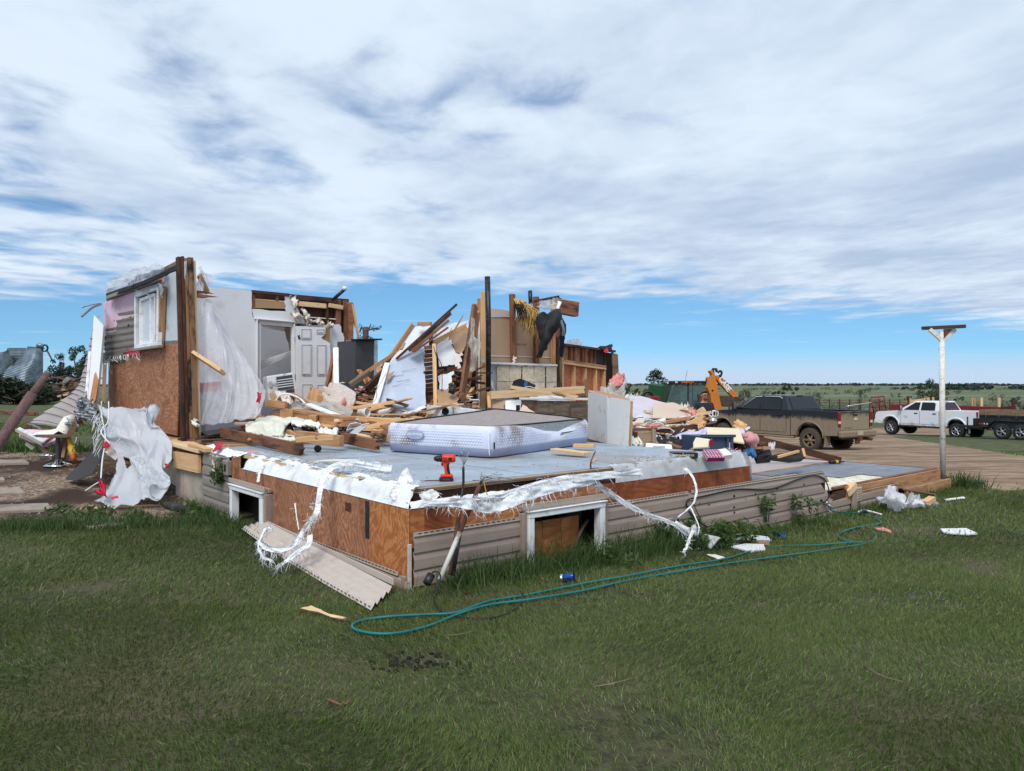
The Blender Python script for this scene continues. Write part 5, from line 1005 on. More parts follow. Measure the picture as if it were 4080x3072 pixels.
scrap('tan corner piece left of the tub front',[(1962,1592,12.3),(2010,1594,12.3),(2012,1648,12.2),(1962,1648,12.2)],'drywall_tan',ja=.02)
scrap('triangular tile backer leaning on the tub front',[(2062,1648,11.9),(2084,1612,12.0),(2140,1648,11.9)],'drywall_pink',ja=.01); scrap('white boxed panel beside the tub front',[(2013,1596,12.3),(2075,1596,12.35),(2075,1650,12.2),(2013,1650,12.2)],'paint_white',.03,.005)
tag(slab('plywood_piece',[P(2056,1614,12.19),P(2072,1614,12.2),P(2072,1652,12.15),P(2056,1652,12.15)],.01,'black_hole'),'dark gap in the white boxed panel','gap')  # solid black slab painted as the shade of a gap, not plywood
tag(slab('plywood_piece',[P(1062,1662,11.0),P(1115,1648,11.8),P(1362,1690,10.4),P(1312,1704,9.9)],.015,'osb',None,.02,3),'tilted orange osb sheet under the nailed header','plywood'); tag(slab('plywood_piece',[P(1420,1472,13.6),P(1436,1470,13.6),P(1480,1512,13.4),P(1455,1528,13.3)],.015,'osb_dark'),'dark orange osb sheet against the fridge foot','plywood')
tag(slab('plywood_piece',[P(1226,1608,11.7),P(1236,1545,11.9),P(1248,1527,12.0),P(1262,1548,12.0),P(1284,1560,12.0),P(1280,1606,11.7)],.06,'wood_mid',None,.03,5,seed=5),'shredded upright chunk of brown board before the white door','plywood')
scrap('lilac drywall sheet sloping behind the white cabinet',[(2508,1582,12.2),(2545,1584,12.4),(2690,1612,12.0),(2690,1668,11.2),(2505,1672,10.8)],'drywall_lilac'); scrap('beige drywall sheet lying on the lilac sheet',[(2602,1608,11.6),(2680,1602,11.85),(2742,1628,11.65),(2752,1664,11.0),(2598,1668,10.75)],'drywall_pink',ja=.015); scrap('pale sheet with a mesh patch low in the rubble',[(2520,1676,10.9),(2680,1668,11.0),(2720,1690,10.7),(2600,1706,10.5),(2520,1700,10.5)],'gypsum',ja=.03)
tag(slab('floor_mat',[P(2580,1684,10.72),P(2594,1671,10.95),P(2650,1671,10.95),P(2640,1684,10.7)],.012,'carpet_edge'),'grey mesh mat scrap on the rubble','mat'); scrap('pale sheet along the top of the dark broken beam',[(2610,1712,10.6),(2780,1690,10.8),(2784,1702,10.6),(2620,1722,10.4)],'drywall_lilac',ja=.02)
tag(slab('plywood_piece',[P(2742,1702,10.9),P(2752,1668,11.2),P(2785,1648,11.5),P(2806,1650,11.5),P(2800,1664,11.4),P(2812,1676,11.2),P(2796,1700,10.9)],.05,'osb',None,.04,6,seed=8),'ragged bright osb chunk at the right end of the rubble','plywood')
tag(slab('plywood_piece',[P(2921,1694,10.9),P(2942,1660,11.2),P(2978,1690,11.1),P(2972,1724,10.7),P(2950,1716,10.7)],.015,'osb',None,.03,3,seed=9),'tan osb scrap standing in front of the pickup door','plywood'); tag(slab('plywood_piece',[P(2968,1708,10.8),P(2984,1698,10.9),P(2990,1704,10.9),P(2974,1716,10.8)],.02,'paint_white'),'short white block beside the standing osb scrap','block')
tag(slab('cream_board',[P(2812,1702,10.5),P(2946,1701,10.6),P(2966,1764,9.9),P(2818,1736,10.0)],.02,'cream_board'),'cream board leaning behind the blue tote','board')
bxr = root('wooden_box','broken brown wooden drawer box beside the white cabinet','box',P(2560,1778,9.9))
for q,m_ in (([(2541,1722,9.75),(2612,1716,9.8),(2612,1776,9.6),(2545,1778,9.6)],'wood_grey'),([(2510,1716,10.3),(2541,1722,9.75),(2545,1778,9.6),(2510,1768,10.2)],'wood_old')):slab('side',[P(*p) for p in q],.02,m_,bxr)
board('rail',P(2512,1712,10.2),P(2612,1708,10.0),.10,.03,'wood_old',bxr); board('post',P(2604,1712,9.75),P(2606,1778,9.55),.05,.04,'wood_grey',bxr,up=(0,1,0))
# ------------------------------------------------------------------ small rubble, too much to count
def rubble(name,label,mat,spots,n,size,flat=.25,long=2.0,seed=1):
    r = random.Random(seed); m = MB()
    for k in range(n):
        x0,y0,x1,y1,da,db = r.choice(spots); f = r.random(); g = r.random(); p = P(x0 + (x1 - x0) * f,y0 + (y1 - y0) * g,da + (db - da) * g)
        s_ = size * r.uniform(.4,1.5); q = Matrix.Translation(p) @ Matrix.Rotation(r.uniform(0,6.3),4,'Z') @ Matrix.Rotation(r.gauss(0,.45),4,'X') @ Matrix.Rotation(r.gauss(0,.3),4,'Y')
        pl = jag([(-s_ * long * .5,-s_ * .5),(s_ * long * .5,-s_ * .4),(s_ * long * .45,s_ * .5),(-s_ * long * .5,s_ * .4)],s_ * .18,1,r); m.prism(pl,-s_ * flat * .5,s_ * flat * .5,q)
    o = m.obj(name,mat); tag(o,label,'rubble',kind='stuff')
PILE = [(1000,1690,1600,1745,11.0,9.3),(1130,1650,1600,1700,12,10.6),(1240,1600,1520,1660,12.5,11.4),(1340,1540,1520,1620,13,12)]; HEAP = [(1500,1640,1760,1690,12,11),(1740,1560,1900,1640,12.4,11.8),(1740,1470,1860,1600,12.8,12.2)]; RIGHT = [(2520,1660,2740,1705,11.0,10.4),(2640,1650,2750,1700,11.4,10.7),(2600,1712,2790,1775,10.4,9.9)]
FLOORS = [(1100,1780,2900,1850,2360 / 252,2360 / 322)]
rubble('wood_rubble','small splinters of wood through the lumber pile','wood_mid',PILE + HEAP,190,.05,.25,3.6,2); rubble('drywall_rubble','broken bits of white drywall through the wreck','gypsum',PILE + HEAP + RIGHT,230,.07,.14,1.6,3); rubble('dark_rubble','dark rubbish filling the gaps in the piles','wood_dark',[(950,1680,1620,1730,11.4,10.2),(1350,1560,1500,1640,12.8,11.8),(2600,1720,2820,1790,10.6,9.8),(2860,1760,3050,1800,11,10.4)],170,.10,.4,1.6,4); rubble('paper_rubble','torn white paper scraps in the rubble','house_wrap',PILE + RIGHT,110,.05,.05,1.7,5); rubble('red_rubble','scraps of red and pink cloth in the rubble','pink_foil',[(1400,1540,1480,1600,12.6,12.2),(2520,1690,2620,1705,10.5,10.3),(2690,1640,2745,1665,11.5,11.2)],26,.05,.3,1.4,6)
def floor_bits():
    r = random.Random(9); m = MB()
    for k in range(220):
        s_,t_ = r.uniform(.3,4.4),r.uniform(.3,4.1); z = r.uniform(.0015,.006); m.box((0,0,0),(z * 2,z * 1.4,z),0,Matrix.Translation(H(s_,t_,FZ + z * .5)) @ Matrix.Rotation(r.uniform(0,6),4,'Z'))
    tag(m.obj('floor_crumbs','wood_grey'),'crumbs of plaster and wood on the blue floor','rubble',kind='stuff')
floor_bits()
# ------------------------------------------------------------------ soft things
drape('insulation_batt',[[P(978,1722,9.9),P(1060,1735,9.5),P(1130,1735,9.4)],[P(985,1690,10.3),P(1060,1672,10.4),P(1150,1690,10.2)],[P(1040,1672,10.9),P(1150,1668,10.8),P(1240,1690,10.3)],[P(1100,1676,11),P(1200,1672,10.8),P(1282,1698,10.2)]],30,30,'insulation_green',amp=.04,freq=9,seed=71,thick=.02,fray=.05,label='greenish white insulation batt spread over the lumber pile',cat='insulation')
drape('insulation_batt',[[P(1160,1682,10.3),P(1160,1692,10.1)],[P(1230,1676,10.25),P(1220,1698,9.95)],[P(1284,1690,10.1),P(1270,1706,9.9)]],22,10,'insulation_white',amp=.04,freq=10,seed=72,thick=.02,fray=.05,label='bright white fluff of insulation on top of the batt',cat='insulation')
drape('insulation_batt',[[P(1072,1758,9.3),P(1180,1756,9.2)],[P(1075,1742,9.6),P(1178,1740,9.5)],[P(1090,1730,9.9),P(1180,1728,9.8)]],14,20,'insulation_green',amp=.03,freq=9,seed=73,thick=.02,fray=.04,label='short roll of insulation behind the dark brown joist',cat='insulation'); drape('insulation_batt',[[P(1265,1735,9.6),P(1345,1738,9.5)],[P(1270,1715,9.9),P(1345,1716,9.8)],[P(1290,1712,10.2),P(1350,1714,10.1)]],12,18,'insulation_white',amp=.05,freq=7,seed=74,thick=.03,fray=.04,label='white insulation tuft right of the batt',cat='insulation'); drape('insulation_batt',[[P(1478,1712,10.2),P(1528,1716,10.1)],[P(1478,1698,10.4),P(1532,1702,10.3)]],8,14,'insulation_white',amp=.05,freq=7,seed=75,thick=.04,fray=.04,label='cream insulation tuft beside the mattress corner',cat='insulation'); drape('insulation_batt',[[P(2510,1778,9.6),P(2562,1780,9.5)],[P(2512,1752,9.8),P(2552,1758,9.7)]],10,14,'insulation_white',amp=.08,freq=7,seed=76,thick=.05,fray=.06,label='white insulation tuft beside the foot of the white cabinet',cat='insulation')
drape('insulation_batt',[[P(762,1690,10.5),P(790,1700,10.3)],[P(764,1665,10.6),P(784,1668,10.5)]],10,8,'insulation_white',amp=.1,freq=6,seed=77,thick=.04,fray=.05,label='white fluff caught behind the plastic at the wall end',cat='insulation')
drape('plastic_sheet',[[P(1130,1640,11.2),P(1140,1610,11.7)],[P(1230,1632,11.1),P(1230,1594,11.7)],[P(1330,1650,10.7),P(1330,1610,11.3)],[P(1400,1660,10.5),P(1408,1642,10.9)]],34,16,'film_milky',amp=.09,freq=6,seed=78,fray=.05,label='crumpled milky plastic lying over the nailed header',cat='plastic sheet')
tag(board('white_trim_board',P(1208,1604,11.5),P(1386,1672,10.2),.13,.025,'white_vinyl'),'long white trim board lying across the lumber pile','board'); tag(board('white_trim_board',P(1338,1385,12.5),P(1340,1560,12.2),.02,.09,'white_vinyl',up=(1,0,0)),'white door trim standing by the leaning stud','board'); tag(board('white_trim_board',P(1400,1735,9.3),P(1450,1695,9.6),.12,.01,'drywall_grey',split=(.02,.1)),'grey blade-like strip of plastic on the pile','strip')
drape('blanket',[[P(1290,1600,11.4),P(1340,1612,11.3),P(1405,1618,11.3)],[P(1288,1566,11.7),P(1345,1570,11.55),P(1412,1606,11.45)],[P(1300,1545,12.0),P(1350,1545,11.9),P(1415,1585,11.7)],[P(1330,1528,12.3),P(1375,1530,12.2),P(1420,1562,12.0)]],44,44,'blanket',ridge=lambda u,v:.035 * math.sin(20 * u + 4 * v + 1.5 * math.sin(5 * v)) * (1 - .3 * v),amp=.03,freq=3,seed=79,thick=.03,label='grey fleece blanket folded over the rubble by the door',cat='blanket'); drape('dark_cloth',[[P(1352,1532,12.1),P(1380,1528,12.15)],[P(1385,1545,11.95),P(1405,1545,12.0)],[P(1405,1580,11.75),P(1424,1575,11.8)]],16,10,'navy_cloth',amp=.04,freq=4,seed=80,thick=.02,label='dark navy cloth tucked along the top of the grey blanket',cat='cloth')
drape('hanging_bag',[[P(1878,1262,12.6),P(1895,1262,12.6)],[P(1872,1330,12.5),P(1892,1340,12.5)],[P(1866,1365,12.4),P(1918,1370,12.5)],[P(1874,1420,12.4),P(1904,1420,12.4)],[P(1868,1490,12.4),P(1896,1480,12.4)]],30,10,'film_milky',amp=.10,freq=5,seed=81,fray=.04,label='twisted milky plastic hanging beside the big leaning plank',cat='plastic sheet')
drape('black_jacket',[[P(2146,1255,14.4),P(2185,1240,14.4),P(2232,1236,14.5)],[P(2146,1300,14.3),P(2190,1290,14.2),P(2240,1275,14.4)],[P(2146,1365,14.3),P(2178,1350,14.2),P(2205,1325,14.4)],[P(2144,1424,14.4),P(2160,1420,14.3),P(2172,1380,14.4)]],30,26,'black_cloth',ridge=lambda u,v:.05 * math.sin(9 * v + 6 * u),amp=.10,freq=3,seed=82,thick=.02,label='black jacket hung over the bathroom studs',cat='jacket')
drape('grey_sweater',[[P(2228,1275,14.9),P(2242,1275,15)],[P(2232,1340,14.8),P(2252,1330,14.9)],[P(2232,1420,14.8),P(2242,1424,14.8)]],18,8,'navy_cloth',amp=.08,freq=4,seed=83,thick=.02,label='dark grey garment hanging below the jacket',cat='garment'); drape('grey_sweater',[[P(2230,1275,14.75),P(2240,1275,14.75)],[P(2240,1310,14.7),P(2252,1318,14.7)],[P(2236,1336,14.7),P(2250,1340,14.7)]],8,6,'grey_cloth',amp=.03,freq=4,seed=84,label='light grey sleeve between jacket and stud',cat='garment'); drape('pink_rag',[[P(2216,1300,14.5),P(2228,1300,14.5)],[P(2214,1322,14.45),P(2226,1322,14.45)],[P(2217,1342,14.5),P(2226,1342,14.5)]],8,6,'pink_cloth',amp=.03,freq=4,seed=85,label='pale pink rag hanging at the bathroom stud',cat='rag')
drape('plastic_sheet',[[P(2145,1200,15.2),P(2190,1192,15.2),P(2230,1190,15.1)],[P(2130,1225,15.2),P(2180,1235,15.1),P(2225,1240,15)]],14,20,'film_milky',amp=.12,freq=5,seed=86,fray=.05,label='clear plastic caught at the top of the bathroom studs',cat='plastic sheet'); drape('plastic_sheet',[[P(2100,1218,15.5),P(2120,1208,15.4)],[P(2105,1225,15.4),P(2130,1222,15.3)]],8,8,'film_milky',amp=.08,freq=5,seed=87,label='plastic scrap at the foot of the short pipe stub',cat='plastic sheet'); drape('white_rag',[[P(2222,1196,14.8),P(2236,1205,14.8)],[P(2216,1235,14.7),P(2226,1240,14.7)]],8,8,'white_cloth',amp=.05,freq=4,seed=88,label='striped white cloth by the brown header block',cat='rag')
drape('plastic_sheet',[[P(2255,1360,16.3),P(2258,1375,16.2)],[P(2285,1350,16.5),P(2290,1380,16.4)],[P(2318,1365,16.8),P(2315,1386,16.7)]],14,10,'plastic_bag',amp=.10,freq=6,seed=89,fray=.04,label='white plastic bag on top of the stud wall',cat='plastic sheet'); drape('plastic_sheet',[[P(2355,1382,17.1),P(2355,1390,17)],[P(2400,1380,17.4),P(2400,1390,17.3)]],10,6,'plastic_bag',amp=.06,freq=6,seed=90,label='strip of white plastic along the stud wall top',cat='plastic sheet'); tag(slab('bent_sheet',[P(2382,1384,17.2),P(2442,1366,17.4),P(2446,1376,17.4),P(2432,1398,17.3),P(2410,1390,17.2)],.05,'black_foam',None,.03,3),'bent black sheet on the right end of the stud wall','sheet'); drape('red_tape_scrap',[[P(2406,1398,17),P(2420,1385,17)],[P(2412,1408,16.9),P(2424,1400,16.9)]],6,6,'red_tape',amp=.05,freq=5,seed=91,label='red plastic scrap on the stud wall top',cat='tape')
def hair(name,label,mat,a,b,n,droop,seed,cat='fringe'):
    r = random.Random(seed); m = MB(); a,b = P(*a),P(*b)
    for k in range(n):
        f = r.random(); p = a.lerp(b,f) + V3((r.uniform(-.04,.04),r.uniform(-.08,.08),r.uniform(-.03,.03))); q = p + V3((r.uniform(-.02,.16),r.uniform(-.08,.08),-droop * r.uniform(.35,1.0))); mid = p.lerp(q,.5) + V3((r.uniform(.0,.10),0,r.uniform(0,.10))); m.tube(spline([p,mid,q],6),[.012,.011,.010,.008,.006,.003],3)
    return tag(m.obj(name,mat,None,Matrix.Translation(a),world=True),label,cat)
hair('straw_fringe','long yellow straw fringe hanging from the bathroom stud','straw_hair',(2054,1192,14.5),(2130,1240,14.6),190,.62,1); hair('straw_fringe','dark tassel hanging left of the yellow fringe','dark_hair',(2050,1215,14.4),(2068,1230,14.4),36,.26,2)
drape('plastic_sheet',[[P(2380,1590,12.3),P(2400,1548,12.8),P(2432,1545,13)],[P(2425,1580,12.2),P(2440,1540,12.6),P(2470,1540,13)],[P(2490,1590,12.2),P(2495,1550,12.6),P(2500,1540,13)]],26,22,'film_milky',amp=.16,freq=4,seed=92,fray=.05,label='clear plastic bundled behind the white cabinet',cat='plastic sheet'); drape('pink_insulation',[[P(2425,1535,12.9),P(2440,1500,13.2),P(2470,1495,13.3)],[P(2450,1545,12.7),P(2462,1515,12.9),P(2484,1500,13.2)],[P(2465,1540,12.8),P(2478,1525,12.9),P(2486,1505,13.1)]],18,18,'pink_foil',amp=.10,freq=6,seed=93,thick=.03,label='crumpled pink bubble wrap above the white cabinet',cat='wrapping'); drape('black_bag',[[P(2460,1565,12.6),P(2480,1540,12.9)],[P(2490,1570,12.5),P(2505,1545,12.8)],[P(2508,1560,12.6),P(2512,1540,12.9)]],12,12,'black_cloth',amp=.12,freq=5,seed=94,label='black torn bag right of the pink bubble wrap',cat='bag'); drape('plastic_sheet',[[P(2460,1595,11.9),P(2500,1575,12.4)],[P(2520,1600,11.9),P(2540,1584,12.4)]],12,12,'plastic_bag',amp=.10,freq=5,seed=95,label='white plastic tucked behind the right edge of the cabinet',cat='plastic sheet')
drape('pink_cloth',[[P(2705,1690,10.9),P(2735,1696,10.8)],[P(2708,1668,11.1),P(2745,1670,11)],[P(2730,1655,11.4),P(2760,1655,11.3)]],16,16,'pink_cloth',amp=.09,freq=5,seed=96,fray=.04,label='pale pink cloth spilling over the drywall rubble',cat='cloth'); drape('pink_insulation',[[P(2735,1655,11.3),P(2765,1650,11.3)],[P(2745,1640,11.5),P(2770,1640,11.5)]],10,12,'insulation_pink',amp=.08,freq=6,seed=97,thick=.05,label='pink insulation tuft beside the bright new stud',cat='insulation'); drape('red_cloth',[[P(2725,1642,11.6),P(2752,1638,11.6)],[P(2735,1626,11.8),P(2752,1625,11.8)]],8,8,'red_cloth',amp=.05,freq=5,seed=98,label='red cloth scrap on top of the rubble near the man',cat='cloth'); drape('white_paper',[[P(2700,1648,11.5),P(2735,1640,11.5)],[P(2710,1622,11.8),P(2752,1618,11.8)]],12,12,'gypsum',amp=.12,freq=6,seed=99,fray=.06,label='crumpled white paper on the drywall rubble',cat='paper')
drape('black_tarp',[[P(2610,1735,10.3),P(2700,1728,10.3),P(2790,1715,10.4)],[P(2620,1765,9.9),P(2700,1770,9.9),P(2790,1760,10)],[P(2625,1790,9.8),P(2710,1795,9.8),P(2800,1790,9.9)]],18,22,'black_cloth',amp=.10,freq=5,seed=100,label='black tarp under the dark broken beam',cat='tarp'); drape('white_cloth',[[P(2690,1735,10.1),P(2750,1725,10.1),P(2812,1700,10.3)],[P(2720,1758,9.9),P(2770,1745,9.9),P(2812,1738,10.1)]],12,20,'lilac_cloth',amp=.06,freq=4,seed=101,label='white sheet hanging below the dark broken beam',cat='cloth')
drape('pink_pillow',[[P(2955,1765,10.3),P(2985,1778,10.1),P(3005,1782,10.2)],[P(2960,1742,10.4),P(2990,1742,10.0),P(3018,1756,10.3)],[P(2970,1734,10.7),P(2992,1730,10.6),P(3014,1745,10.6)]],20,20,'pink_cloth',amp=.03,freq=4,seed=102,thick=.05,label='dusty pink cushion on the clothes pile behind the blue tote',cat='cushion'); drape('lilac_cloth',[[P(2948,1735,10.4),P(2975,1745,10.3)],[P(2946,1715,10.6),P(2968,1722,10.5)],[P(2948,1705,10.8),P(2960,1710,10.8)]],12,10,'lilac_cloth',amp=.05,freq=5,seed=103,label='lilac patterned cloth left of the pink cushion',cat='cloth'); drape('brown_clothes',[[P(2922,1790,10.1),P(2970,1792,10)],[P(2925,1760,10.3),P(2965,1762,10.2)],[P(2935,1748,10.5),P(2960,1750,10.5)]],14,14,'brown_cloth',amp=.10,freq=6,seed=104,thick=.03,label='heap of dark brown clothes right of the blue tote',cat='clothes'); drape('blue_clothes',[[P(2964,1812,9.8),P(3012,1814,9.7)],[P(2966,1800,10),P(3008,1800,9.9)],[P(2985,1794,10.1),P(3005,1796,10.1)]],12,14,'blue_cloth',amp=.06,freq=6,seed=105,thick=.03,label='blue garment on the deck edge below the brown clothes',cat='garment'); drape('red_cloth',[[P(2920,1806,9.9),P(2950,1806,9.9)],[P(2922,1790,10.1),P(2955,1786,10.1)]],10,10,'red_cloth',amp=.05,freq=5,seed=106,thick=.02,label='red garment under the brown clothes',cat='garment'); drape('white_cloth',[[P(3060,1785,10.6),P(3085,1790,10.6)],[P(3062,1768,10.8),P(3090,1766,10.8)]],12,12,'plastic_bag',amp=.08,freq=6,seed=107,label='white plastic bag right of the clothes pile',cat='bag')

# ------------------------------------------------------------------ tangles: one heap each, every board and shard its own part
def tangle(label,base,nb,ns,spots,mats,seed,L=(.3,1.0)):
    r = random.Random(seed); t = root('debris_tangle',label,'debris heap',base)
    for k in range(nb):
        x0,y0,x1,y1,da,db = r.choice(spots); g = r.random(); a = P(x0 + (x1 - x0) * r.random(),y0 + (y1 - y0) * g,da + (db - da) * g); q = r.uniform(*L); an = r.uniform(0,6.28); b = a + V3((math.cos(an) * q,math.sin(an) * q * .6,r.gauss(.02,.16) * q)); board('broken_board',a,b,r.choice((.04,.09,.14)),r.choice((.02,.04,.04)),r.choice(mats),t,split=(r.choice((0,.05,.12)),r.choice((0,.08,.2))),seed=seed * 100 + k)
    for k in range(ns):
        x0,y0,x1,y1,da,db = r.choice(spots); g = r.random(); p = P(x0 + (x1 - x0) * r.random(),y0 + (y1 - y0) * g,da + (db - da) * g); z = r.uniform(.06,.20); mw = Matrix.Translation(p) @ Matrix.Rotation(r.uniform(0,6.3),4,'Z') @ Matrix.Rotation(r.gauss(.3,.5),4,'X'); MB().prism(jag([(-z,-z * .6),(z,-z * .5),(z * .8,z * .6),(-z * .7,z * .5)],z * .2,2,r),0,.012).obj('drywall_shard',r.choice(('drywall_white','gypsum','drywall_paper','drywall_white')),t,mw)
tangle('tangle of pale broken studs and plaster between the door and the mattress',P(1300,1700,10.8),60,26,[(1080,1640,1420,1690,11.8,10.6),(1220,1590,1500,1660,12.2,11.2),(1380,1680,1590,1735,10.6,9.6),(1480,1620,1700,1680,12.0,10.8)],('wood_new','wood_pale','wood_mid','wood_mid','wood_old','wood_new'),3)
tangle('tangle of splintered boards inside the collapsed wall',P(1800,1640,12.4),26,18,[(1745,1480,1880,1600,12.9,12.2),(1700,1560,1900,1640,12.6,11.8)],('wood_mid','wood_old','wood_new','wood_dark'),4,(.25,.7))
tangle('tangle of broken laths and plaster in the rubble behind the blue tote',P(2660,1720,10.8),34,30,[(2530,1668,2740,1705,11.2,10.5),(2620,1700,2790,1740,10.8,10.2),(2660,1640,2750,1690,11.6,10.9)],('wood_new','wood_mid','wood_pale','wood_grey','wood_old'),5,(.2,.6))
# ------------------------------------------------------------------ mattress
def mattress():
    c = [F(1590,1795,FZ),F(1958,1829,FZ),F(2352,1770,FZ)]; c.append(c[0] + c[2] - c[1]); ex = (c[2] - c[1]); ey = (c[0] - c[1]); W,D = ex.length,ey.length; ex.normalize(); h = .335
    r = root('mattress','upturned white mattress with dotted cover lying on the blue floor','mattress',c[1]); mw = frame(c[1],ex)
    # rounded slab, sagging rim along the right edge
    n = 26; ring = []
    def corner(cx,cy,a0):
        return [(cx + .09 * math.cos(a0 + k * math.pi / 8),cy + .09 * math.sin(a0 + k * math.pi / 8)) for k in range(5)]
    base = corner(.09,.09,math.pi) + [(W * f,0) for f in (.2,.35,.5,.65,.8)] + corner(W - .09,.09,1.5 * math.pi) + [(W,D * f) for f in (.25,.5,.75)] + corner(W - .09,D - .09,0) + [(W * f,D) for f in (.75,.5,.25)] + corner(.09,D - .09,.5 * math.pi) + [(0,D * f) for f in (.75,.5,.25)]
    cx,cy = W / 2,D / 2
    def lev(z,inset,sag):
        o = []
        for x,y in base:
            k = 1 - inset / (W * .5); zz = z
            if sag:zz -= .13 * math.exp(-((x - W * .62) / (.24 * W)) ** 2) * max(0,1 - y / (.25 * D))
            bul = .012 * mnoise.noise(V3((x * 3,y * 3,z * 4))); o.append(V3((cx + (x - cx) * k * (1 + bul),cy + (y - cy) * k * (1 + bul),zz + .11 * (x / W) * (y / D) * (1 if z > .05 else 0) + .012 * mnoise.noise(V3((x * 2,y * 2,3))))))
        return o
    def shell(levels):
        m = MB(); k = len(base); vs = [p for l in levels for p in l]; fs = [(i * k + j,i * k + (j + 1) % k,(i + 1) * k + (j + 1) % k,(i + 1) * k + j) for i in range(len(levels) - 1) for j in range(k)]; m.add(vs,fs,True); return m
    shell([lev(.0,.07,0),lev(.02,.012,0),lev(.10,.0,0)]).obj('lower_band','mattress_band',r,mw); shell([lev(.10,.0,0),lev(.2,-.012,0),lev(.29,-.005,1),lev(h,.02,1),lev(h + .005,.05,1),lev(h - .02,.07,1)]).obj('cover','mattress_white',r,mw)
    m = MB(); top = lev(h - .008,.055,0); m.add(top,[tuple(range(len(top)))]); m.obj('underside','mattress_base',r,mw); m = MB(); ins = shell([lev(h - .01,.045,0),lev(.06,.05,0)]); ins.obj('inner_mesh','mattress_mesh',r,mw); tp = [q + V3((0,0,.004)) for q in lev(h - .004,.06,0)]; MB().tube(tp + tp[:2],.009,5).obj('black_piping','black_plastic',r,mw)
    m = MB(); rg = random.Random(4)
    for j in range(6):
        z = .125 + j * .03
        for k in range(36):m.box((.12 + k * (D - .2) / 36 + (j % 2) * .015,0,0),(.018,.003,.008),.001,Matrix.Translation((-.020,0,z)) @ Matrix.Rotation(rad(90),4,'Z'))
        for k in range(42):
            x = .10 + k * (W - .2) / 42 + (j % 2) * .015; sag = .10 * math.exp(-((x - W * .62) / (.24 * W)) ** 2)
            if z < h - sag - .03:m.box((x,-.018,z),(.018,.003,.008),.001)
    q = m.obj('knit_dots','mattress_dot',r,mw); q['kind'] = 'stuff'
    lm = mw @ Matrix.Translation((-.034,D * .68,.225)) @ Matrix.Rotation(rad(-90),4,'Z') @ Matrix.Rotation(rad(90),4,'X')
    lb = MB().prism([(.13 * math.cos(a) * (1 if abs(math.cos(a)) < .8 else 1),.055 * math.sin(a)) for a in [k * .314 for k in range(20)]],0,.006).obj('label_patch','mattress_label',r,lm); text('label_print','Beautyrest',.05,'mattress_dot',lm @ Matrix.Translation((0,0,.0075)) @ Matrix.Rotation(math.pi,4,'Z'),lb,shear=.3)
    MB().box((.0,-.016,.14),(.02,.012,.07),.003).obj('black_tag','black_plastic',r,mw @ Matrix.Translation((.03,0,0))); string('zip_seam',[mw @ V3((-.006,.02,.03)),mw @ V3((-.018,.02,.15)),mw @ V3((-.008,.02,.3))],.006,'mattress_dot',r,8,4)
mattress()
# ------------------------------------------------------------------ cordless drill
def drill():
    b = F(1778,1917,FZ); r = root('cordless_drill','orange and black cordless drill standing on the blue floor edge','drill',b); mw = frame(b,(1,.12,0)); e = 1.0
    def X(p):return p
    MB().box((0,0,.016),(.115,.075,.032),.008).obj('battery','black_plastic',r,mw,bevel=0); MB().box((.004,0,.044),(.105,.07,.026),.010).obj('foot','drill_orange',r,mw)
    hd = [(-.012,.055),(.032,.055),(.020,.085),(.012,.13),(.022,.165),(-.028,.165),(-.030,.14),(-.016,.10)]
    MB().prism(hd,-.017,.017,Matrix.Rotation(rad(90),4,'X')).obj('handle','drill_orange',r,mw,bevel=.006); MB().prism([(.012,.06),(.036,.056),(.028,.09),(.022,.13),(.028,.150),(.004,.145),(.0,.10)],-.019,.019,Matrix.Rotation(rad(90),4,'X')).obj('grip','black_plastic',r,mw,bevel=.005)
    MB().box((-.034,0,.138),(.014,.016,.028),.005).obj('trigger','black_plastic',r,mw); mo = MB().lathe([(.0,-.075),(.030,-.072),(.034,-.05),(.034,.03),(.031,.036),(0,.036)],16,Matrix.Translation((.002,0,.185)) @ Matrix.Rotation(rad(-90),4,'Y')).obj('motor_housing','drill_orange',r,mw)
    MB().lathe([(.0,.036),(.029,.037),(.029,.050),(.026,.053),(.026,.075),(.018,.095),(.010,.102),(0,.103)],16,Matrix.Translation((.002,0,.185)) @ Matrix.Rotation(rad(-90),4,'Y')).obj('chuck','black_plastic',r,mw); MB().lathe([(.0,.10),(.004,.10),(.004,.118),(0,.12)],8,Matrix.Translation((.002,0,.185)) @ Matrix.Rotation(rad(-90),4,'Y')).obj('drill_bit','metal_steel',r,mw)
    MB().box((.030,-.034,.185),(.03,.006,.024),.003).obj('vent','black_plastic',mo,mw); MB().box((-.012,-.034,.185),(.035,.006,.030),.003).obj('badge','decal_red',mo,mw); text('battery_print','20V MAX',.014,'drill_orange',mw @ Matrix.Translation((0,-.0385,.016)) @ Matrix.Rotation(rad(90),4,'X'),r)
    kn = F(1700,1914,FZ + .004); tag(MB().prism([(0,0),(.20,.010),(.20,.025),(.02,.012)],0,.006,frame(F(1675,1917,FZ + .001),(1,.03,0))).obj('rusty_saw','metal_rust'),'thin dark saw blade lying behind the drill','blade')
drill()
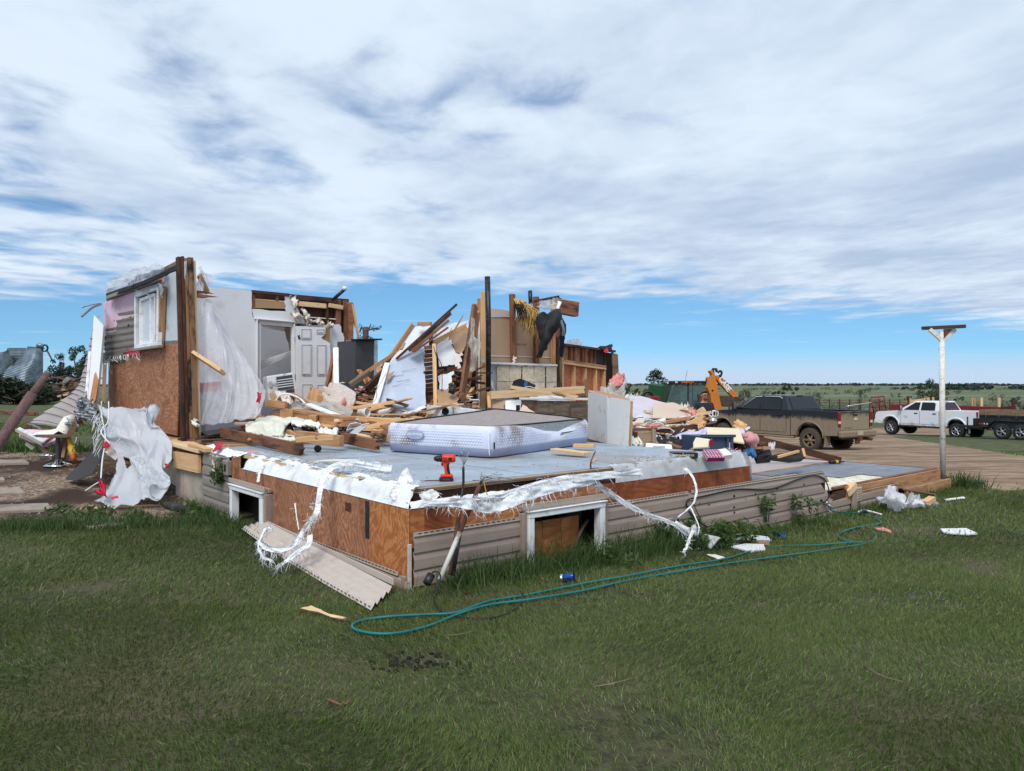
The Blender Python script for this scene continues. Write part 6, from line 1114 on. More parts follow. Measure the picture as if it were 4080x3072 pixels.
# ------------------------------------------------------------------ poles at the corner
def poles():
    g = G(1790,2285); r = root('service_pipe','rusty upright service pipe with black cable at the house corner','pipe',g); a,b = P(1795,2290,5.40),P(1846,1930,5.72)
    MB().tube([a,a.lerp(b,.72)],.0165,10).obj('pipe','metal_rust',r,Matrix.Translation(a),world=True); MB().tube([a + V3((.02,-.02,0)),a.lerp(b,.55) + V3((.03,-.02,0))],.014,8).obj('black_sleeve','pipe_black',r,Matrix.Translation(a),world=True)
    MB().tube(spline([a.lerp(b,.70),a.lerp(b,.85),b,P(1846,1860,5.72)],12),.011,6).obj('black_cable','black_plastic',r,Matrix.Translation(a),world=True)
    for k in range(5):string('bare_wire',[P(1846,1860,5.72),P(1842 + k * 4,1835,5.72),P(1828 + k * 10,1812 - (k % 3) * 12,5.70 + .01 * k)],.003,'metal_steel',r,8,3)
    g = P(1755,2310,5.2); r = root('service_pipe','paint-peeled white pipe leaning right, crossing the rusty pipe','pipe',g); a,b = P(1752,2310,5.22),P(1917,1920,5.72)
    MB().tube([a,a.lerp(b,.46)],.0175,10).obj('white_pipe','pipe_white',r,Matrix.Translation(a),world=True); MB().tube([a.lerp(b,.46),a.lerp(b,.96)],.0165,10).obj('rusty_pipe','metal_rust',r,Matrix.Translation(a),world=True); MB().tube([a.lerp(b,.92),b],.012,6).obj('black_cable','black_plastic',r,Matrix.Translation(a),world=True)
    rg = random.Random(6)
    for k in range(12):string('bare_wire',[b,b + V3((rg.uniform(-.02,.06),0,rg.uniform(.02,.05))),b + V3((rg.uniform(-.02,.18),rg.uniform(-.03,.03),rg.uniform(.01,.10)))],.0025,'metal_steel',r,7,3)
    string('yellow_wire',[b + V3((.02,0,0)),b + V3((.05,-.02,-.10)),b + V3((.11,-.02,-.17))],.004,'yellow_pipe',r,10,4); string('frayed_cable',[b,b + V3((.12,.05,.03)),b + V3((.25,.10,.0)),H(.03,.62,FZ + .015)],.004,'metal_steel',r,14,4)
    tag(MB().tube([P(1700,2325,5.3),P(1718,2290,5.35)],.030,10).obj('drain_pipe','pipe_black',None,Matrix.Translation(P(1700,2325,5.3)),world=True),'short black pipe stub in the grass at the house corner','pipe')
    string('black_cable',[P(1722,2280,5.3),P(1740,2278,5.25),P(1755,2300,5.15),P(1730,2380,4.95)],.006,'black_plastic',None,16,5,'short black cord looping in the tall grass at the corner','cord'); string('black_cable',[G(1728,2390,.02),G(1750,2430,.02),G(1800,2452,.02),G(1900,2464,.02),G(1990,2455,.02),G(2060,2420,.02),G(2085,2380,.02),G(2075,2355,.05)],.006,'black_plastic',None,40,5,'thin black cable looping across the teal hose','cord')
poles()
# ------------------------------------------------------------------ garden hose
def hose():
    pts = [(3345,1990),(3365,2010),(3420,2045),(3480,2062),(3510,2080),(3490,2090),(3420,2100),(3360,2118),(3340,2135),(3362,2152),(3430,2162),(3410,2160),(3250,2172),(3060,2180),(2880,2228),(2700,2256),(2500,2295),(2350,2320),(2100,2370),(1950,2395),(1820,2440),(1700,2448),(1560,2456),(1450,2470),(1405,2490),(1420,2510),(1500,2525),(1600,2520),(1720,2490),(1830,2445),(1950,2410),(2100,2390),(2300,2358),(2520,2310),(2700,2278),(2900,2245),(3120,2215),(3300,2190),(3450,2165),(3490,2140),(3480,2120)]
    w = [G(x,y,.024 - .012 * (i % 5 == 3)) for i,(x,y) in enumerate(pts)]; w[0] = H(-.07,6.30,-.03); w[1] = H(-.13,6.33,-.10)
    tag(MB().tube(spline(w,420),.0095,7).obj('garden_hose','hose',None,Matrix.Translation(w[20]),world=True),'teal garden hose snaking across the lawn','hose')
    r = root('outdoor_tap','small metal outdoor tap on the siding above the hose','tap',H(-.05,6.28,-.02)); MB().tube([H(.0,6.28,-.02),H(-.10,6.28,-.02),H(-.12,6.29,-.06)],.012,8).obj('spout','metal_steel',r); MB().lathe([(.0,0),(.028,0),(.03,.008),(.0,.012)],8,Matrix.Translation(H(-.07,6.26,.015))).obj('handle','chrome',r)
hose()
string('black_cable',[H(-.03,3.42,.34),H(-.03,3.7,.345),H(-.03,4.3,.36),H(-.035,5.0,.30),H(-.03,5.6,.36),H(-.03,6.02,.375),H(-.035,6.25,.32),H(-.04,6.36,.20),H(-.04,6.38,.10),H(-.06,6.3,.05),H(-.06,6.2,.02),H(-.05,6.16,.06)],.008,'black_plastic',None,60,5,'black cable clipped along the top of the front siding','cord'); string('black_cable',[H(-.03,3.42,.34),H(-.035,3.36,.28),H(-.05,3.5,.12),H(-.08,3.7,.0),H(-.12,3.82,-.12)],.009,'black_plastic',None,18,5,'black cable end dangling down the siding into the weeds','cord'); string('black_cable',[H(-.03,3.46,.34),H(-.04,3.52,.22),H(-.05,3.62,.05)],.005,'black_plastic',None,10,4,'thin black wire beside the dangling cable','cord')
# ------------------------------------------------------------------ torn house wrap: long strips
def fray_strip(name,label,ctrl,w0,w1,seed,n=60,tails=26,tl=.16,amp=.02,up=None,wm=0.0):
    r = random.Random(seed); pts = spline([P(*c) for c in ctrl],n); m = MB(); rows = []
    for i,p in enumerate(pts):
        f = i / (n - 1); w = w0 + (w1 - w0) * f + wm * math.sin(math.pi * f) + .15 * w0 * mnoise.noise(V3((f * 7,seed,0))); t = (pts[min(i + 1,n - 1)] - pts[max(i - 1,0)]).normalized(); sd = t.cross(V3((0,-1,.15))).normalized() if up is None else V3(up).normalized(); tw = .4 * mnoise.noise(V3((f * 5,seed,4)))
        rows.append([p + sd * (k / 6 - .5) * w + V3((0,-1,0)) * (amp * mnoise.noise(V3((f * 14,k * .8,seed))) + tw * (k / 6 - .5) * w * .6) for k in range(7)])
    rt = root(name,label,'house wrap',pts[0]); m.grid(rows); m.obj('strip','house_wrap',rt,Matrix.Translation(pts[0]),world=True); q = MB()
    for k in range(tails):
        i = r.randrange(n); e = rows[i][r.choice((0,6))]; a = e + V3((r.uniform(-.05,.05),r.uniform(-.02,.01),r.uniform(-tl,tl * .35))); q.tube([e,e.lerp(a,.5) + V3((r.uniform(-.02,.02),-.01,0)),a],.0017,3)
    o = q.obj('loose_threads','house_wrap',rt,Matrix.Translation(pts[0]),world=True); o['kind'] = 'stuff'
fray_strip('torn_house_wrap','white wrap strip flopping over the left floor edge onto the loose siding',[(1560,1868,6.55),(1450,1850,6.7),(1370,1848,6.65),(1310,1870,6.5),(1280,1930,6.35),(1268,2000,6.28),(1262,2040,6.22),(1235,2080,6.2),(1200,2130,6.2),(1170,2175,6.15),(1110,2195,6.1),(1050,2178,6.2),(1025,2160,6.3)],.06,.03,3,90,260,.14,amp=.03)
fray_strip('torn_house_wrap','frayed bundle of wrap threads lying on the loose siding',[(1235,2130,6.2),(1228,2170,6.1),(1180,2205,6.05),(1135,2240,6.0),(1100,2262,6.0)],.05,.02,5,40,70,.12); fray_strip('torn_house_wrap','curled tail of wrap threads at the left end of the loose siding',[(1085,2110,6.6),(1060,2105,6.6),(1040,2140,6.4),(1030,2180,6.2),(1050,2220,6.0),(1085,2235,5.95)],.03,.02,6,40,70,.10)
fray_strip('torn_house_wrap','long frayed wrap strip drooping along the front plywood',[(1690,2010,5.5),(1800,2002,5.45),(1880,2008,5.5),(1960,2018,5.6),(2060,1985,5.7),(2150,1955,5.8),(2250,1935,6.0),(2380,1915,6.3)],.03,.05,7,90,240,.10,wm=.06,amp=.035); fray_strip('torn_house_wrap','upper fold of the drooping wrap strip',[(1890,1990,5.5),(2000,1972,5.65),(2120,1938,5.8),(2240,1912,6.0),(2400,1895,6.3),(2560,1880,6.8)],.02,.06,8,60,140,.08,wm=.02,amp=.03); fray_strip('torn_house_wrap','rope of twisted wrap hanging from the front edge to the weeds',[(2380,1930,6.35),(2430,1965,6.5),(2500,2010,6.6),(2580,2050,6.7),(2680,2085,6.8),(2740,2125,6.8),(2770,2100,6.85)],.05,.03,9,60,110,.09); fray_strip('torn_house_wrap','split tail of the twisted wrap trailing on the grass',[(2690,2080,6.8),(2745,2110,6.75),(2768,2095,6.75),(2750,2140,6.7),(2735,2180,6.6),(2720,2200,6.55)],.035,.02,10,40,70,.08); fray_strip('torn_house_wrap','thin strap of wrap dropping over the front siding',[(2725,1862,7.5),(2760,1900,7.45),(2775,1960,7.4),(2755,2015,7.35),(2700,2060,7.2)],.03,.012,11,40,14,.05); fray_strip('torn_house_wrap','thin wrap thread falling right of the strap',[(2752,2020,7.3),(2770,2060,7.2),(2785,2100,7.1),(2780,2130,7.0)],.012,.008,12,24,6,.04)
fray_strip('torn_house_wrap','fluttering wrap flap standing at the near floor corner',[(1560,1985,5.75),(1590,1950,5.8),(1620,1900,5.85),(1635,1890,5.85)],.05,.13,13,24,40,.06); fray_strip('torn_house_wrap','small wrap rag on the rim right of the near corner',[(1680,1990,5.6),(1720,1970,5.6),(1740,1985,5.58)],.09,.06,14,16,24,.05); fray_strip('torn_house_wrap','thin fraying wrap thread over the left basement window',[(1055,1855,7.8),(1035,1880,7.75),(1028,1920,7.65)],.02,.03,15,20,16,.05); fray_strip('torn_house_wrap','strand of wrap hanging on the left plywood',[(1175,2005,6.9),(1182,2060,6.8),(1190,2110,6.7)],.012,.008,16,20,3,.04)
# frayed fringe round the floor edge
fm = MB(); rg = random.Random(17)
for k in range(420):
    if rg.random() < .55:f = rg.uniform(.05,3.4); p = H(f,.11,.775); q = p + HV * rg.uniform(-.02,.10) + HU * rg.uniform(-.05,.05) + V3((0,0,rg.uniform(-.02,.035)))
    else:f = rg.uniform(2.7,4.5); p = H(.10,f,.772); q = p + HU * rg.uniform(-.08,.10) + HV * rg.uniform(-.06,.06) + V3((0,0,rg.uniform(-.03,.045)))
    fm.tube([p,p.lerp(q,.5) + V3((0,0,.008)),q],.0016,3)
tag(fm.obj('wrap_fringe','house_wrap'),'frayed white threads along the edges of the house wrap','threads',kind='stuff')
drape('red_tape_scrap',[[P(845,1802,8.8),P(858,1800,8.8)],[P(856,1775,9.0),P(886,1778,8.9)],[P(870,1762,9.2),P(888,1760,9.1)]],10,8,'red_tape',amp=.03,freq=6,seed=111,fray=.02,label='red tape scrap on the left floor edge above the torn siding',cat='tape')
tag(slab('paper_scrap',[P(968,1798,8.7),P(1000,1794,8.9),P(1045,1800,8.65),P(1010,1806,8.5)],.02,'pink_cloth'),'pinkish floor scrap beside the left floor edge','scrap'); tag(slab('paper_scrap',[F(1252,1845,FZ + .006),F(1290,1840,FZ + .01),F(1330,1846,FZ + .006),F(1300,1850,FZ + .012)],.006,'grey_cloth'),'dark curled scrap on the blue floor','scrap')
# loose siding sheet leaning off the left skirt
def loose():
    r = root('loose_siding','pale vinyl siding sheet peeled off and leaning out onto the lawn','siding',G(1300,2320)); A,B_ = onT(1055,2080,-.03),onT(1572,2300,-.03); FL,FR = P(962,2106,7.65),G(1478,2432,.02); BR = P(1568,2345,5.45)
    for k in range(4):
        rows = []
        for i in range(9):
            f = i / 8; back = A.lerp(BR,f); fr = FL.lerp(FR,f) + V3((0,0,-.06 * math.sin(math.pi * f) * .5)); u0,u1 = k / 4,(k + 1) / 4; up = V3((-.3,-.35,.88)); rows.append([back.lerp(fr,u0),back.lerp(fr,u0 + .02) + up * .024,back.lerp(fr,u0 + .12) + up * .012,back.lerp(fr,u1)])
        m = MB().grid(rows,smooth=False); m.obj('siding_course','siding_pale',r,Matrix.Translation(FL),world=True,thick=.003)
    q = MB(); n = 46
    for i in range(n):f = (i + .5) / n; p = FL.lerp(FR,f) + V3((0,0,-.06 * math.sin(math.pi * f) * .5 + .004)); q.bar(p - (FR - FL).normalized() * .013 + V3((0,.012,.012)),p + (FR - FL).normalized() * .013 + V3((0,.012,.012)),.006,.004)
    o = q.obj('nail_slots','black_hole',r); o['kind'] = 'stuff'; m = MB().grid([[A + V3((0,0,-.02)),A.lerp(BR,.4) + V3((.05,.02,.06))],[BR + V3((.0,0,.12)),BR + V3((0,0,.14))]],smooth=False); board('edge_fold',A + V3((0,0,.0)),BR + V3((0,0,.05)),.012,.05,'siding_pale',r)
loose()
tag(slab('siding_strip',[P(258,1908,10.6),P(300,1912,10.3),P(375,1895,10.2),P(415,1800,10.6),P(412,1765,10.8),P(372,1800,10.9)],.008,'siding_back',None),'dark underside of a siding strip curling out from the foundation','siding'); tag(slab('siding_strip',[P(415,1800,10.4),P(455,1782,10.4),P(492,1798,10.3),P(458,1832,10.2)],.008,'siding_pale'),'small tan siding piece under the white tarp','siding')
# white tarp over the left foundation
tp = drape('white_tarp',[[P(384,1602,11.0),P(398,1660,10.7),P(392,1730,10.6),P(425,1770,10.4),P(452,1800,10.2),P(430,1870,10.0),P(398,1935,9.7),P(362,1978,9.4)],[P(450,1606,11.0),P(440,1670,10.5),P(470,1735,10.2),P(500,1790,10.1),P(500,1830,9.9),P(478,1890,9.7),P(450,1940,9.5),P(420,1990,9.1)],[P(540,1600,10.9),P(520,1660,10.4),P(530,1730,10.1),P(545,1800,9.85),P(532,1850,9.7),P(540,1900,9.6),P(520,1950,9.4),P(500,1985,9.1)],[P(566,1622,10.8),P(600,1624,10.4),P(586,1710,10.2),P(592,1790,9.8),P(585,1850,9.7),P(588,1900,9.5),P(590,1945,9.3),P(575,1972,9.1)],[P(600,1622,10.6),P(606,1670,10.35),P(630,1710,10.2),P(640,1780,9.85),P(632,1850,9.6),P(640,1890,9.5),P(648,1925,9.3),P(625,1966,9.1)],[P(604,1640,10.5),P(632,1690,10.3),P(672,1742,10.0),P(664,1800,9.75),P(655,1860,9.6),P(662,1890,9.45),P(660,1925,9.3),P(640,1955,9.2)]],80,80,'wrap_tarp',amp=.05,freq=4.0,seed=121,fray=.06,ridge=lambda u,v:.06 * abs(math.sin(5 * u + 4.5 * v + 1.2 * math.sin(4 * v))) ** .6 + .05 * abs(math.sin(6 * v - 4 * u + math.sin(6 * u))) ** .6 + .012 * math.sin(24 * u + 9 * v),label='big white printed tarp draped over the foundation left of the house',cat='tarp',octv=3,holes=lambda u,v:(u - .16) ** 2 + (v - .56) ** 2 < .004)
def tarp_text(s,x,y,d,sz,ang):
    mw = Matrix.Translation(P(x,y,d)) @ Matrix.Rotation(rad(90),4,'X') @ Matrix.Rotation(rad(ang),4,'Z') @ Matrix.Scale(-1,4,(1,0,0)); text('tarp_print',s,sz,'wrap_ink',mw,tp)
for a_ in (('Mineral Wool',475,1755,10.0,.15,-42),('Fibre Gla',590,1860,9.45,.11,-38),('Glas',590,1915,9.3,.16,-30)):tarp_text(*a_)
for k in range(30):
    x = random.uniform(372,400); string('tarp_thread',[P(x + 10,1640 + k * 5,10.6),P(x,1655 + k * 5,10.55),P(x - random.uniform(0,14),1680 + k * 5,10.5)],.004,'house_wrap',tp,6,3)
string('tarp_cord',[P(405,1600,10.7),P(404,1650,10.7),P(420,1745,10.4),P(408,1830,10.0),P(402,1905,9.6)],.010,'house_wrap',tp,20,4); string('tarp_cord',[P(433,1600,10.6),P(430,1680,10.5),P(402,1720,10.4),P(440,1770,10.3)],.010,'house_wrap',tp,16,4); string('tarp_cord',[P(395,1920,9.5),P(370,1935,9.4),P(340,1955,9.3)],.008,'house_wrap',tp,8,4)
drape('red_trim',[[P(390,1920,9.45),P(410,1915,9.45)],[P(396,1945,9.3),P(424,1940,9.35)],[P(378,1968,9.25),P(425,1978,9.15)]],14,10,'red_tape',tp,amp=.08,freq=6,seed=122,fray=.03); drape('red_trim',[[P(410,1760,10.25),P(430,1762,10.25)],[P(412,1785,10.2),P(440,1780,10.2)]],8,8,'red_tape',tp,amp=.06,freq=6,seed=123); drape('red_trim',[[P(655,1845,9.5),P(672,1850,9.5)],[P(660,1866,9.5),P(676,1866,9.5)]],6,6,'red_tape',tp,amp=.03,freq=5,seed=124); drape('red_trim',[[P(440,1982,9.1),P(470,1976,9.1)],[P(444,1990,9.05),P(472,1984,9.05)]],5,6,'red_tape',tp,amp=.02,freq=5,seed=125)
drape('torn_lining',[[P(318,1590,12.0),P(350,1588,11.9),P(385,1640,11.5)],[P(305,1625,11.9),P(340,1612,11.8),P(380,1650,11.4)],[P(300,1660,11.7),P(340,1640,11.6),P(385,1650,11.3)],[P(300,1690,11.4),P(340,1668,11.4),P(388,1672,11.2)]],26,22,'torn_lining',amp=.16,freq=5,seed=126,label='torn black and white plastic lining left of the tarp',cat='plastic sheet'); drape('torn_lining',[[P(252,1690,11.6),P(268,1664,11.8)],[P(285,1690,11.4),P(290,1676,11.5)]],10,8,'torn_lining',amp=.10,freq=5,seed=127,label='small torn plastic end above the bar stool',cat='plastic sheet')
# ------------------------------------------------------------------ bar stool
def stool():
    b = G(231,1856); d = b.y; r = root('bar_stool','white padded bar stool with chrome base on the gravel','stool',b); hgt = (EYE - (1735 - HZ) / FP * d) - b.z
    MB().lathe([(0,0),(.20,.003),(.205,.012),(.16,.03),(.09,.055),(.05,.075),(.036,.10),(0,.10)],24).obj('base','chrome',r,Matrix.Translation(b)); MB().lathe([(.034,.08),(.034,hgt * .98)],12).obj('column','fridge_grey',r,Matrix.Translation(b)); ft = [V3((-.03 - .12 - .12 * math.cos(a),.10 * math.sin(a),hgt * .36)) for a in [k * .42 for k in range(16)]]; MB().tube(ft,.012,6).obj('footrest','chrome',r,Matrix.Translation(b))
    prof = [[(-.33,.0),(-.30,.045),(-.1,.06),(.06,.05),(.14,.03)],[(-.33,-.02),(-.28,-.05),(-.1,-.06),(.06,-.07),(.17,-.03)]]; m = MB(); rows = []
    for k in range(13):
        y = (k / 12 - .5) * 2; w = .19 * y; e = (1 - abs(y) ** 4); ring = [(-.34,-.01),(-.30,.03 * e + .0),(-.12,.055 * e),(.02,.09 * e),(.12,.22 * e + .05),(.20,.28 * e + .02),(.27,.20 * e),(.22,.06),(.17,-.02),(.16,-.06 * e),(-.1,-.065 * e),(-.28,-.05 * e)]; rows.append([V3((x * (.75 + .25 * e),w,z)) for x,z in ring + ring[:1]])
    m.grid(rows); m.obj('seat','bar_white',r,Matrix.Translation(b + V3((0,0,hgt + .03))) @ Matrix.Rotation(rad(8),4,'Z'))
stool()
tag(MB().tube([P(130,1568,9.3).lerp(P(-60,1845,8.85),f) for f in (1.75,.9,0)],[.068,.064,.060],12).obj('leaning_post','post_rust',None,Matrix.Translation(P(-40,1800,8.6)),world=True),'thick rusty pipe leaning in from the left edge','pipe'); tag(MB().tube([P(122,1580,9.28),P(156,1533,9.38),P(190,1486,9.48)],[.050,.046,.040],10).obj('leaning_post','post_rust',None,Matrix.Translation(P(122,1582,9.28)),world=True),'thinner upper section of the leaning rusty pipe','pipe')
r_ = root('yellow_riser','yellow and orange utility riser beside the concrete pier','pipe',P(296,1836,11.6)); MB().tube([P(282,1780,11.7),P(292,1815,11.6)],.05,10).obj('yellow_sleeve','yellow_pipe',r_); MB().tube([P(274,1745,11.8),P(283,1784,11.7)],.035,10).obj('yellow_neck','yellow_pipe',r_); MB().tube([P(290,1812,11.6),P(294,1838,11.6)],.035,10).obj('orange_foot','orange_pipe',r_); MB().tube([P(266,1730,11.9),P(275,1762,11.8)],.03,8).obj('grey_top','metal_steel',r_)
for lab,a,b,m_ in (('grey stud propping the fallen siding, left of the stool',(160,1770,12.2),(212,1826,11.7),'wood_grey'),('left of two studs leaning behind the stool column',(262,1730,12.0),(238,1826,11.8),'wood_grey'),('right of two studs leaning behind the stool column',(270,1735,11.9),(252,1828,11.7),'wood_grey')):lumber(lab,a,b,.05,.09,m_)
string('rope',[G(192,1834,.02),G(205,1828,.02),G(222,1832,.02),G(210,1836,.02),G(240,1832,.02),G(262,1828,.02),P(290,1790,11.5),P(306,1742,11.5)],.008,'pipe_white',None,40,4,'thin pale cord coiled behind the stool','cord'); tag(MB().tube(spline([G(662,2012,.04),G(690,2018,.05),G(735,2030,.04),G(762,2040,.02)],14),.045,10).obj('drain_hose','pipe_black',None,Matrix.Translation(G(700,2020)),world=True),'black drain hose on the gravel by the concrete','hose')
tag(board('yard_board',G(300,2028,.01),G(640,2012,.01),.05,.02,'wood_new',split=(.1,.3)),'thin splintered lath lying on the gravel','board'); tag(board('yard_board',G(527,1975,.03),G(575,1972,.03),.10,.05,'wood_mid'),'short brown block under the lower edge of the tarp','board'); tag(board('yard_board',G(0,1640,.1),G(160,1648,.1),.2,.14,'wood_old',split=(0,.6)),'long fallen timber on the left lawn','board')
tag(slab('black_mat',[G(238,1588,.1),G(320,1588,.1),G(320,1594,.1),G(238,1594,.1)],.12,'rubber'),'black tyre-like strip on the far left lawn','strip')
# ------------------------------------------------------------------ pickups
RX = Matrix.Rotation(rad(90),4,'X')
def arc(cx,cz,r,a0,a1,n=9):return [(cx + r * math.cos(rad(a0 + (a1 - a0) * k / n)),cz + r * math.sin(rad(a0 + (a1 - a0) * k / n))) for k in range(n + 1)]
def panel3(pts,nrm,th=.008):
    pts = [V3(p) for p in pts]; nrm = V3(nrm).normalized(); m = MB(); k = len(pts); vs = [p - nrm * th for p in pts] + [p + nrm * th for p in pts]; return m.add(vs,[tuple(range(k))[::-1],tuple(range(k,2 * k))] + [(i,(i + 1) % k,k + (i + 1) % k,k + i) for i in range(k)])
def wheel(parent,mw,R,W,tyre,rim,spokes=6):
    t = MB().lathe([(R * .60,-W / 2),(R * .86,-W / 2),(R * .96,-W * .44),(R,-W * .30),(R,W * .30),(R * .96,W * .44),(R * .86,W / 2),(R * .60,W / 2)],28)
    for k in range(28):
        a = 2 * math.pi * k / 28
        for s in (-1,1):t.box((0,0,0),(.022,.05,W * .30),.004,Matrix.Rotation(a,4,'Z') @ Matrix.Translation((R * .995,0,s * W * .30)))
    o = t.obj('wheel',tyre,parent,mw); m = MB().lathe([(R * .60,W * .44),(R * .575,W * .40),(R * .56,W * .10),(R * .05,W * .10)],24); m.obj('rim_dish','black_plastic',o,mw); m = MB().lathe([(R * .61,W * .47),(R * .60,W * .50),(R * .55,W * .46),(R * .55,W * .36)],24); m.lathe([(0,W * .42),(R * .15,W * .42),(R * .17,W * .30)],12)
    for k in range(spokes):m.box((R * .34,0,W * .33),(R * .48,R * .17,.03),.008,Matrix.Rotation(2 * math.pi * k / spokes,4,'Z'))
    m.obj('rim',rim,o,mw); return o
def pickup(name,label,c,hd,body,tailm,lower,tyre,rim,kind,lift=0.0):
    a = math.atan2(hd[1],hd[0]); z = zg(c[0],c[1]); T = Matrix.Translation((c[0],c[1],z)) @ Matrix.Rotation(a,4,'Z'); r = root(name,label,'pickup truck',mw=T); U = T @ Matrix.Translation((0,0,lift)); black = kind == 'black'; FA = 1.95
    pf = [(2.90,.56),(2.95,.66),(2.95,.98),(2.89,1.17),(2.72,1.25),(1.6,1.335),(1.30,1.365),(-1.16,1.375),(-1.16,.50),(FA - .53,.50)] + arc(FA,.46,.53,176,4) + [(FA + .53,.52)]
    bd = MB().prism(pf,-.985,.985,RX).obj('body',body,r,U,bevel=.035,bseg=3)
    for s in (-1,1):
        pb = [(-1.19,1.40),(-3.02,1.41),(-3.05,.8),(-3.02,.58),(-FA - .53,.56)] + arc(-FA,.46,.53,176,4) + [(-FA + .53,.52),(-1.19,.50)]; MB().prism(pb,s * .86,s * .985,RX).obj('bed_side',body,r,U,bevel=.02,bseg=2)
        for cx in (FA,-FA):ap = [(x,s * .985,z_) for x,z_ in arc(cx,.46,.555,0,180,14)]; MB().tube(ap,.05 if not black else .028,6).obj('wheel_flare',body,r,U)
        # glass and doors
        def sp(x,z_):return V3((x,s * (.955 + (z_ - 1.36) / .55 * (-.20) + .004),z_))
        for q in ([(1.10,1.40),(.50,1.815),(.20,1.83),(.20,1.40)],[(.08,1.40),(.08,1.83),(-.60,1.83),(-.70,1.78),(-.74,1.40)]):
            MB().tube([sp(*p) + V3((0,s * .004,0)) for p in q + q[:1]],.012,4).obj('window_seal','black_plastic',r,U); panel3([sp(*p) for p in q],(0,s,.35)).obj('side_window','glass_dark',r,U)
        if black:
            for q in ([(1.06,1.44),(.48,1.85),(.20,1.865)],[(.08,1.865),(-.60,1.865),(-.72,1.80)]):MB().tube([sp(*p) + V3((0,s * .012,0)) for p in q],.010,5).obj('rain_guard','white_vinyl',r,U)
        for x0 in (1.28,.14,-1.0):
            dl = MB().bar((x0,s * .987,.60),(x0,s * .987,1.36),.006,.012,(1,0,0)); dl.obj('door_seam','black_hole',r,U)
        MB().bar((-1.175,s * .97,.52),(-1.175,s * .97,1.36),.02,.03,(1,0,0)).obj('bed_gap','black_hole',r,U); MB().bar((1.28,s * .987,.60),(-1.0,s * .987,.60),.006,.010).obj('door_seam','black_hole',r,U)
        for x0 in (.36,-.72):MB().box((x0,s * .995,1.21),(.20,.04,.055),.012).obj('door_handle','black_plastic',r,U)
        mr = MB().box((1.22,s * 1.16,1.50),(.11,.20,.30),.03).obj('mirror','black_plastic',r,U); MB().bar((1.22,s * .95,1.42),(1.22,s * 1.10,1.46),.05,.05).obj('mirror_arm','black_plastic',mr,U); MB().box((1.16,s * 1.16,1.50),(.006,.15,.24),.002).obj('mirror_glass','metal_steel',mr,U)
        tl = MB().box((-3.03,s * .905,1.13),(.09,.155,.52),.025).obj('tail_light','tail_red',r,U); MB().box((-3.045,s * .905,1.03 if black else 1.07),(.07,.14,.10),.01).obj('lens','tail_clear' if black else 'tail_amber',tl,U)
        MB().bar((1.40,s * .93,.44),(-1.32,s * .93,.44),.16,.07,bev=.02).obj('side_step',lower if black else 'black_plastic',r,U); MB().box((-FA - .62,s * .86,.42),(.02,.30,.42),.006).obj('mud_flap',lower if black else 'metal_steel',r,U); MB().box((FA - .62,s * .86,.42),(.02,.26,.34),.006).obj('mud_flap','black_plastic',r,U); MB().box((2.93,s * .80,1.02),(.06,.30,.22),.03).obj('head_light','tail_clear',r,U)
        for cx in (FA,-FA):wheel(r,U @ Matrix.Translation((cx,s * .84,.42 - lift)) @ Matrix.Rotation(rad(-90) * s,4,'X'),.42,.29,tyre,rim)
    # cab
    vb = [(1.46,.955),(-1.14,.955)]; m = MB(); lo,hi = 1.352,1.915; xs = ((1.48,-1.15),(.52,-.84)); vs = [V3((x,s * hw,z_)) for z_,(xa,xb),hw in ((lo,xs[0],.955),(hi,xs[1],.755)) for x,s in ((xa,1),(xb,1),(xb,-1),(xa,-1))]; m.add(vs,[(3,2,1,0),(4,5,6,7),(0,1,5,4),(1,2,6,5),(2,3,7,6),(3,0,4,7)]); m.obj('cab',body,r,U,bevel=.07,bseg=4)
    def rw(y,z_):return V3((-1.15 + (z_ - lo) / (hi - lo) * .31 - .010,y,z_))
    panel3([rw(-.76,1.42),rw(.76,1.42),rw(.66,1.85),rw(-.66,1.85)],(-1,0,.5)).obj('rear_window','glass_dark',r,U)
    def ws(y,z_):return V3((1.48 - (z_ - lo) / (hi - lo) * .96 + .010,y,z_))
    panel3([ws(-.82,1.42),ws(.82,1.42),ws(.68,1.86),ws(-.68,1.86)],(.5,0,.87)).obj('windshield','glass_dark',r,U); MB().box((-.86,0,1.905),(.05,.34,.035),.01).obj('brake_light','tail_red' if black else 'white_vinyl',r,U)
    MB().box((-2.1,0,.88),(1.86,1.74,.04)).obj('bed_floor','black_plastic',r,U); MB().box((-1.22,0,1.12),(.05,1.74,.50)).obj('bed_front',body,r,U); tg = MB().box((-3.01,0,1.07),(.07,1.62,.66),.02).obj('tailgate',tailm,r,U); MB().box((-3.05,0,1.30),(.012,.24,.12),.004).obj('handle_recess','black_plastic',tg,U); MB().box((-3.058,0,1.315),(.012,.19,.04),.004).obj('gate_handle',lower,tg,U); MB().box((-3.04,0,1.385),(.06,1.64,.03),.01).obj('spoiler',tailm,tg,U)
    tm = U @ Matrix.Translation((-3.05,0,1.13)) @ Matrix.Rotation(rad(-90),4,'Z') @ RX
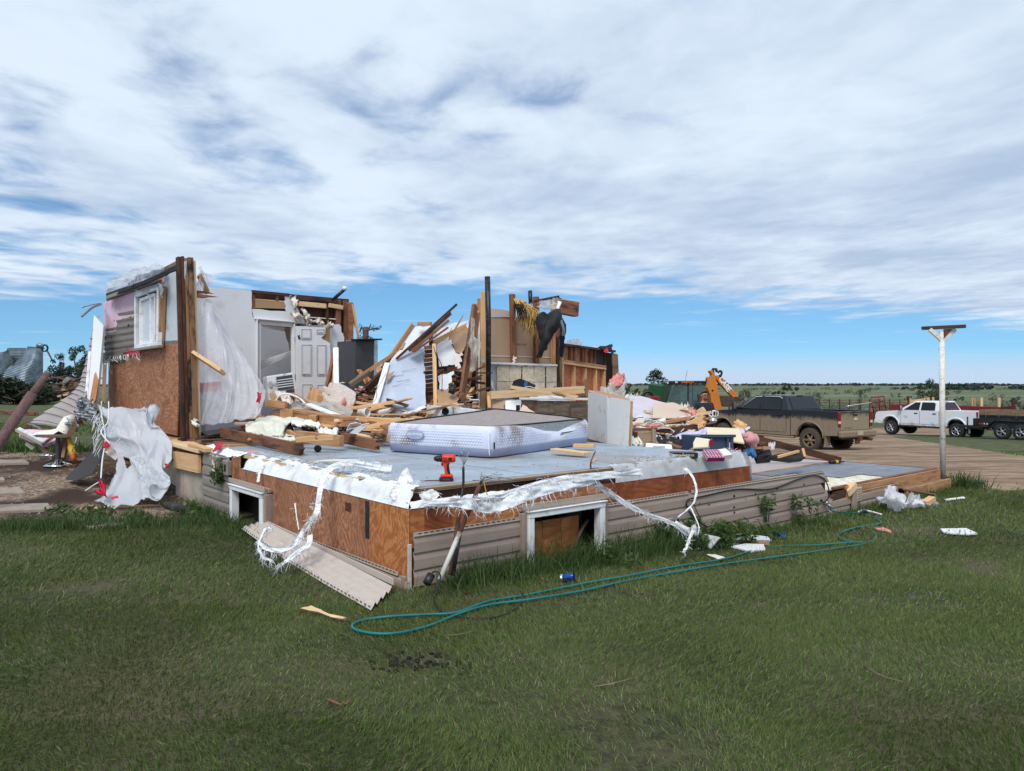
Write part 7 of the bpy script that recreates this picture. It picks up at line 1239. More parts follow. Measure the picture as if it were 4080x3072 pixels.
    if black:
        bt = [(-.11,-.018),(-.045,-.018),(-.045,-.045),(.045,-.045),(.045,-.018),(.11,-.018),(.13,.02),(.045,.02),(.045,.045),(-.045,.045),(-.045,.02),(-.09,.02)]; MB().prism(bt,0,.012).obj('emblem','gold_ink',tg,tm); text('gate_lettering','SILVERADO',.085,'mud_all',tm @ Matrix.Translation((-.40,-.29,0)),tg,.003)
    else:text('gate_lettering','SIERRA',.06,'decal_grey',tm @ Matrix.Translation((.55,-.24,0)),tg); text('window_lettering','Big Red Sales',.12,'decal_red',U @ Matrix.Translation(rw(-.2,1.50) + V3((-.02,0,0))) @ Matrix.Rotation(rad(-90),4,'Z') @ Matrix.Rotation(rad(61),4,'X'),r,shear=.3); text('side_lettering','2500 HD',.07,'decal_grey',U @ Matrix.Translation((1.0,.992,1.02)) @ Matrix.Rotation(math.pi,4,'Z') @ RX,r); text('side_lettering','DURAMAX',.045,'decal_grey',U @ Matrix.Translation((.95,.992,.93)) @ Matrix.Rotation(math.pi,4,'Z') @ RX,r)
    bp = MB().box((-3.13,0,.63),(.20,1.96,.24),.05).obj('rear_bumper',lower if black else 'black_plastic',r,U,bevel=0); MB().box((-3.235,0,.66),(.012,.32,.15),.004).obj('licence_plate','plate',bp,U); MB().box((-3.18,0,.46),(.20,.12,.12),.01).obj('hitch','metal_rust',bp,U); MB().tube([(-2.6,-.62,.44),(-3.22,-.70,.43)],.055,10).obj('tail_pipe','metal_rust',r,U); MB().box((2.97,0,.64),(.20,1.94,.30),.06).obj('front_bumper','chrome' if black else body,r,U); MB().box((2.955,0,1.0),(.06,1.3,.28),.02).obj('grille','black_plastic',r,U)
    ub = MB(); ub.box((-.2,0,.52),(5.4,1.0,.20)); [ub.tube([(x,-.8,.42 - lift),(x,.8,.42 - lift)],.07,8) for x in (FA,-FA)]; [ub.box((x,s * .62,.72),(1.1,.12,.4)) for x in (FA,-FA) for s in (-1,1)]; ub.box((-FA,0,.46),(.35,.35,.3),.08); ub.obj('underbody','black_plastic',r,U)
pickup('pickup_truck','mud-caked black crew cab pickup parked on the dirt yard',(10.12,27.9),(-.533,.846),'truck_mud','mud_tail','mud_all','tyre_mud','rim_mud','black',.04)
pickup('pickup_truck','white crew cab pickup hitched to a black trailer',(24.25,42.7),(-.468,.883),'truck_white','truck_white','truck_white','tyre','rim_alloy','white',.10)
# ------------------------------------------------------------------ trailer
def trailer():
    h = V3((-.50,.866,0)); w0 = V3((24.2,36.0,0)); c = w0 + h * -.4 + V3((.866,.5,0)) * .95; T = Matrix.Translation((c.x,c.y,zg(c.x,c.y))) @ Matrix.Rotation(math.atan2(h.y,h.x),4,'Z'); r = root('dump_trailer','black tandem-axle dump trailer with wooden side boards','trailer',mw=T)
    for s in (-1,1):
        MB().box((-.3,s * .92,.86),(4.2,.05,.62),.01).obj('side','trailer_black',r,T); MB().box((-.3,s * .95,1.13),(4.2,.06,.07),.01).obj('top_rail','trailer_black',r,T); sb = MB().box((-.3,s * .93,1.29),(4.2,.045,.24),.006).obj('side_board','wood_grey',r,T)
        for x in (1.5,.9,.1,-.7,-1.5):MB().box((x,s * .965,1.20),(.07,.03,.30),.006).obj('board_post','wood_grey',sb,T); MB().box((x,s * .955,.84),(.06,.05,.56),.008).obj('stake','trailer_black',r,T)
        f = [(x,s * .98,z) for x,z in ((1.35,.62),(1.1,.90),(-.55,.90),(-.85,.62))]; MB().tube(f,.045,6).obj('fender_edge','trailer_black',r,T); MB().box((.27,s * .90,.905),(1.7,.28,.03),.008).obj('fender','trailer_black',r,T); MB().box((1.72,s * .955,.72),(.26,.01,.06)).obj('reflector','decal_red',r,T); MB().box((1.5,s * .955,.72),(.18,.012,.06)).obj('reflector','decal_white',r,T)
        for x in (.72,-.14):wheel(r,T @ Matrix.Translation((x,s * .95,.38)) @ Matrix.Rotation(rad(-90) * s,4,'X'),.38,.22,'tyre','rim_alloy',5)
    MB().box((-.3,0,.58),(4.2,1.8,.08)).obj('deck','trailer_black',r,T); MB().box((1.82,0,.86),(.05,1.85,.62),.01).obj('front_wall','trailer_black',r,T); MB().box((1.82,0,1.29),(.045,1.85,.24),.006).obj('front_board','wood_grey',r,T)
    for s in (-1,1):MB().bar((1.8,s * .6,.50),(3.3,s * .05,.50),.08,.12).obj('tongue','trailer_black',r,T)
    MB().box((2.2,0,.75),(.5,.7,.4),.02).obj('tool_box','trailer_black',r,T); MB().tube([(2.9,0,.1),(2.9,0,1.0)],.04,8).obj('jack','trailer_black',r,T)
trailer()
# ------------------------------------------------------------------ backhoe
def backhoe():
    d0 = 34.0; c = P(2755,1700,d0); h = V3((-.93,.37,0)); T = Matrix.Translation((c.x,c.y,zg(c.x,c.y))) @ Matrix.Rotation(math.atan2(h.y,h.x),4,'Z'); r = root('backhoe','orange and black backhoe loader parked behind the rubble','backhoe',mw=T)
    MB().prism([(-1.0,.7),(.9,.7),(2.6,.75),(2.6,1.35),(1.0,1.5),(-1.0,1.4)],-.55,.55,RX).obj('body','case_orange',r,T,bevel=.05)
    cab = [(-1.0,1.15),(-1.0,2.05),(-.85,2.62),(.80,2.62),(1.15,1.55),(1.0,1.15)]
    for s in (-1,1):
        for a,b in (((-1.0,1.15),(-1.0,2.1)),((-1.0,2.1),(-.85,2.65)),((.80,2.65),(1.15,1.5)),((1.15,1.5),(1.0,1.1)),((.05,1.1),(.05,2.65)),((-1.0,1.12),(1.0,1.12)),((.05,1.55),(1.15,1.5))):MB().bar((a[0],s * .72,a[1]),(b[0],s * .72,b[1]),.07,.07,(0,1,0),.01).obj('cab_post','case_black',r,T)
        panel3([(.10,s * .72,1.6),(1.05,s * .72,1.55),(.78,s * .72,2.6),(.10,s * .72,2.6)],(0,s,0)).obj('cab_glass','glass_clear',r,T); panel3([(-.95,s * .72,1.2),(.0,s * .72,1.2),(.0,s * .72,2.6),(-.85,s * .72,2.6),(-.95,s * .72,2.05)],(0,s,0)).obj('cab_glass','glass_clear',r,T); wheel(r,T @ Matrix.Translation((-.55,s * .88,.72)) @ Matrix.Rotation(rad(-90) * s,4,'X'),.72,.48,'tyre','case_orange',4); wheel(r,T @ Matrix.Translation((1.75,s * .82,.46)) @ Matrix.Rotation(rad(-90) * s,4,'X'),.46,.34,'tyre','case_orange',4); MB().tube([(x,s * .88,z) for x,z in arc(-.55,.72,.84,20,160,10)],.12,8).obj('fender','case_black',r,T)
        MB().bar((.9,s * .62,1.35),(3.0,s * .62,.75),.12,.25,bev=.02).obj('loader_arm','case_orange',r,T)
    MB().box((-.05,0,2.70),(1.95,1.62,.13),.04).obj('cab_roof','case_black',r,T); MB().lathe([(0,0),(.09,0),(.08,.16),(.0,.18)],10,Matrix.Translation((-.75,.3,2.77))).obj('beacon','tail_amber',r,T); MB().box((.05,.82,2.70),(.55,.02,.07),.01).obj('roof_light','tail_amber',r,T); MB().tube([(.2,.6,2.7),(.1,.6,3.25)],.008,4).obj('antenna','black_plastic',r,T)
    for x in (.55,-.85):MB().box((x,.82,2.70),(.12,.03,.09),.01).obj('work_lamp','tail_clear',r,T)
    MB().lathe([(.17,-.015),(.19,0),(.17,.015)],14,Matrix.Translation((.35,0,1.75)) @ Matrix.Rotation(rad(40),4,'Y')).obj('steering_wheel','black_plastic',r,T); MB().box((-.3,0,1.55),(.5,.5,.7),.08).obj('seat','black_foam',r,T); MB().prism([(2.9,.3),(3.5,.2),(3.7,.3),(3.3,1.0),(3.0,1.0)],-1.1,1.1,RX).obj('loader_bucket','case_bucket',r,T,bevel=.02); MB().box((2.2,.66,1.42),(.9,.03,.26),.01).obj('name_plate','case_black',r,T); text('name_plate_print','CASE',.24,'decal_white',T @ Matrix.Translation((2.2,.68,1.42)) @ Matrix.Rotation(math.pi,4,'Z') @ RX,r,bold=.008)
    def PB(x,y):return P(x,y,d0 - 1.8)
    def bslab(name,px,th,mat,par=r):return slab(name,[PB(*p) for p in px],th,mat,par,bevel=.015)
    bm_ = bslab('boom',[(2829,1478),(2838,1474),(2848,1490),(2852,1500),(2857,1530),(2864,1570),(2876,1620),(2872,1662),(2845,1662),(2834,1600),(2830,1570),(2819,1545),(2828,1515),(2838,1494)],.42,'case_orange'); bslab('dipper',[(2853,1505),(2860,1495),(2868,1500),(2938,1572),(2940,1582),(2930,1588),(2920,1582),(2900,1562),(2862,1522)],.30,'case_orange'); tx = frame(PB(2887,1530) + V3((0,-.016,0)),PB(2903,1552) - PB(2872,1508),(0,-1,0)); text('boom_print','CASE',.30,'decal_white',tx,bm_,bold=.012)
    MB().tube([PB(2866,1496) + V3((0,.1,0)),PB(2902,1540) + V3((0,.1,.05))],.07,8).obj('cylinder','case_black',r); MB().tube([PB(2900,1537) + V3((0,.1,.05)),PB(2936,1578) + V3((0,.1,.05))],.04,8).obj('cylinder_rod','chrome',r); bslab('linkage',[(2838,1475),(2842,1466),(2858,1467),(2862,1482),(2856,1484),(2852,1473),(2846,1474),(2848,1490)],.2,'case_black'); string('hydraulic_hose',[PB(2860,1485),PB(2870,1478),PB(2876,1488),PB(2868,1500)],.05,'black_plastic',r,12,6); bslab('bucket',[(2866,1578),(2890,1582),(2912,1582),(2938,1580),(2948,1590),(2935,1612),(2910,1622),(2880,1620),(2870,1600)],.8,'case_bucket')
    for k in range(6):bslab('bucket_tooth',[(2868 + k * 8,1584),(2870 + k * 8,1574),(2876 + k * 8,1584)],.1,'case_bucket')
    bslab('badge_plate',[(2834,1552),(2844,1552),(2845,1558),(2839,1564),(2834,1558)],.43,'case_black'); bslab('stabilizer',[(2784,1570),(2798,1568),(2800,1600),(2786,1602)],.3,'case_bucket'); bslab('swing_post',[(2838,1640),(2880,1640),(2880,1700),(2842,1700)],.5,'case_orange')
backhoe()
# ------------------------------------------------------------------ far yard things
def yard():
    b = P(2658,1610,42); tag(slab('green_bin',[P(2637,1538,42),P(2660,1534,42),P(2690,1545,43),P(2690,1600,43),P(2640,1600,42)],.9,'green_metal',bevel=.03),'green metal bin behind the backhoe cab','bin'); tag(slab('red_car_body',[P(2575,1588,40),P(2600,1578,40),P(2628,1578,40),P(2634,1595,40),P(2600,1602,40),P(2575,1602,40)],.8,'red_metal',bevel=.05),'red wrecked machine body left of the backhoe','machine'); tag(MB().tube([P(2552 + 60 * k / 10,1590 - 30 * math.sin(math.pi * k / 10),40.5) for k in range(11)],.10,6).obj('black_roll_bar','black_plastic'),'black rounded cab frame behind the red machine','machine')
    tag(slab('green_implement',[P(2560,1588,38),P(2590,1584,38),P(2595,1602,38),P(2560,1604,38)],.5,'green_metal',bevel=.03),'low green implement in front of the red machine','machine')
    # red walls behind the white truck
    for lab,q,m_ in (('left part of the dark red sheet metal wall behind the white pickup',[(3546,1612,58),(3640,1610,57),(3640,1680,57),(3548,1680,58)],'red_metal'),('long dark red metal wall right of the white pickup cab',[(3640,1611,56.9),(3985,1622,52),(3985,1690,52),(3640,1690,56.9)],'red_metal'),('faded red end panel of the metal wall at the right',[(3985,1622,51.9),(4042,1616,50),(4044,1645,50),(3985,1660,51.9)],'red_faded')):tag(slab('red_wall',[P(*p) for p in q],.1,m_),lab,'wall')
    for i,(x,y0,y1,d,m_) in enumerate(((3618,1578,1640,60,'wood_dark'),(3625,1588,1640,60,'wood_new'),(3708,1580,1640,60,'wood_dark'),(3716,1582,1640,60,'wood_new'),(3770,1582,1650,60,'wood_old'),(3876,1586,1660,58,'wood_new'),(3880,1588,1660,58,'wood_new'),(3910,1584,1660,58,'wood_pale'),(3980,1584,1660,58,'wood_pale'),(4037,1585,1660,55,'wood_dark'))):tag(board('fence_post',P(x,y1,d),P(x,y0,d),.16,.16,m_,up=(1,0,0)),('dark','pale','second dark','second pale','rusty','left twin','right twin','slim pale','lone tan','thick brown')[i] + ' wooden post standing behind the red wall','post','posts behind the red wall')
    for lab,a,b in (('long tan rail on posts behind the white pickup',(3612,1602,60),(3712,1588,60)),('slanted tan plank leaning on the posts',(3692,1606,59.5),(3684,1586,59.5)),('second slanted plank beside the leaning one',(3700,1606,59.5),(3690,1586,59.5))):lumber(lab,a,b,.05,.2,'wood_new')
    fr = root('pasture_fence','rusty wire panel fence crossing the pasture behind the pickups','fence',P(3300,1655,72)); pm = board('fence_post',P(2905,1662,68),P(2905,1592,68),.09,.09,'metal_rust',fr,up=(1,0,0))
    for k in range(20):
        f = k / 19; x = 2905 + 760 * f; d = 68 + 6 * f; board('post',P(x,1664 - 4 * f,d),P(x,1590,d),.09,.09,'metal_rust',fr,up=(1,0,0))
    for j in range(6):board('rail',P(2905,1596 + j * 10,68),P(3665,1594 + j * 10,74),.04,.045,'metal_rust',fr)
    g = root('red_gate','bent red tubular livestock gate standing by the fence','gate',P(3490,1650,62))
    for a,b in (((3470,1583),(3522,1579)),((3470,1583),(3482,1648)),((3522,1579),(3532,1645)),((3474,1604),(3525,1598)),((3478,1622),(3528,1618)),((3480,1638),(3530,1634)),((3500,1581),(3506,1642))):MB().tube([P(*a,62),P(*b,62)],.05,6).obj('bar','red_metal',g)
    string('fallen_pipe',[P(3370,1620,61),P(3420,1612,61),P(3475,1604,61)],.06,'metal_steel',None,6,6,'long pale pipe leaning on the red gate','pipe')
    # T-shaped washing-line pole
    b = P(3757,1918,12.25); r = root('clothesline_pole','white peeling T-shaped clothesline pole at the deck corner','pole',b); t = P(3752,1322,12.25); MB().tube([b,t],.043,12).obj('post','pole_paint',r,Matrix.Translation(b),world=True); board('crossbar',P(3674,1308,12.3),P(3846,1300,12.15),.09,.055,'wood_dark',r); board('crossbar_plate',P(3674,1314,12.3),P(3846,1305,12.15),.07,.012,'pole_paint',r)
    for x in (3704,3806):board('brace',P(x,1312,12.24),P(3754 + (3 if x > 3754 else -3),1354,12.24),.04,.065,'pole_paint',r)
    slab('brace_plate',[P(3760,1312,12.2),P(3796,1310,12.2),P(3762,1346,12.2)],.012,'metal_rust',r)
plain('pole_paint',srgb(218,215,206),.7,var=.06,bump=.3,bscale=20,dirt=(srgb(110,92,78),.6,14))
yard()
# ------------------------------------------------------------------ grain bin, brush heap, logs on the far left
def leftyard():
    r = root('grain_bin','crushed corrugated steel grain bin beyond the left lawn','grain bin',P(80,1570,74)); D = 74
    def ribs(ctrl,nu,nv,k,name):
        rows = [spline(q,nv) for q in ctrl]; cols = [spline([rows[i][j] for i in range(len(rows))],nu) for j in range(nv)]; g = [[cols[j][i] + V3((0,-.05 * math.sin(i / (nu - 1) * k * 6.283),0)) for j in range(nv)] for i in range(nu)]; MB().grid(g).obj(name,'bin_metal',r,Matrix.Translation(ctrl[0][0]),world=True)
    ribs([[P(110,1380,D),P(140,1382,D),P(172,1384,D)],[P(90,1420,D - .6),P(135,1430,D - 1),P(172,1440,D)],[P(20,1480,D - 1),P(100,1500,D - 1.5),P(172,1510,D)],[P(-10,1575,D - 1),P(90,1575,D - 1.6),P(172,1575,D)]],150,10,38,'wall_sheet'); ribs([[P(32,1385,D),P(20,1400,D + .5),P(-40,1410,D)],[P(45,1420,D - .5),P(10,1440,D),P(-40,1450,D)],[P(52,1450,D - 1),P(10,1490,D),P(-40,1500,D)],[P(10,1500,D - .5),P(-10,1520,D),P(-40,1560,D)]],90,8,24,'bent_sheet'); ribs([[P(34,1386,D + 1),P(105,1386,D + 1)],[P(40,1430,D + .8),P(110,1430,D + .8)],[P(50,1470,D + .5),P(112,1470,D + .5)]],60,6,16,'back_sheet'); MB().tube([P(178 + 12 * math.cos(a),1387 + 13 * math.sin(a),D) for a in [k * .45 for k in range(15)]],.09,6).obj('roof_ring','black_plastic',r); MB().tube([P(150,1382,D),P(160,1374,D),P(172,1378,D),P(168,1388,D)],.25,6).obj('crumpled_top','bin_metal',r); string('torn_rod',[P(188,1398,D),P(200,1420,D),P(210,1440,D)],.08,'metal_rust',r,8,5)
    rg = random.Random(31); cen,rr = [],[]
    for k in range(60):
        f = rg.random(); x = -60 + 250 * f; top = 1512 + 40 * abs(f - .28) * 1.5; y = rg.uniform(top,1598); cen.append(tuple(P(x,y,58 + rg.uniform(-2,2)))); rr.append(rg.uniform(.35,.7))
    b = root('brush_heap','heap of torn conifer branches in front of the grain bin','brush heap',P(80,1600,58)); v,f,t = leaves(cen,rr,8000,.22,.8,2.2,.4); o = npmesh('branches',v,f,'conifer',t); o.parent = b; o.matrix_parent_inverse = WM[b.name].inverted(); m = MB()
    for k in range(26):a = V3(rg.choice(cen)); limb(m,a + V3((0,-.5,0)),a + V3((rg.uniform(-1.6,1.6),-.7,rg.uniform(-.3,.6))),.04,.015,.05,rg)
    m.obj('sticks','dead_wood',b)
    b = root('log_heap','heap of uprooted trunks and broken boards behind the lawn','log heap',P(250,1598,62)); m = MB()
    for k in range(34):x,y = rg.uniform(172,345),rg.uniform(1502,1590); a = P(x,y,62 + rg.uniform(-2,2)); limb(m,a,a + V3((rg.uniform(-2.2,2.2),rg.uniform(-.8,.8),rg.uniform(-.5,.8))),rg.uniform(.05,.22),.05,.03,rg)
    m.obj('trunks','dead_wood',b); MB().lathe([(0,-.1),(.5,0),(.8,.5),(.75,1.0),(.4,1.3),(0,1.35)],12,Matrix.Translation(P(205,1598,61))).obj('root_ball','bark',b); tr = P(300,1540,60); MB().tube([tr,tr + V3((1.3,0,-.25))],.38,10).obj('trunk_end','dead_wood',b)
    for k in range(16):a = P(rg.uniform(200,335),rg.uniform(1515,1590),60.5); board('broken_board',a,a + V3((rg.uniform(-1,1.2),0,rg.uniform(-.2,.6))),.05,.16,rg.choice(('wood_pale','wood_mid','wood_new')),b,split=(.2,.3))
    slab('sheet',[P(247,1520,60),P(265,1502,60),P(280,1510,60),P(262,1528,60)],.05,'metal_steel',b); cen = [tuple(P(rg.uniform(175,350),rg.uniform(1470,1560),66)) for k in range(30)]; v,f,t = leaves(cen,[.6] * 30,2600,.2,.8); o = npmesh('leaves',v,f,'leaf_dark',t); o.parent = b; o.matrix_parent_inverse = WM[b.name].inverted()
    # dead snag behind the fridge
    s = root('dead_snag','broken dead tree top behind the grey fridge','tree',P(1455,1360,24)); m = MB(); q = limb(m,P(1456,1400,24),P(1457,1302,24),.12,.09,.02,rg); 
    for a,b2 in (((1456,1330),(1438,1300)),((1456,1340),(1432,1345)),((1457,1320),(1515,1305)),((1457,1325),(1480,1350)),((1440,1305),(1430,1325)),((1470,1312),(1478,1290)),((1490,1308),(1512,1312))):limb(m,P(*a,24),P(*b2,24),.035,.012,.08,rg)
    m.obj('trunk','dead_wood',s); v,f,t = leaves([tuple(P(x,y,24)) for x,y in ((1434,1302),(1432,1345),(1510,1306),(1478,1350),(1490,1308),(1440,1320))],[.10] * 6,160,.06); o = npmesh('twigs',v,f,'conifer',t); o['kind'] = 'stuff'; o.parent = s; o.matrix_parent_inverse = WM[s.name].inverted()
leftyard()
# ------------------------------------------------------------------ household things in the wreck
def cab():
    r = root('white_cabinet','white stained cabinet carcass standing on the floor behind the mattress','cabinet',P(2430,1770,9.9)); a,b,c = (2342,10.95),(2424,9.92),(2512,9.46)
    slab('left_panel',[P(2343,1556,a[1]),P(2424,1580,b[1]),P(2420,1768,b[1]),P(2345,1747,a[1])],.02,'cabinet_white',r); slab('right_panel',[P(2425,1580,b[1] - .005),P(2510,1597,c[1]),P(2503,1778,c[1]),P(2421,1768,b[1] - .005)],.02,'cabinet_white',r); slab('top',[P(2343,1556,a[1]),P(2424,1579,b[1]),P(2514,1596,c[1]),P(2490,1583,c[1] + 1.0),P(2380,1556,a[1] + .6)],.02,'wood_mid',r); board('edge',P(2516,1598,c[1] + .02),P(2508,1776,c[1] + .02),.05,.03,'wood_mid',r,up=(1,0,0)); slab('back_panel',[P(2516,1598,c[1] + .05),P(2490,1588,c[1] + 1.0),P(2488,1758,c[1] + 1.0),P(2508,1776,c[1] + .05)],.02,'cabinet_white',r)
cab()
def tub():
    r = root('bathtub','white bathtub with grey-brown stained apron behind the mattress','bathtub',B(2200,1700,.7))
    for k in range(4):x0 = 2077 + k * 66; bsheet('apron_board',[(x0,1596 + k * .6),(x0 + 65,1596.5 + k * .6),(x0 + 65,1712),(x0,1714)],'tub_apron',r,.80,.03)
    board('rim',B(2074,1588,.80),B(2342,1590,.80),.08,.04,'ceramic_white',r); board('back_rim',B(2030,1574,.1),B(2230,1578,.1),.08,.04,'ceramic_white',r); slab('basin',[B(2074,1600,.8),B(2342,1602,.8),B(2230,1592,.1),B(2030,1590,.1)],.03,'ceramic_white',r); board('trim',B(2112,1584,.62),B(2240,1582,.62),.03,.03,'white_vinyl',r)
tub()
def faucet():
    p = B(2322,1582,.7); r = root('tap','dark tub tap with blue handle at the end of the tub','tap',p); MB().tube(spline([p,p + V3((-.01,0,.10)),p + V3((-.06,0,.13)),p + V3((-.09,0,.09))],10),.012,8).obj('spout','fridge_grey',r); MB().tube([p + V3((-.08,0,.02)),p + V3((.07,0,.02))],.014,8).obj('bar','fridge_grey',r); MB().box(p + V3((0,-.03,-.03)),(.16,.06,.06),.015).obj('base','tub_blue',r)
faucet()
tag(slab('black_case',[B(2052,1560,.55),B(2074,1506,.5),B(2100,1516,.5),B(2136,1534,.5),B(2132,1556,.55),B(2100,1562,.55)],.2,'black_foam',bevel=.02),'black soft case with a blue strap lying on the tub','case'); drape('blue_ribbon',[[B(2090,1520,.56),B(2102,1518,.56)],[B(2086,1545,.58),B(2100,1542,.58)]],6,5,'blue_cloth',amp=.02,freq=4,seed=131,label='bright blue strap on the black case',cat='strap'); string('white_cable',[B(2080,1550,.62),B(2105,1540,.65),B(2126,1545,.66),B(2150,1552,.66),B(2180,1575,.85),B(2230,1588,.86),B(2300,1576,.86)],.008,'white_vinyl',None,30,4,'white cord trailing over the tub planks','cord')
tag(slab('black_case',[B(2040,1590,.5),B(2130,1575,.5),B(2150,1582,.5),B(2148,1594,.5)],.15,'black_foam'),'dark bundle under the tub planks','bundle'); scrap('white jagged scrap at the left corner of the bathroom wall',[(1958,1514,13.9),(1964,1518,13.9),(1976,1556,13.8),(1970,1562,13.8),(1960,1530,13.8)],'gypsum',ja=.02); scrap('white paper scrap stuck at a stud above the tiles',[(2044,1420,13.9),(2056,1422,13.9),(2058,1444,13.9),(2040,1445,13.9)],'gypsum',ja=.03)
def boxy(name,label,cat,px,d,th,mat):r = root(name,label,cat,P(px[-1][0],px[-1][1],d)); slab('casing',[P(x,y,d + (px[0][2] if False else q)) for x,y,q in px],th,mat,r,bevel=.015); return r
r = boxy('dryer','white appliance box lying behind the mattress with a round port','appliance',[(1752,1617,0),(1820,1622,.15),(1966,1638,.5),(1966,1720,.5),(1752,1700,0)],11.0,.45,'appliance_white'); c = P(1774,1640,10.97); MB().lathe([(.055,0),(.07,-.01),(.07,-.03),(.055,-.03),(.055,.01)],18,frame(c,(1,.2,0)) @ RX).obj('port_ring','appliance_white',r); MB().lathe([(0,-.015),(.056,-.015)],18,frame(c,(1,.2,0)) @ Matrix.Rotation(rad(90),4,'X')).obj('port','black_hole',r); slab('sticker',[P(1812,1652,11.08),P(1824,1653,11.1),P(1824,1660,11.1),P(1812,1659,11.08)],.004,'yellow_pipe',r); board('seam',P(1806,1622,11.08),P(1804,1700,11.06),.004,.01,'fridge_grey',r,up=(1,0,0))
r = boxy('air_conditioner','white portable air conditioner tilted before the doorway','air conditioner',[(1062,1499,0),(1166,1484,.2),(1180,1606,.2),(1072,1622,0)],11.9,.35,'appliance_white')
def ac(x,y):return P(x,y,11.88 + .2 * (x - 1064) / 110)
slab('control_panel',[ac(1100,1502),ac(1164,1493),ac(1171,1546),ac(1108,1556)],.006,'fridge_grey',r)
for k in range(4):board('panel_line',ac(1104,1516 + k * 9.6),ac(1168,1507 + k * 9.6),.004,.012,'white_vinyl',r); 
for k in range(10):board('grille_slat',ac(1140,1556 + k * 4.6),ac(1174,1551 + k * 4.6),.02,.016,'fridge_grey',r)
slab('side_vent',[ac(1072,1520),ac(1082,1518),ac(1084,1542),ac(1074,1545)],.004,'drywall_grey',r); string('white_pipe',[P(1098,1600,11.3),P(1115,1575,11.3),P(1145,1569,11.3),P(1190,1585,11.3),P(1215,1608,11.2)],.014,'white_vinyl',None,22,6,'curved white hose in front of the air conditioner','hose'); scrap('crumpled brown paper before the air conditioner',[(1072,1570,11.6),(1110,1560,11.6),(1165,1570,11.5),(1160,1610,11.4),(1080,1612,11.4)],'drywall_paper',ja=.03); drape('grey_rag',[[P(1095,1562,11.5),P(1130,1560,11.5)],[P(1110,1590,11.3),P(1155,1580,11.4)],[P(1140,1610,11.2),P(1165,1605,11.3)]],14,10,'gypsum',amp=.08,freq=6,seed=141,label='white shredded gypsum before the air conditioner',cat='drywall')
r = boxy('refrigerator','dark grey refrigerator standing behind the torn wall','refrigerator',[(1416,1356,0),(1494,1355,.3),(1494,1640,.3),(1416,1640,0)],14.3,.7,'fridge_grey'); slab('door_edge',[P(1493,1354,14.58),P(1505,1358,14.75),P(1505,1640,14.75),P(1493,1640,14.58)],.6,'metal_steel',r); board('top_cap',P(1416,1353,14.28),P(1504,1353,14.7),.3,.03,'black_plastic',r)
r = root('bucket','dirty white plastic bucket lying on its side in the pile','bucket',P(1450,1662,10.9)); mw = frame(P(1432,1643,11.0),(.85,-.5,.02)) @ Matrix.Rotation(rad(90),4,'Y'); MB().lathe([(0,0),(.052,0),(.062,.14),(.068,.145),(.068,.16),(.060,.16),(.058,.14),(.05,.01),(0,.01)],20,mw).obj('shell','appliance_white',r); MB().lathe([(.064,.11),(.067,.112),(.067,.12),(.064,.122)],20,mw).obj('rib','appliance_white',r)
for k,(lab,x,y) in enumerate((('pink bottle lying under the grey blanket',1346,1622),('second pink bottle standing by the blanket',1368,1616),('pink bottle beside the white bucket',1400,1640))):p = P(x,y,11.3); tag(MB().lathe([(0,0),(.03,0),(.032,.07),(.018,.085),(.02,.12),(0,.12)],12,Matrix.Translation(p) @ Matrix.Rotation(rad((70,10,5)[k]),4,'Y')).obj('bottle','pink_foil'),lab,'bottle')
tag(MB().lathe([(0,-.06),(.03,-.055),(.042,-.02),(.042,.02),(.03,.055),(0,.06)],14,frame(F(1266,1787,FZ + .042),(1,.4,0)) @ Matrix.Rotation(rad(90),4,'X')).obj('castor','black_plastic'),'small black wheel under the pale short stud','wheel')
p = P(1796,1568,11.9); tag(MB().lathe([(0,0),(.05,0),(.06,.08),(.03,.11),(.02,.16),(0,.16)],12,Matrix.Translation(p) @ Matrix.Rotation(rad(25),4,'Y')).obj('black_lamp','black_plastic'),'black lamp hanging in the collapsed cavity','lamp'); string('black_wire',[P(1727,1380,12.1),P(1740,1420,12.1),P(1758,1450,12.0),P(1762,1500,12.0),P(1760,1560,12.0)],.006,'black_plastic',None,22,4,'black wire with a plug hanging by the lath wall','cord'); string('white_cable',[P(1538,1488,11.9),P(1520,1520,11.7),P(1500,1555,11.6),P(1502,1570,11.6),P(1490,1600,11.5),P(1450,1620,11.5)],.008,'pipe_white',None,26,4,'pale cord beside the white trim of the tilted panel','cord')
tag(MB().tube([P(1388,1160 + 22,14.5),P(1356,1202,14.5)],.035,10).obj('vent_pipe','pipe_black'),'short black pipe slanting up over the torn wall','pipe') if False else tag(MB().tube([P(1374,1152,15.3),P(1322,1198,15.3)],.036,10).obj('vent_pipe','pipe_black'),'black pipe with a white tip slanting up over the torn wall','pipe'); tag(MB().lathe([(0,-.03),(.045,-.02),(.05,.02),(.03,.05),(0,.055)],10,Matrix.Translation(P(1373,1151,15.25))).obj('pipe_cap','white_cloth',bpy.data.objects['vent_pipe.002']))
tag(slab('storage_chest',[P(820,1560,11.6),P(935,1560,12.2),P(935,1715,12.0),P(820,1720,11.4)],.4,'drywall_grey'),'grey chest dimly seen behind the plastic sheet','chest'); tag(slab('red_bag',[P(808,1525,11.7),P(880,1520,12.0),P(885,1560,12.0),P(808,1562,11.7)],.3,'red_cloth'),'red bag dimly seen behind the plastic sheet','bag'); tag(slab('ribbed_panel',[P(800,1720,10.6),P(1020,1688,11.2),P(1028,1698,11.0),P(950,1712,10.7),P(830,1736,10.3)],.02,'siding_back'),'dark ribbed sheet on the floor under the plastic','sheet')
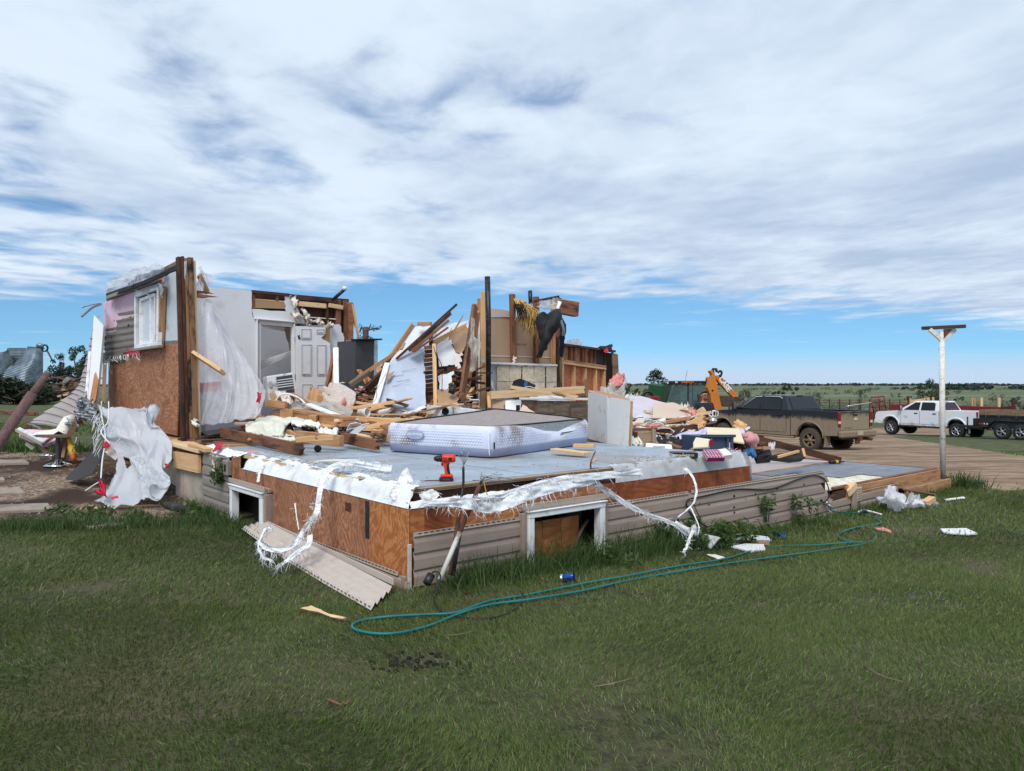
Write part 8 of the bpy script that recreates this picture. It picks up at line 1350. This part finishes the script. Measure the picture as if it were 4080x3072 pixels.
# ------------------------------------------------------------------ books, tote, drawers
def book(label,c,ex,w,d,h,cover,up=(0,0,1),spine=None):
    mw = frame(c,ex,up); r = root('book',label,'book',mw=mw); MB().box((0,0,h / 2),(w - .012,d - .012,h - .008)).obj('pages','paper',r,mw); MB().box((0,0,h - .002),(w,d,.004),.001).obj('front_cover',cover,r,mw); MB().box((0,0,.002),(w,d,.004),.001).obj('back_cover',cover,r,mw); MB().box((0,-d / 2 + .003,h / 2),(w,.006,h),.002).obj('spine',cover,r,mw)
    if spine:text('spine_print',spine,h * .55,'gold_ink',mw @ Matrix.Translation((-.01,-d / 2 - .0012,h * .5)) @ RX,r)
    return r,mw
book('thick black hardback book lying at the right floor edge',F(2722,1822,FZ),(1,-.10,0),.29,.18,.058,'book_dark',spine='BLADE BREAKER')
r,mw = book('purple patterned book leaning open behind the black book',F(2840,1822,FZ + .005),(1,.12,.0),.19,.17,.045,'book_purple',up=(-.12,-.45,.88))
for i in range(6):
    for j in range(6):MB().box((-.08 + i * .032,-.07 + j * .028,.0475),(.020,.013,.002)).obj('print_motif','book_pink',r,mw)
r = root('book','open white paperback standing behind the purple book','book',P(2790,1790,8.7)); slab('left_pages',[P(2764,1762,8.75),P(2776,1749,8.8),P(2824,1750,8.7),P(2826,1784,8.65),P(2764,1784,8.7)],.03,'paper',r,bevel=.006); slab('cover',[P(2762,1764,8.8),P(2774,1747,8.85),P(2827,1748,8.75),P(2828,1788,8.7),P(2762,1788,8.75)],.006,'book_white',r); tag(slab('book',[P(2826,1758,8.6),P(2838,1748,8.6),P(2846,1768,8.6),P(2848,1776,8.6),P(2826,1780,8.6)],.03,'tail_red'),'small red booklet standing between the open books','book'); book('beige paperback propped right of the purple book',F(2875,1818,FZ),(1,.3,.1),.17,.14,.05,'book_white',up=(.25,-.35,.9)); tag(slab('book',[P(2735,1798,9.0),P(2762,1780,9.3),P(2770,1782,9.3),P(2756,1800,9.0)],.04,'cardboard'),'tan folder end left of the purple book','book')
def tote():
    r = root('storage_tote','dark blue plastic storage tote behind the books','tote',P(2862,1815,9.2)); a,b,c = P(2797,1738,9.15),P(2926,1738,9.35),P(2926,1738,9.8); a2,b2 = P(2804,1822,9.15),P(2922,1822,9.35); slab('front',[a,b,b2,a2],.42,'tub_blue',r,bevel=.01); board('lid_rim',P(2793,1737,9.12),P(2930,1737,9.32),.03,.035,'tub_blue',r)
    for x in (2815,2900,2915):board('rib',P(x,1745,9.13 + .0015 * (x - 2797)),P(x,1820,9.13 + .0015 * (x - 2797)),.02,.03,'tub_blue',r,up=(1,0,0))
    slab('label',[P(2898,1763,9.28),P(2909,1763,9.3),P(2909,1790,9.3),P(2898,1790,9.28)],.004,'decal_white',r)
tote()
r = root('drawer_unit','flat white plastic drawer unit on the floor by the rubble','drawers',P(2620,1790,9.4)); slab('case',[P(2574,1764,9.5),P(2676,1770,9.4),P(2680,1790,9.3),P(2570,1784,9.4)],.35,'white_vinyl',r,bevel=.01); board('handle',P(2600,1776,9.38),P(2650,1778,9.34),.02,.02,'white_vinyl',r); tag(slab('speaker_box',[P(3066,1815,10.4),P(3200,1790,11.6),P(3210,1824,11.4),P(3165,1828,11.0)],.10,'black_foam'),'black flat cabinet door lying on the deck edge','panel'); tag(board('speaker_edge',P(3100,1820,10.6),P(3182,1798,11.3),.03,.04,'wood_new'),'pale batten on the black cabinet door','board'); tag(board('speaker_edge',P(3198,1788,11.5),P(3206,1822,11.4),.04,.04,'wood_new',up=(1,0,0)),'short pale end strip of the black cabinet door','board'); tag(slab('black_case',[P(3010,1795,10.6),P(3070,1790,10.7),P(3075,1812,10.5),P(3020,1816,10.4)],.12,'black_foam'),'black case right of the blue garment','case')
p = H(1.45,9.55,DZ); r = root('torch','black and yellow hand torch on the tiled deck','torch',p); mw = frame(p + V3((0,0,.035)),(.98,.2,0)) @ Matrix.Rotation(rad(90),4,'Y'); MB().lathe([(0,-.11),(.03,-.11),(.03,-.02),(.028,0)],12,mw).obj('grip','black_plastic',r); MB().lathe([(.028,0),(.032,.002),(.032,.05),(.028,.052)],12,mw).obj('band','yellow_pipe',r); MB().lathe([(.028,.052),(.028,.09),(.012,.11),(.012,.17),(0,.17)],12,mw).obj('tip','black_plastic',r)
# ------------------------------------------------------------------ litter on the lawn
for lab,q,mat,th in (('white plastic tray tilted at the foot of the siding',[(2762,2168,.03),(2800,2125,.16),(2870,2142,.15),(2820,2185,.03)],'white_vinyl',.015),('long white painted board under the plastic tray',[(2770,2188,.02),(2830,2165,.05),(2960,2150,.04),(2970,2162,.02)],'paint_white',.03),('weathered white board behind the brown lath',[(2920,2150,.06),(2985,2128,.08),(3060,2138,.05),(3075,2152,.03)],'barn_white',.02),('white jagged board lying at the end of the brown lath',[(2914,2176,.04),(2970,2160,.06),(3045,2168,.04),(3050,2186,.03),(2990,2192,.03)],'paint_white',.015),('white pointed board alone on the right lawn',[(3745,2106,.04),(3850,2106,.04),(3895,2124,.04),(3850,2130,.03),(3762,2122,.03)],'paint_white',.015),('white and pink paper scrap lying on the hose',[(2815,2208,.03),(2850,2205,.05),(2888,2220,.04),(2860,2225,.03)],'gypsum',.006),('tan broken board shard on the lawn near the loose siding',[(1197,2424,.03),(1250,2424,.03),(1292,2438,.04),(1392,2468,.03),(1360,2470,.02),(1240,2438,.02)],'wood_pale',.02),('pink foam lump on the lawn inside the hose loop',[(3484,2104,.03),(3520,2102,.05),(3550,2114,.04),(3545,2122,.02),(3500,2112,.02)],'insulation_pink',.03),('white plastic strip on the lawn by the pole',[(3762,1988,.03),(3840,1978,.03),(3846,1984,.03),(3770,1993,.03)],'white_vinyl',.01)):tag(slab('lawn_litter',[G(*p) for p in q],th,mat,None,.006,2),lab,'litter','litter on the lawn')
tag(board('lawn_lath',G(2862,2142,.05),G(3095,2170,.03),.07,.02,'wood_mid',split=(.02,.2)),'brown lath lying across the white boards on the grass','board'); tag(slab('yellow_brick',[G(2628,2112,.1),G(2650,2102,.14),G(2662,2110,.14),G(2655,2124,.08),G(2632,2122,.06)],.04,'insulation_pink'),'pinkish lump in the weeds under the front siding','litter')
for lab,a,b in (('straw twig on the right lawn',(3440,2650),(3625,2722)),('dry stem on the middle lawn',(2370,2735),(2530,2700)),('thin stalk right of the hose loop',(1770,2532),(1910,2510))):tag(MB().tube(spline([G(*a,.012),G(a[0] * .6 + b[0] * .4,(a[1] + b[1]) / 2 + 7,.03),G(*b,.012)],8),[.003,.003,.003,.0028,.0025,.002,.002,.0015],5).obj('dry_twig','wood_grey'),lab,'twig','dry twigs on the lawn')
for lab,a,b in (('reddish bark splinter on the lawn below the hole',(1306,2788),(1358,2808)),('short bark splinter right of the reddish one',(1376,2806),(1396,2790))):tag(MB().tube([G(*a,.02),G(*b,.02)],[.008,.004],5).obj('bark_splinter','wood_old'),lab,'splinter')
p = G(2260,2300,.04); r = root('drink_can','crushed blue drink can in the grass under the window','can',p); mw = frame(p,(.9,-.35,.25)) @ Matrix.Rotation(rad(90),4,'Y'); MB().lathe([(0,-.06),(.026,-.06),(.031,-.05),(.030,0),(.031,.045),(.026,.058)],14,mw).obj('can_body','can_blue',r); MB().lathe([(.031,-.03),(.0315,-.03),(.0315,-.05),(.027,-.0605),(0,-.0605)],14,mw).obj('can_end','aluminium',r)
drape('plastic_bag',[[G(3500,2012,.02),G(3560,2034,.02),G(3600,2030,.02)],[G(3505,1990,.20),P(3550,1968,9.9),G(3606,2010,.15)],[P(3520,1955,10.2),P(3555,1945,10.2),P(3590,1975,10.2)],[P(3530,1950,10.6),P(3556,1945,10.6),P(3585,1985,10.6)]],26,26,'plastic_bag',amp=.09,freq=3,seed=151,label='large clear plastic bag heaped against the siding',cat='bag',octv=3); drape('plastic_bag',[[G(3600,2024,.01),G(3690,2020,.01)],[G(3608,2000,.12),G(3680,2010,.10)],[P(3630,1968,10.6),P(3668,1985,10.6)]],20,22,'plastic_bag',amp=.07,freq=3,seed=152,label='smaller clear plastic bag right of the large one',cat='bag',octv=3); drape('plastic_bag',[[G(3690,2022,.01),G(3740,2015,.01)],[G(3690,2008,.08),G(3738,2000,.08)]],10,12,'plastic_bag',amp=.06,freq=5,seed=153,label='plastic scrap under the brick beside the bags',cat='bag'); tag(MB().box((0,0,0),(.20,.10,.07),.006).obj('yard_block','wood_new',None,frame(G(3700,1996,.10),(.8,.5,.25))),'tan wood block on the plastic scrap','block'); tag(MB().tube([H(-.10,8.5,-.02),H(-.35,9.0,-.12),H(-.45,8.8,-.16)],.02,6).obj('step_pipe','wood_grey'),'grey stick between the bags and the deck beam','stick')
drape('blue_wrapper',[[G(3070,2118,.05),G(3090,2132,.03)],[G(3105,2122,.08),G(3110,2140,.03)],[G(3132,2124,.05),G(3130,2140,.03)]],12,8,'blue_cloth',amp=.03,freq=6,seed=154,label='blue and yellow wrapper on the grass below the siding',cat='wrapper'); tag(MB().tube(spline([G(3420,2040,.03),G(3450,2034,.04),G(3512,2050,.03)],8),.012,6).obj('white_tube','white_vinyl'),'white tube with a rag by the hose bend','tube'); drape('grey_rag',[[G(3420,2046,.02),G(3462,2046,.02)],[G(3425,2034,.08),G(3455,2032,.08)]],8,10,'grey_cloth',amp=.04,freq=5,seed=155,label='grey rag at the foot of the siding by the hose',cat='rag'); tag(board('door_grate',G(3838,1918,.03),G(3925,1922,.03),.25,.03,'black_plastic'),'black grating lying at the edge of the dirt','grating')
# ------------------------------------------------------------------ weeds
def weeds():
    r = np.random.default_rng(3); k = 0
    for lab,a,n,h,w in (('leafy weed clump under the front siding right of the window',H(-.24,3.15,-.1),700,.26,.34),('second leafy clump beside the hanging wrap',H(-.26,3.65,-.12),620,.22,.30),('broad leafy weed below the cable end',H(-.18,5.55,-.17),260,.30,.22),('wilted weed hanging on the siding',H(-.06,4.85,-.05),90,.26,.06),('small weed at the left foot of the siding',H(-.2,4.4,-.15),160,.14,.2),('leafy weed in front of the window grass',H(-.32,1.75,-.06),220,.16,.3),('dark leafy clump at the left gravel edge',G(330,2070),300,.12,.4),('dandelion leaves beside the pinkish slab',G(560,2080),160,.10,.16),('weeds at the foot of the left siding',H(4.2,-.15,-.1),300,.16,.3),('juniper twig hanging on the left siding',H(4.02,-.05,.40),170,.20,.05)):
        q = root('weed',lab,'weed',a); cen = [(float(x) * w,float(y) * w * .4,float(z) * h) for x,y,z in r.uniform((-1,-1,.1),(1,1,1),(9,3))]; v,f,t = leaves(cen,[.10] * 9,n,.042,.9,1.9,.0,r); o = npmesh('leaves',v,f,'weed',t); o.parent = q; o.location = (0,0,0); m = MB()
        for c in cen:m.tube([V3((c[0] * .4,c[1] * .4,-.02)),V3(c)],.004,4)
        m.obj('stems','weed_stem',q,WM[q.name])
plain('weed_stem',(.06,.10,.03),.8)
weeds()
string('branch',[H(.03,1.55,-.22),H(.0,1.72,-.05),H(.03,1.82,.12),H(.06,1.93,.22),H(.1,2.03,.26)],.017,'dead_wood',None,20,6,'crooked dead branch caught in the front basement window','branch'); tag(MB().tube([H(-.02,1.48,-.10),H(.0,1.62,-.15)],.024,7).obj('branch_stub','dead_wood'),'sawn branch stub in the front basement window','branch'); string('branch',[H(.08,2.05,FZ + .0),H(.05,2.02,FZ + .07),H(.07,2.10,FZ + .16)],.008,'wood_old',None,10,5,'splintered twig standing on the front floor edge','twig'); string('branch',[H(.05,2.03,FZ + .06),H(.06,2.12,FZ + .085)],.010,'wood_new',None,6,5,'pale split side of the standing twig','twig')

def soil():
    r = random.Random(5); m = MB()
    for k in range(70):
        x,y = -.55 + r.gauss(0,.13),4.08 + r.gauss(0,.07); q = r.uniform(.006,.022); m.lathe([(0,-q * .6),(q,-q * .2),(q * .8,q * .4),(0,q * .6)],5,Matrix.Translation((x,y,zg(x,y) + q * .3)) @ Matrix.Rotation(r.uniform(0,3),4,'X'),False)
    tag(m.obj('soil_clods','soil_dark'),'dark clods round a small dug hole in the lawn','soil',kind='stuff')
    for lab,q in (('long white paint scrape on the blue floor',((1225,1838),(1330,1828),(1460,1832),(1380,1837))),('short white paint scrape near the left floor edge',((1158,1830),(1185,1826),(1200,1830),(1178,1834))),('white plaster smear right of the long scrape',((1465,1842),(1500,1838),(1520,1844),(1490,1847)))):tag(slab('paint_scrape',[F(x,y,FZ + .002) for x,y in q],.0015,'gypsum',None,.012,5),lab,'scrape')
plain('soil_dark',(.022,.017,.012),.95,var=.3)
soil()
# ------------------------------------------------------------------ man holding a silver kitchen gadget
def person():
    d = 19.0; hx = (2806 - CX) / FP * d; g = zg(hx,d); k = 1.80; base = V3((hx,d,g)); T = Matrix.Translation(base) @ Matrix.Rotation(rad(196),4,'Z')      # local -y... faces the camera side
    r = root('person','man in a dark navy shirt and glasses holding a silver gadget','person',mw=T)
    def skin(name,mat,bones,verts,parent,sub=2):
        me = bpy.data.meshes.new(name); me.from_pydata([v[0] for v in verts],bones,[]); o = bpy.data.objects.new(name,me); COL.objects.link(o); o.modifiers.new('s','SKIN'); sd = o.modifiers.new('d','SUBSURF'); sd.levels = sub; sd.render_levels = sub
        for i,v in enumerate(verts):me.skin_vertices[0].data[i].radius = v[1] if isinstance(v[1],tuple) else (v[1],v[1])
        me.skin_vertices[0].data[0].use_root = True
        dg = bpy.context.evaluated_depsgraph_get(); nm = bpy.data.meshes.new_from_object(o.evaluated_get(dg)); bpy.data.objects.remove(o); nm.materials.clear(); nm.materials.append(MAT[mat]); nm.polygons.foreach_set('use_smooth',[True] * len(nm.polygons)); nm.name = name; q = bpy.data.objects.new(name,nm); return link(q,parent,T)
    # local frame: +y is where he faces
    B0 = [((0,0,.98),(.15,.11)),((0,.02,1.18),(.165,.13)),((0,.01,1.38),(.16,.11)),((0,0,1.50),(.06,.06)),((0,.01,1.58),(.058,.062)),((0,.015,1.66),(.082,.096)),((0,.012,1.74),(.076,.090)),
          ((.19,0,1.43),.062),((.25,.02,1.15),.045),((.16,.24,1.06),.034),((.10,.33,1.08),.030),((-.19,0,1.43),.062),((-.25,.02,1.15),.045),((-.16,.24,1.08),.034),((-.10,.33,1.10),.030),
          ((.10,0,.88),.095),((.11,.01,.48),.062),((.11,-.02,.08),.045),((.11,.14,.04),.04),((-.10,0,.88),.095),((-.11,.01,.48),.062),((-.11,-.02,.08),.045),((-.11,.14,.04),.04)]
    E0 = [(0,1),(1,2),(2,3),(3,4),(4,5),(5,6),(2,7),(7,8),(8,9),(9,10),(2,11),(11,12),(12,13),(13,14),(0,15),(15,16),(16,17),(17,18),(0,19),(19,20),(20,21),(21,22)]
    for s,w in ((1,10),(-1,14)):
        for j,dx in enumerate((-.030,-.010,.010,.030)):
            n = len(B0); B0 += [((s * .085 + dx * .6,.37,1.09 + dx),.011),((s * .05 + dx * .3,.40,1.09 + dx * .9),.009),((s * .015,.385,1.09 + dx * .8),.008)]; E0 += [(w,n),(n,n + 1),(n + 1,n + 2)]
        n = len(B0); B0 += [((s * .075,.34,1.13),.012),((s * .035,.35,1.145),.010)]; E0 += [(w,n),(n,n + 1)]
    bd = skin('body','skin',E0,B0,r)
    m = MB(); m.lathe([(0,-.012),(.012,-.010),(.014,.0),(.008,.022),(.004,.034)],8,Matrix.Translation((0,.108,1.665))); m.obj('nose','skin',bd,T)
    for s in (-1,1):
        MB().lathe([(0,-.03),(.02,-.02),(.022,.0),(.016,.025),(0,.03)],8,Matrix.Translation((s * .086,.0,1.67)) @ Matrix.Scale(.45,4,(1,0,0))).obj('ear','skin',bd,T); MB().tube([(s * .035 + .027 * math.cos(a),.112,1.69 + .018 * math.sin(a)) for a in [j * .6 for j in range(12)]],.005,4).obj('glasses_rim','lens_black',bd,T); MB().box((s * .035,.104,1.69),(.028,.006,.014),.003).obj('eye','lens_black',bd,T); MB().tube([(s * .062,.11,1.695),(s * .09,.0,1.69)],.004,4).obj('glasses_arm','lens_black',bd,T)
    MB().tube([(-.03,.106,1.612),(0,.112,1.610),(.03,.106,1.612)],.007,5).obj('mouth','pink_foil',bd,T); MB().tube([(-.055,.085,1.62),(-.045,.095,1.585),(0,.10,1.572),(.045,.095,1.585),(.055,.085,1.62)],.024,6).obj('beard','hair_brown',bd,T)
    hrows = []
    for i in range(9):
        hrows.append([V3((.088 * math.sin(a) * math.cos(b),.0 + .104 * math.sin(a) * math.sin(b),1.70 + .118 * math.cos(a))) for b in [j * 6.2832 / 16 for j in range(17)] for a in [i / 8 * (1.30 - .50 * max(-.6,math.sin(b)))]])
    MB().grid(hrows).obj('hair','hair_brown',r,T)
    SB_ = [((0,0,.92),(.185,.15)),((0,.03,1.15),(.195,.165)),((0,.01,1.37),(.185,.135)),((0,0,1.475),(.085,.08)),((.20,0,1.43),.080),((.245,.01,1.20),.070),((-.20,0,1.43),.080),((-.245,.01,1.20),.070)]; skin('shirt','shirt_navy',[(0,1),(1,2),(2,3),(2,4),(4,5),(2,6),(6,7)],SB_,r); skin('trousers','jeans',[(0,1),(1,2),(2,3),(0,4),(4,5),(5,6)],[((0,0,.96),(.17,.13)),((.105,0,.86),.115),((.115,.01,.48),.085),((.115,-.01,.07),.075),((-.105,0,.86),.115),((-.115,.01,.48),.085),((-.115,-.01,.07),.075)],r)
    for s in (-1,1):MB().box((s * .115,.06,.045),(.10,.28,.09),.03).obj('shoe','black_plastic',r,T)
    c = T @ V3((.0,.42,1.06)); q = root('kitchen_gadget','silver and white kitchen gadget held by the man','gadget',mw=Matrix.Translation(c)); MB().lathe([(0,-.06),(.07,-.06),(.10,-.02),(.10,.0),(.05,.05),(.03,.08),(0,.08)],14).obj('bowl','chrome',q,Matrix.Translation(c)); MB().box((.02,0,.16),(.09,.08,.17),.02).obj('stand','white_vinyl',q,Matrix.Translation(c)); MB().bar((-.14,0,.17),(-.02,0,.06),.02,.03).obj('lever','white_vinyl',q,Matrix.Translation(c)); MB().box((.02,-.042,.17),(.05,.01,.10)).obj('window_gap','black_plastic',q,Matrix.Translation(c)); MB().tube([(.07,0,.22),(.12,0,.22),(.13,0,.16),(.12,0,.10),(.07,0,.09)],.012,6).obj('handle','white_vinyl',q,Matrix.Translation(c))
person()
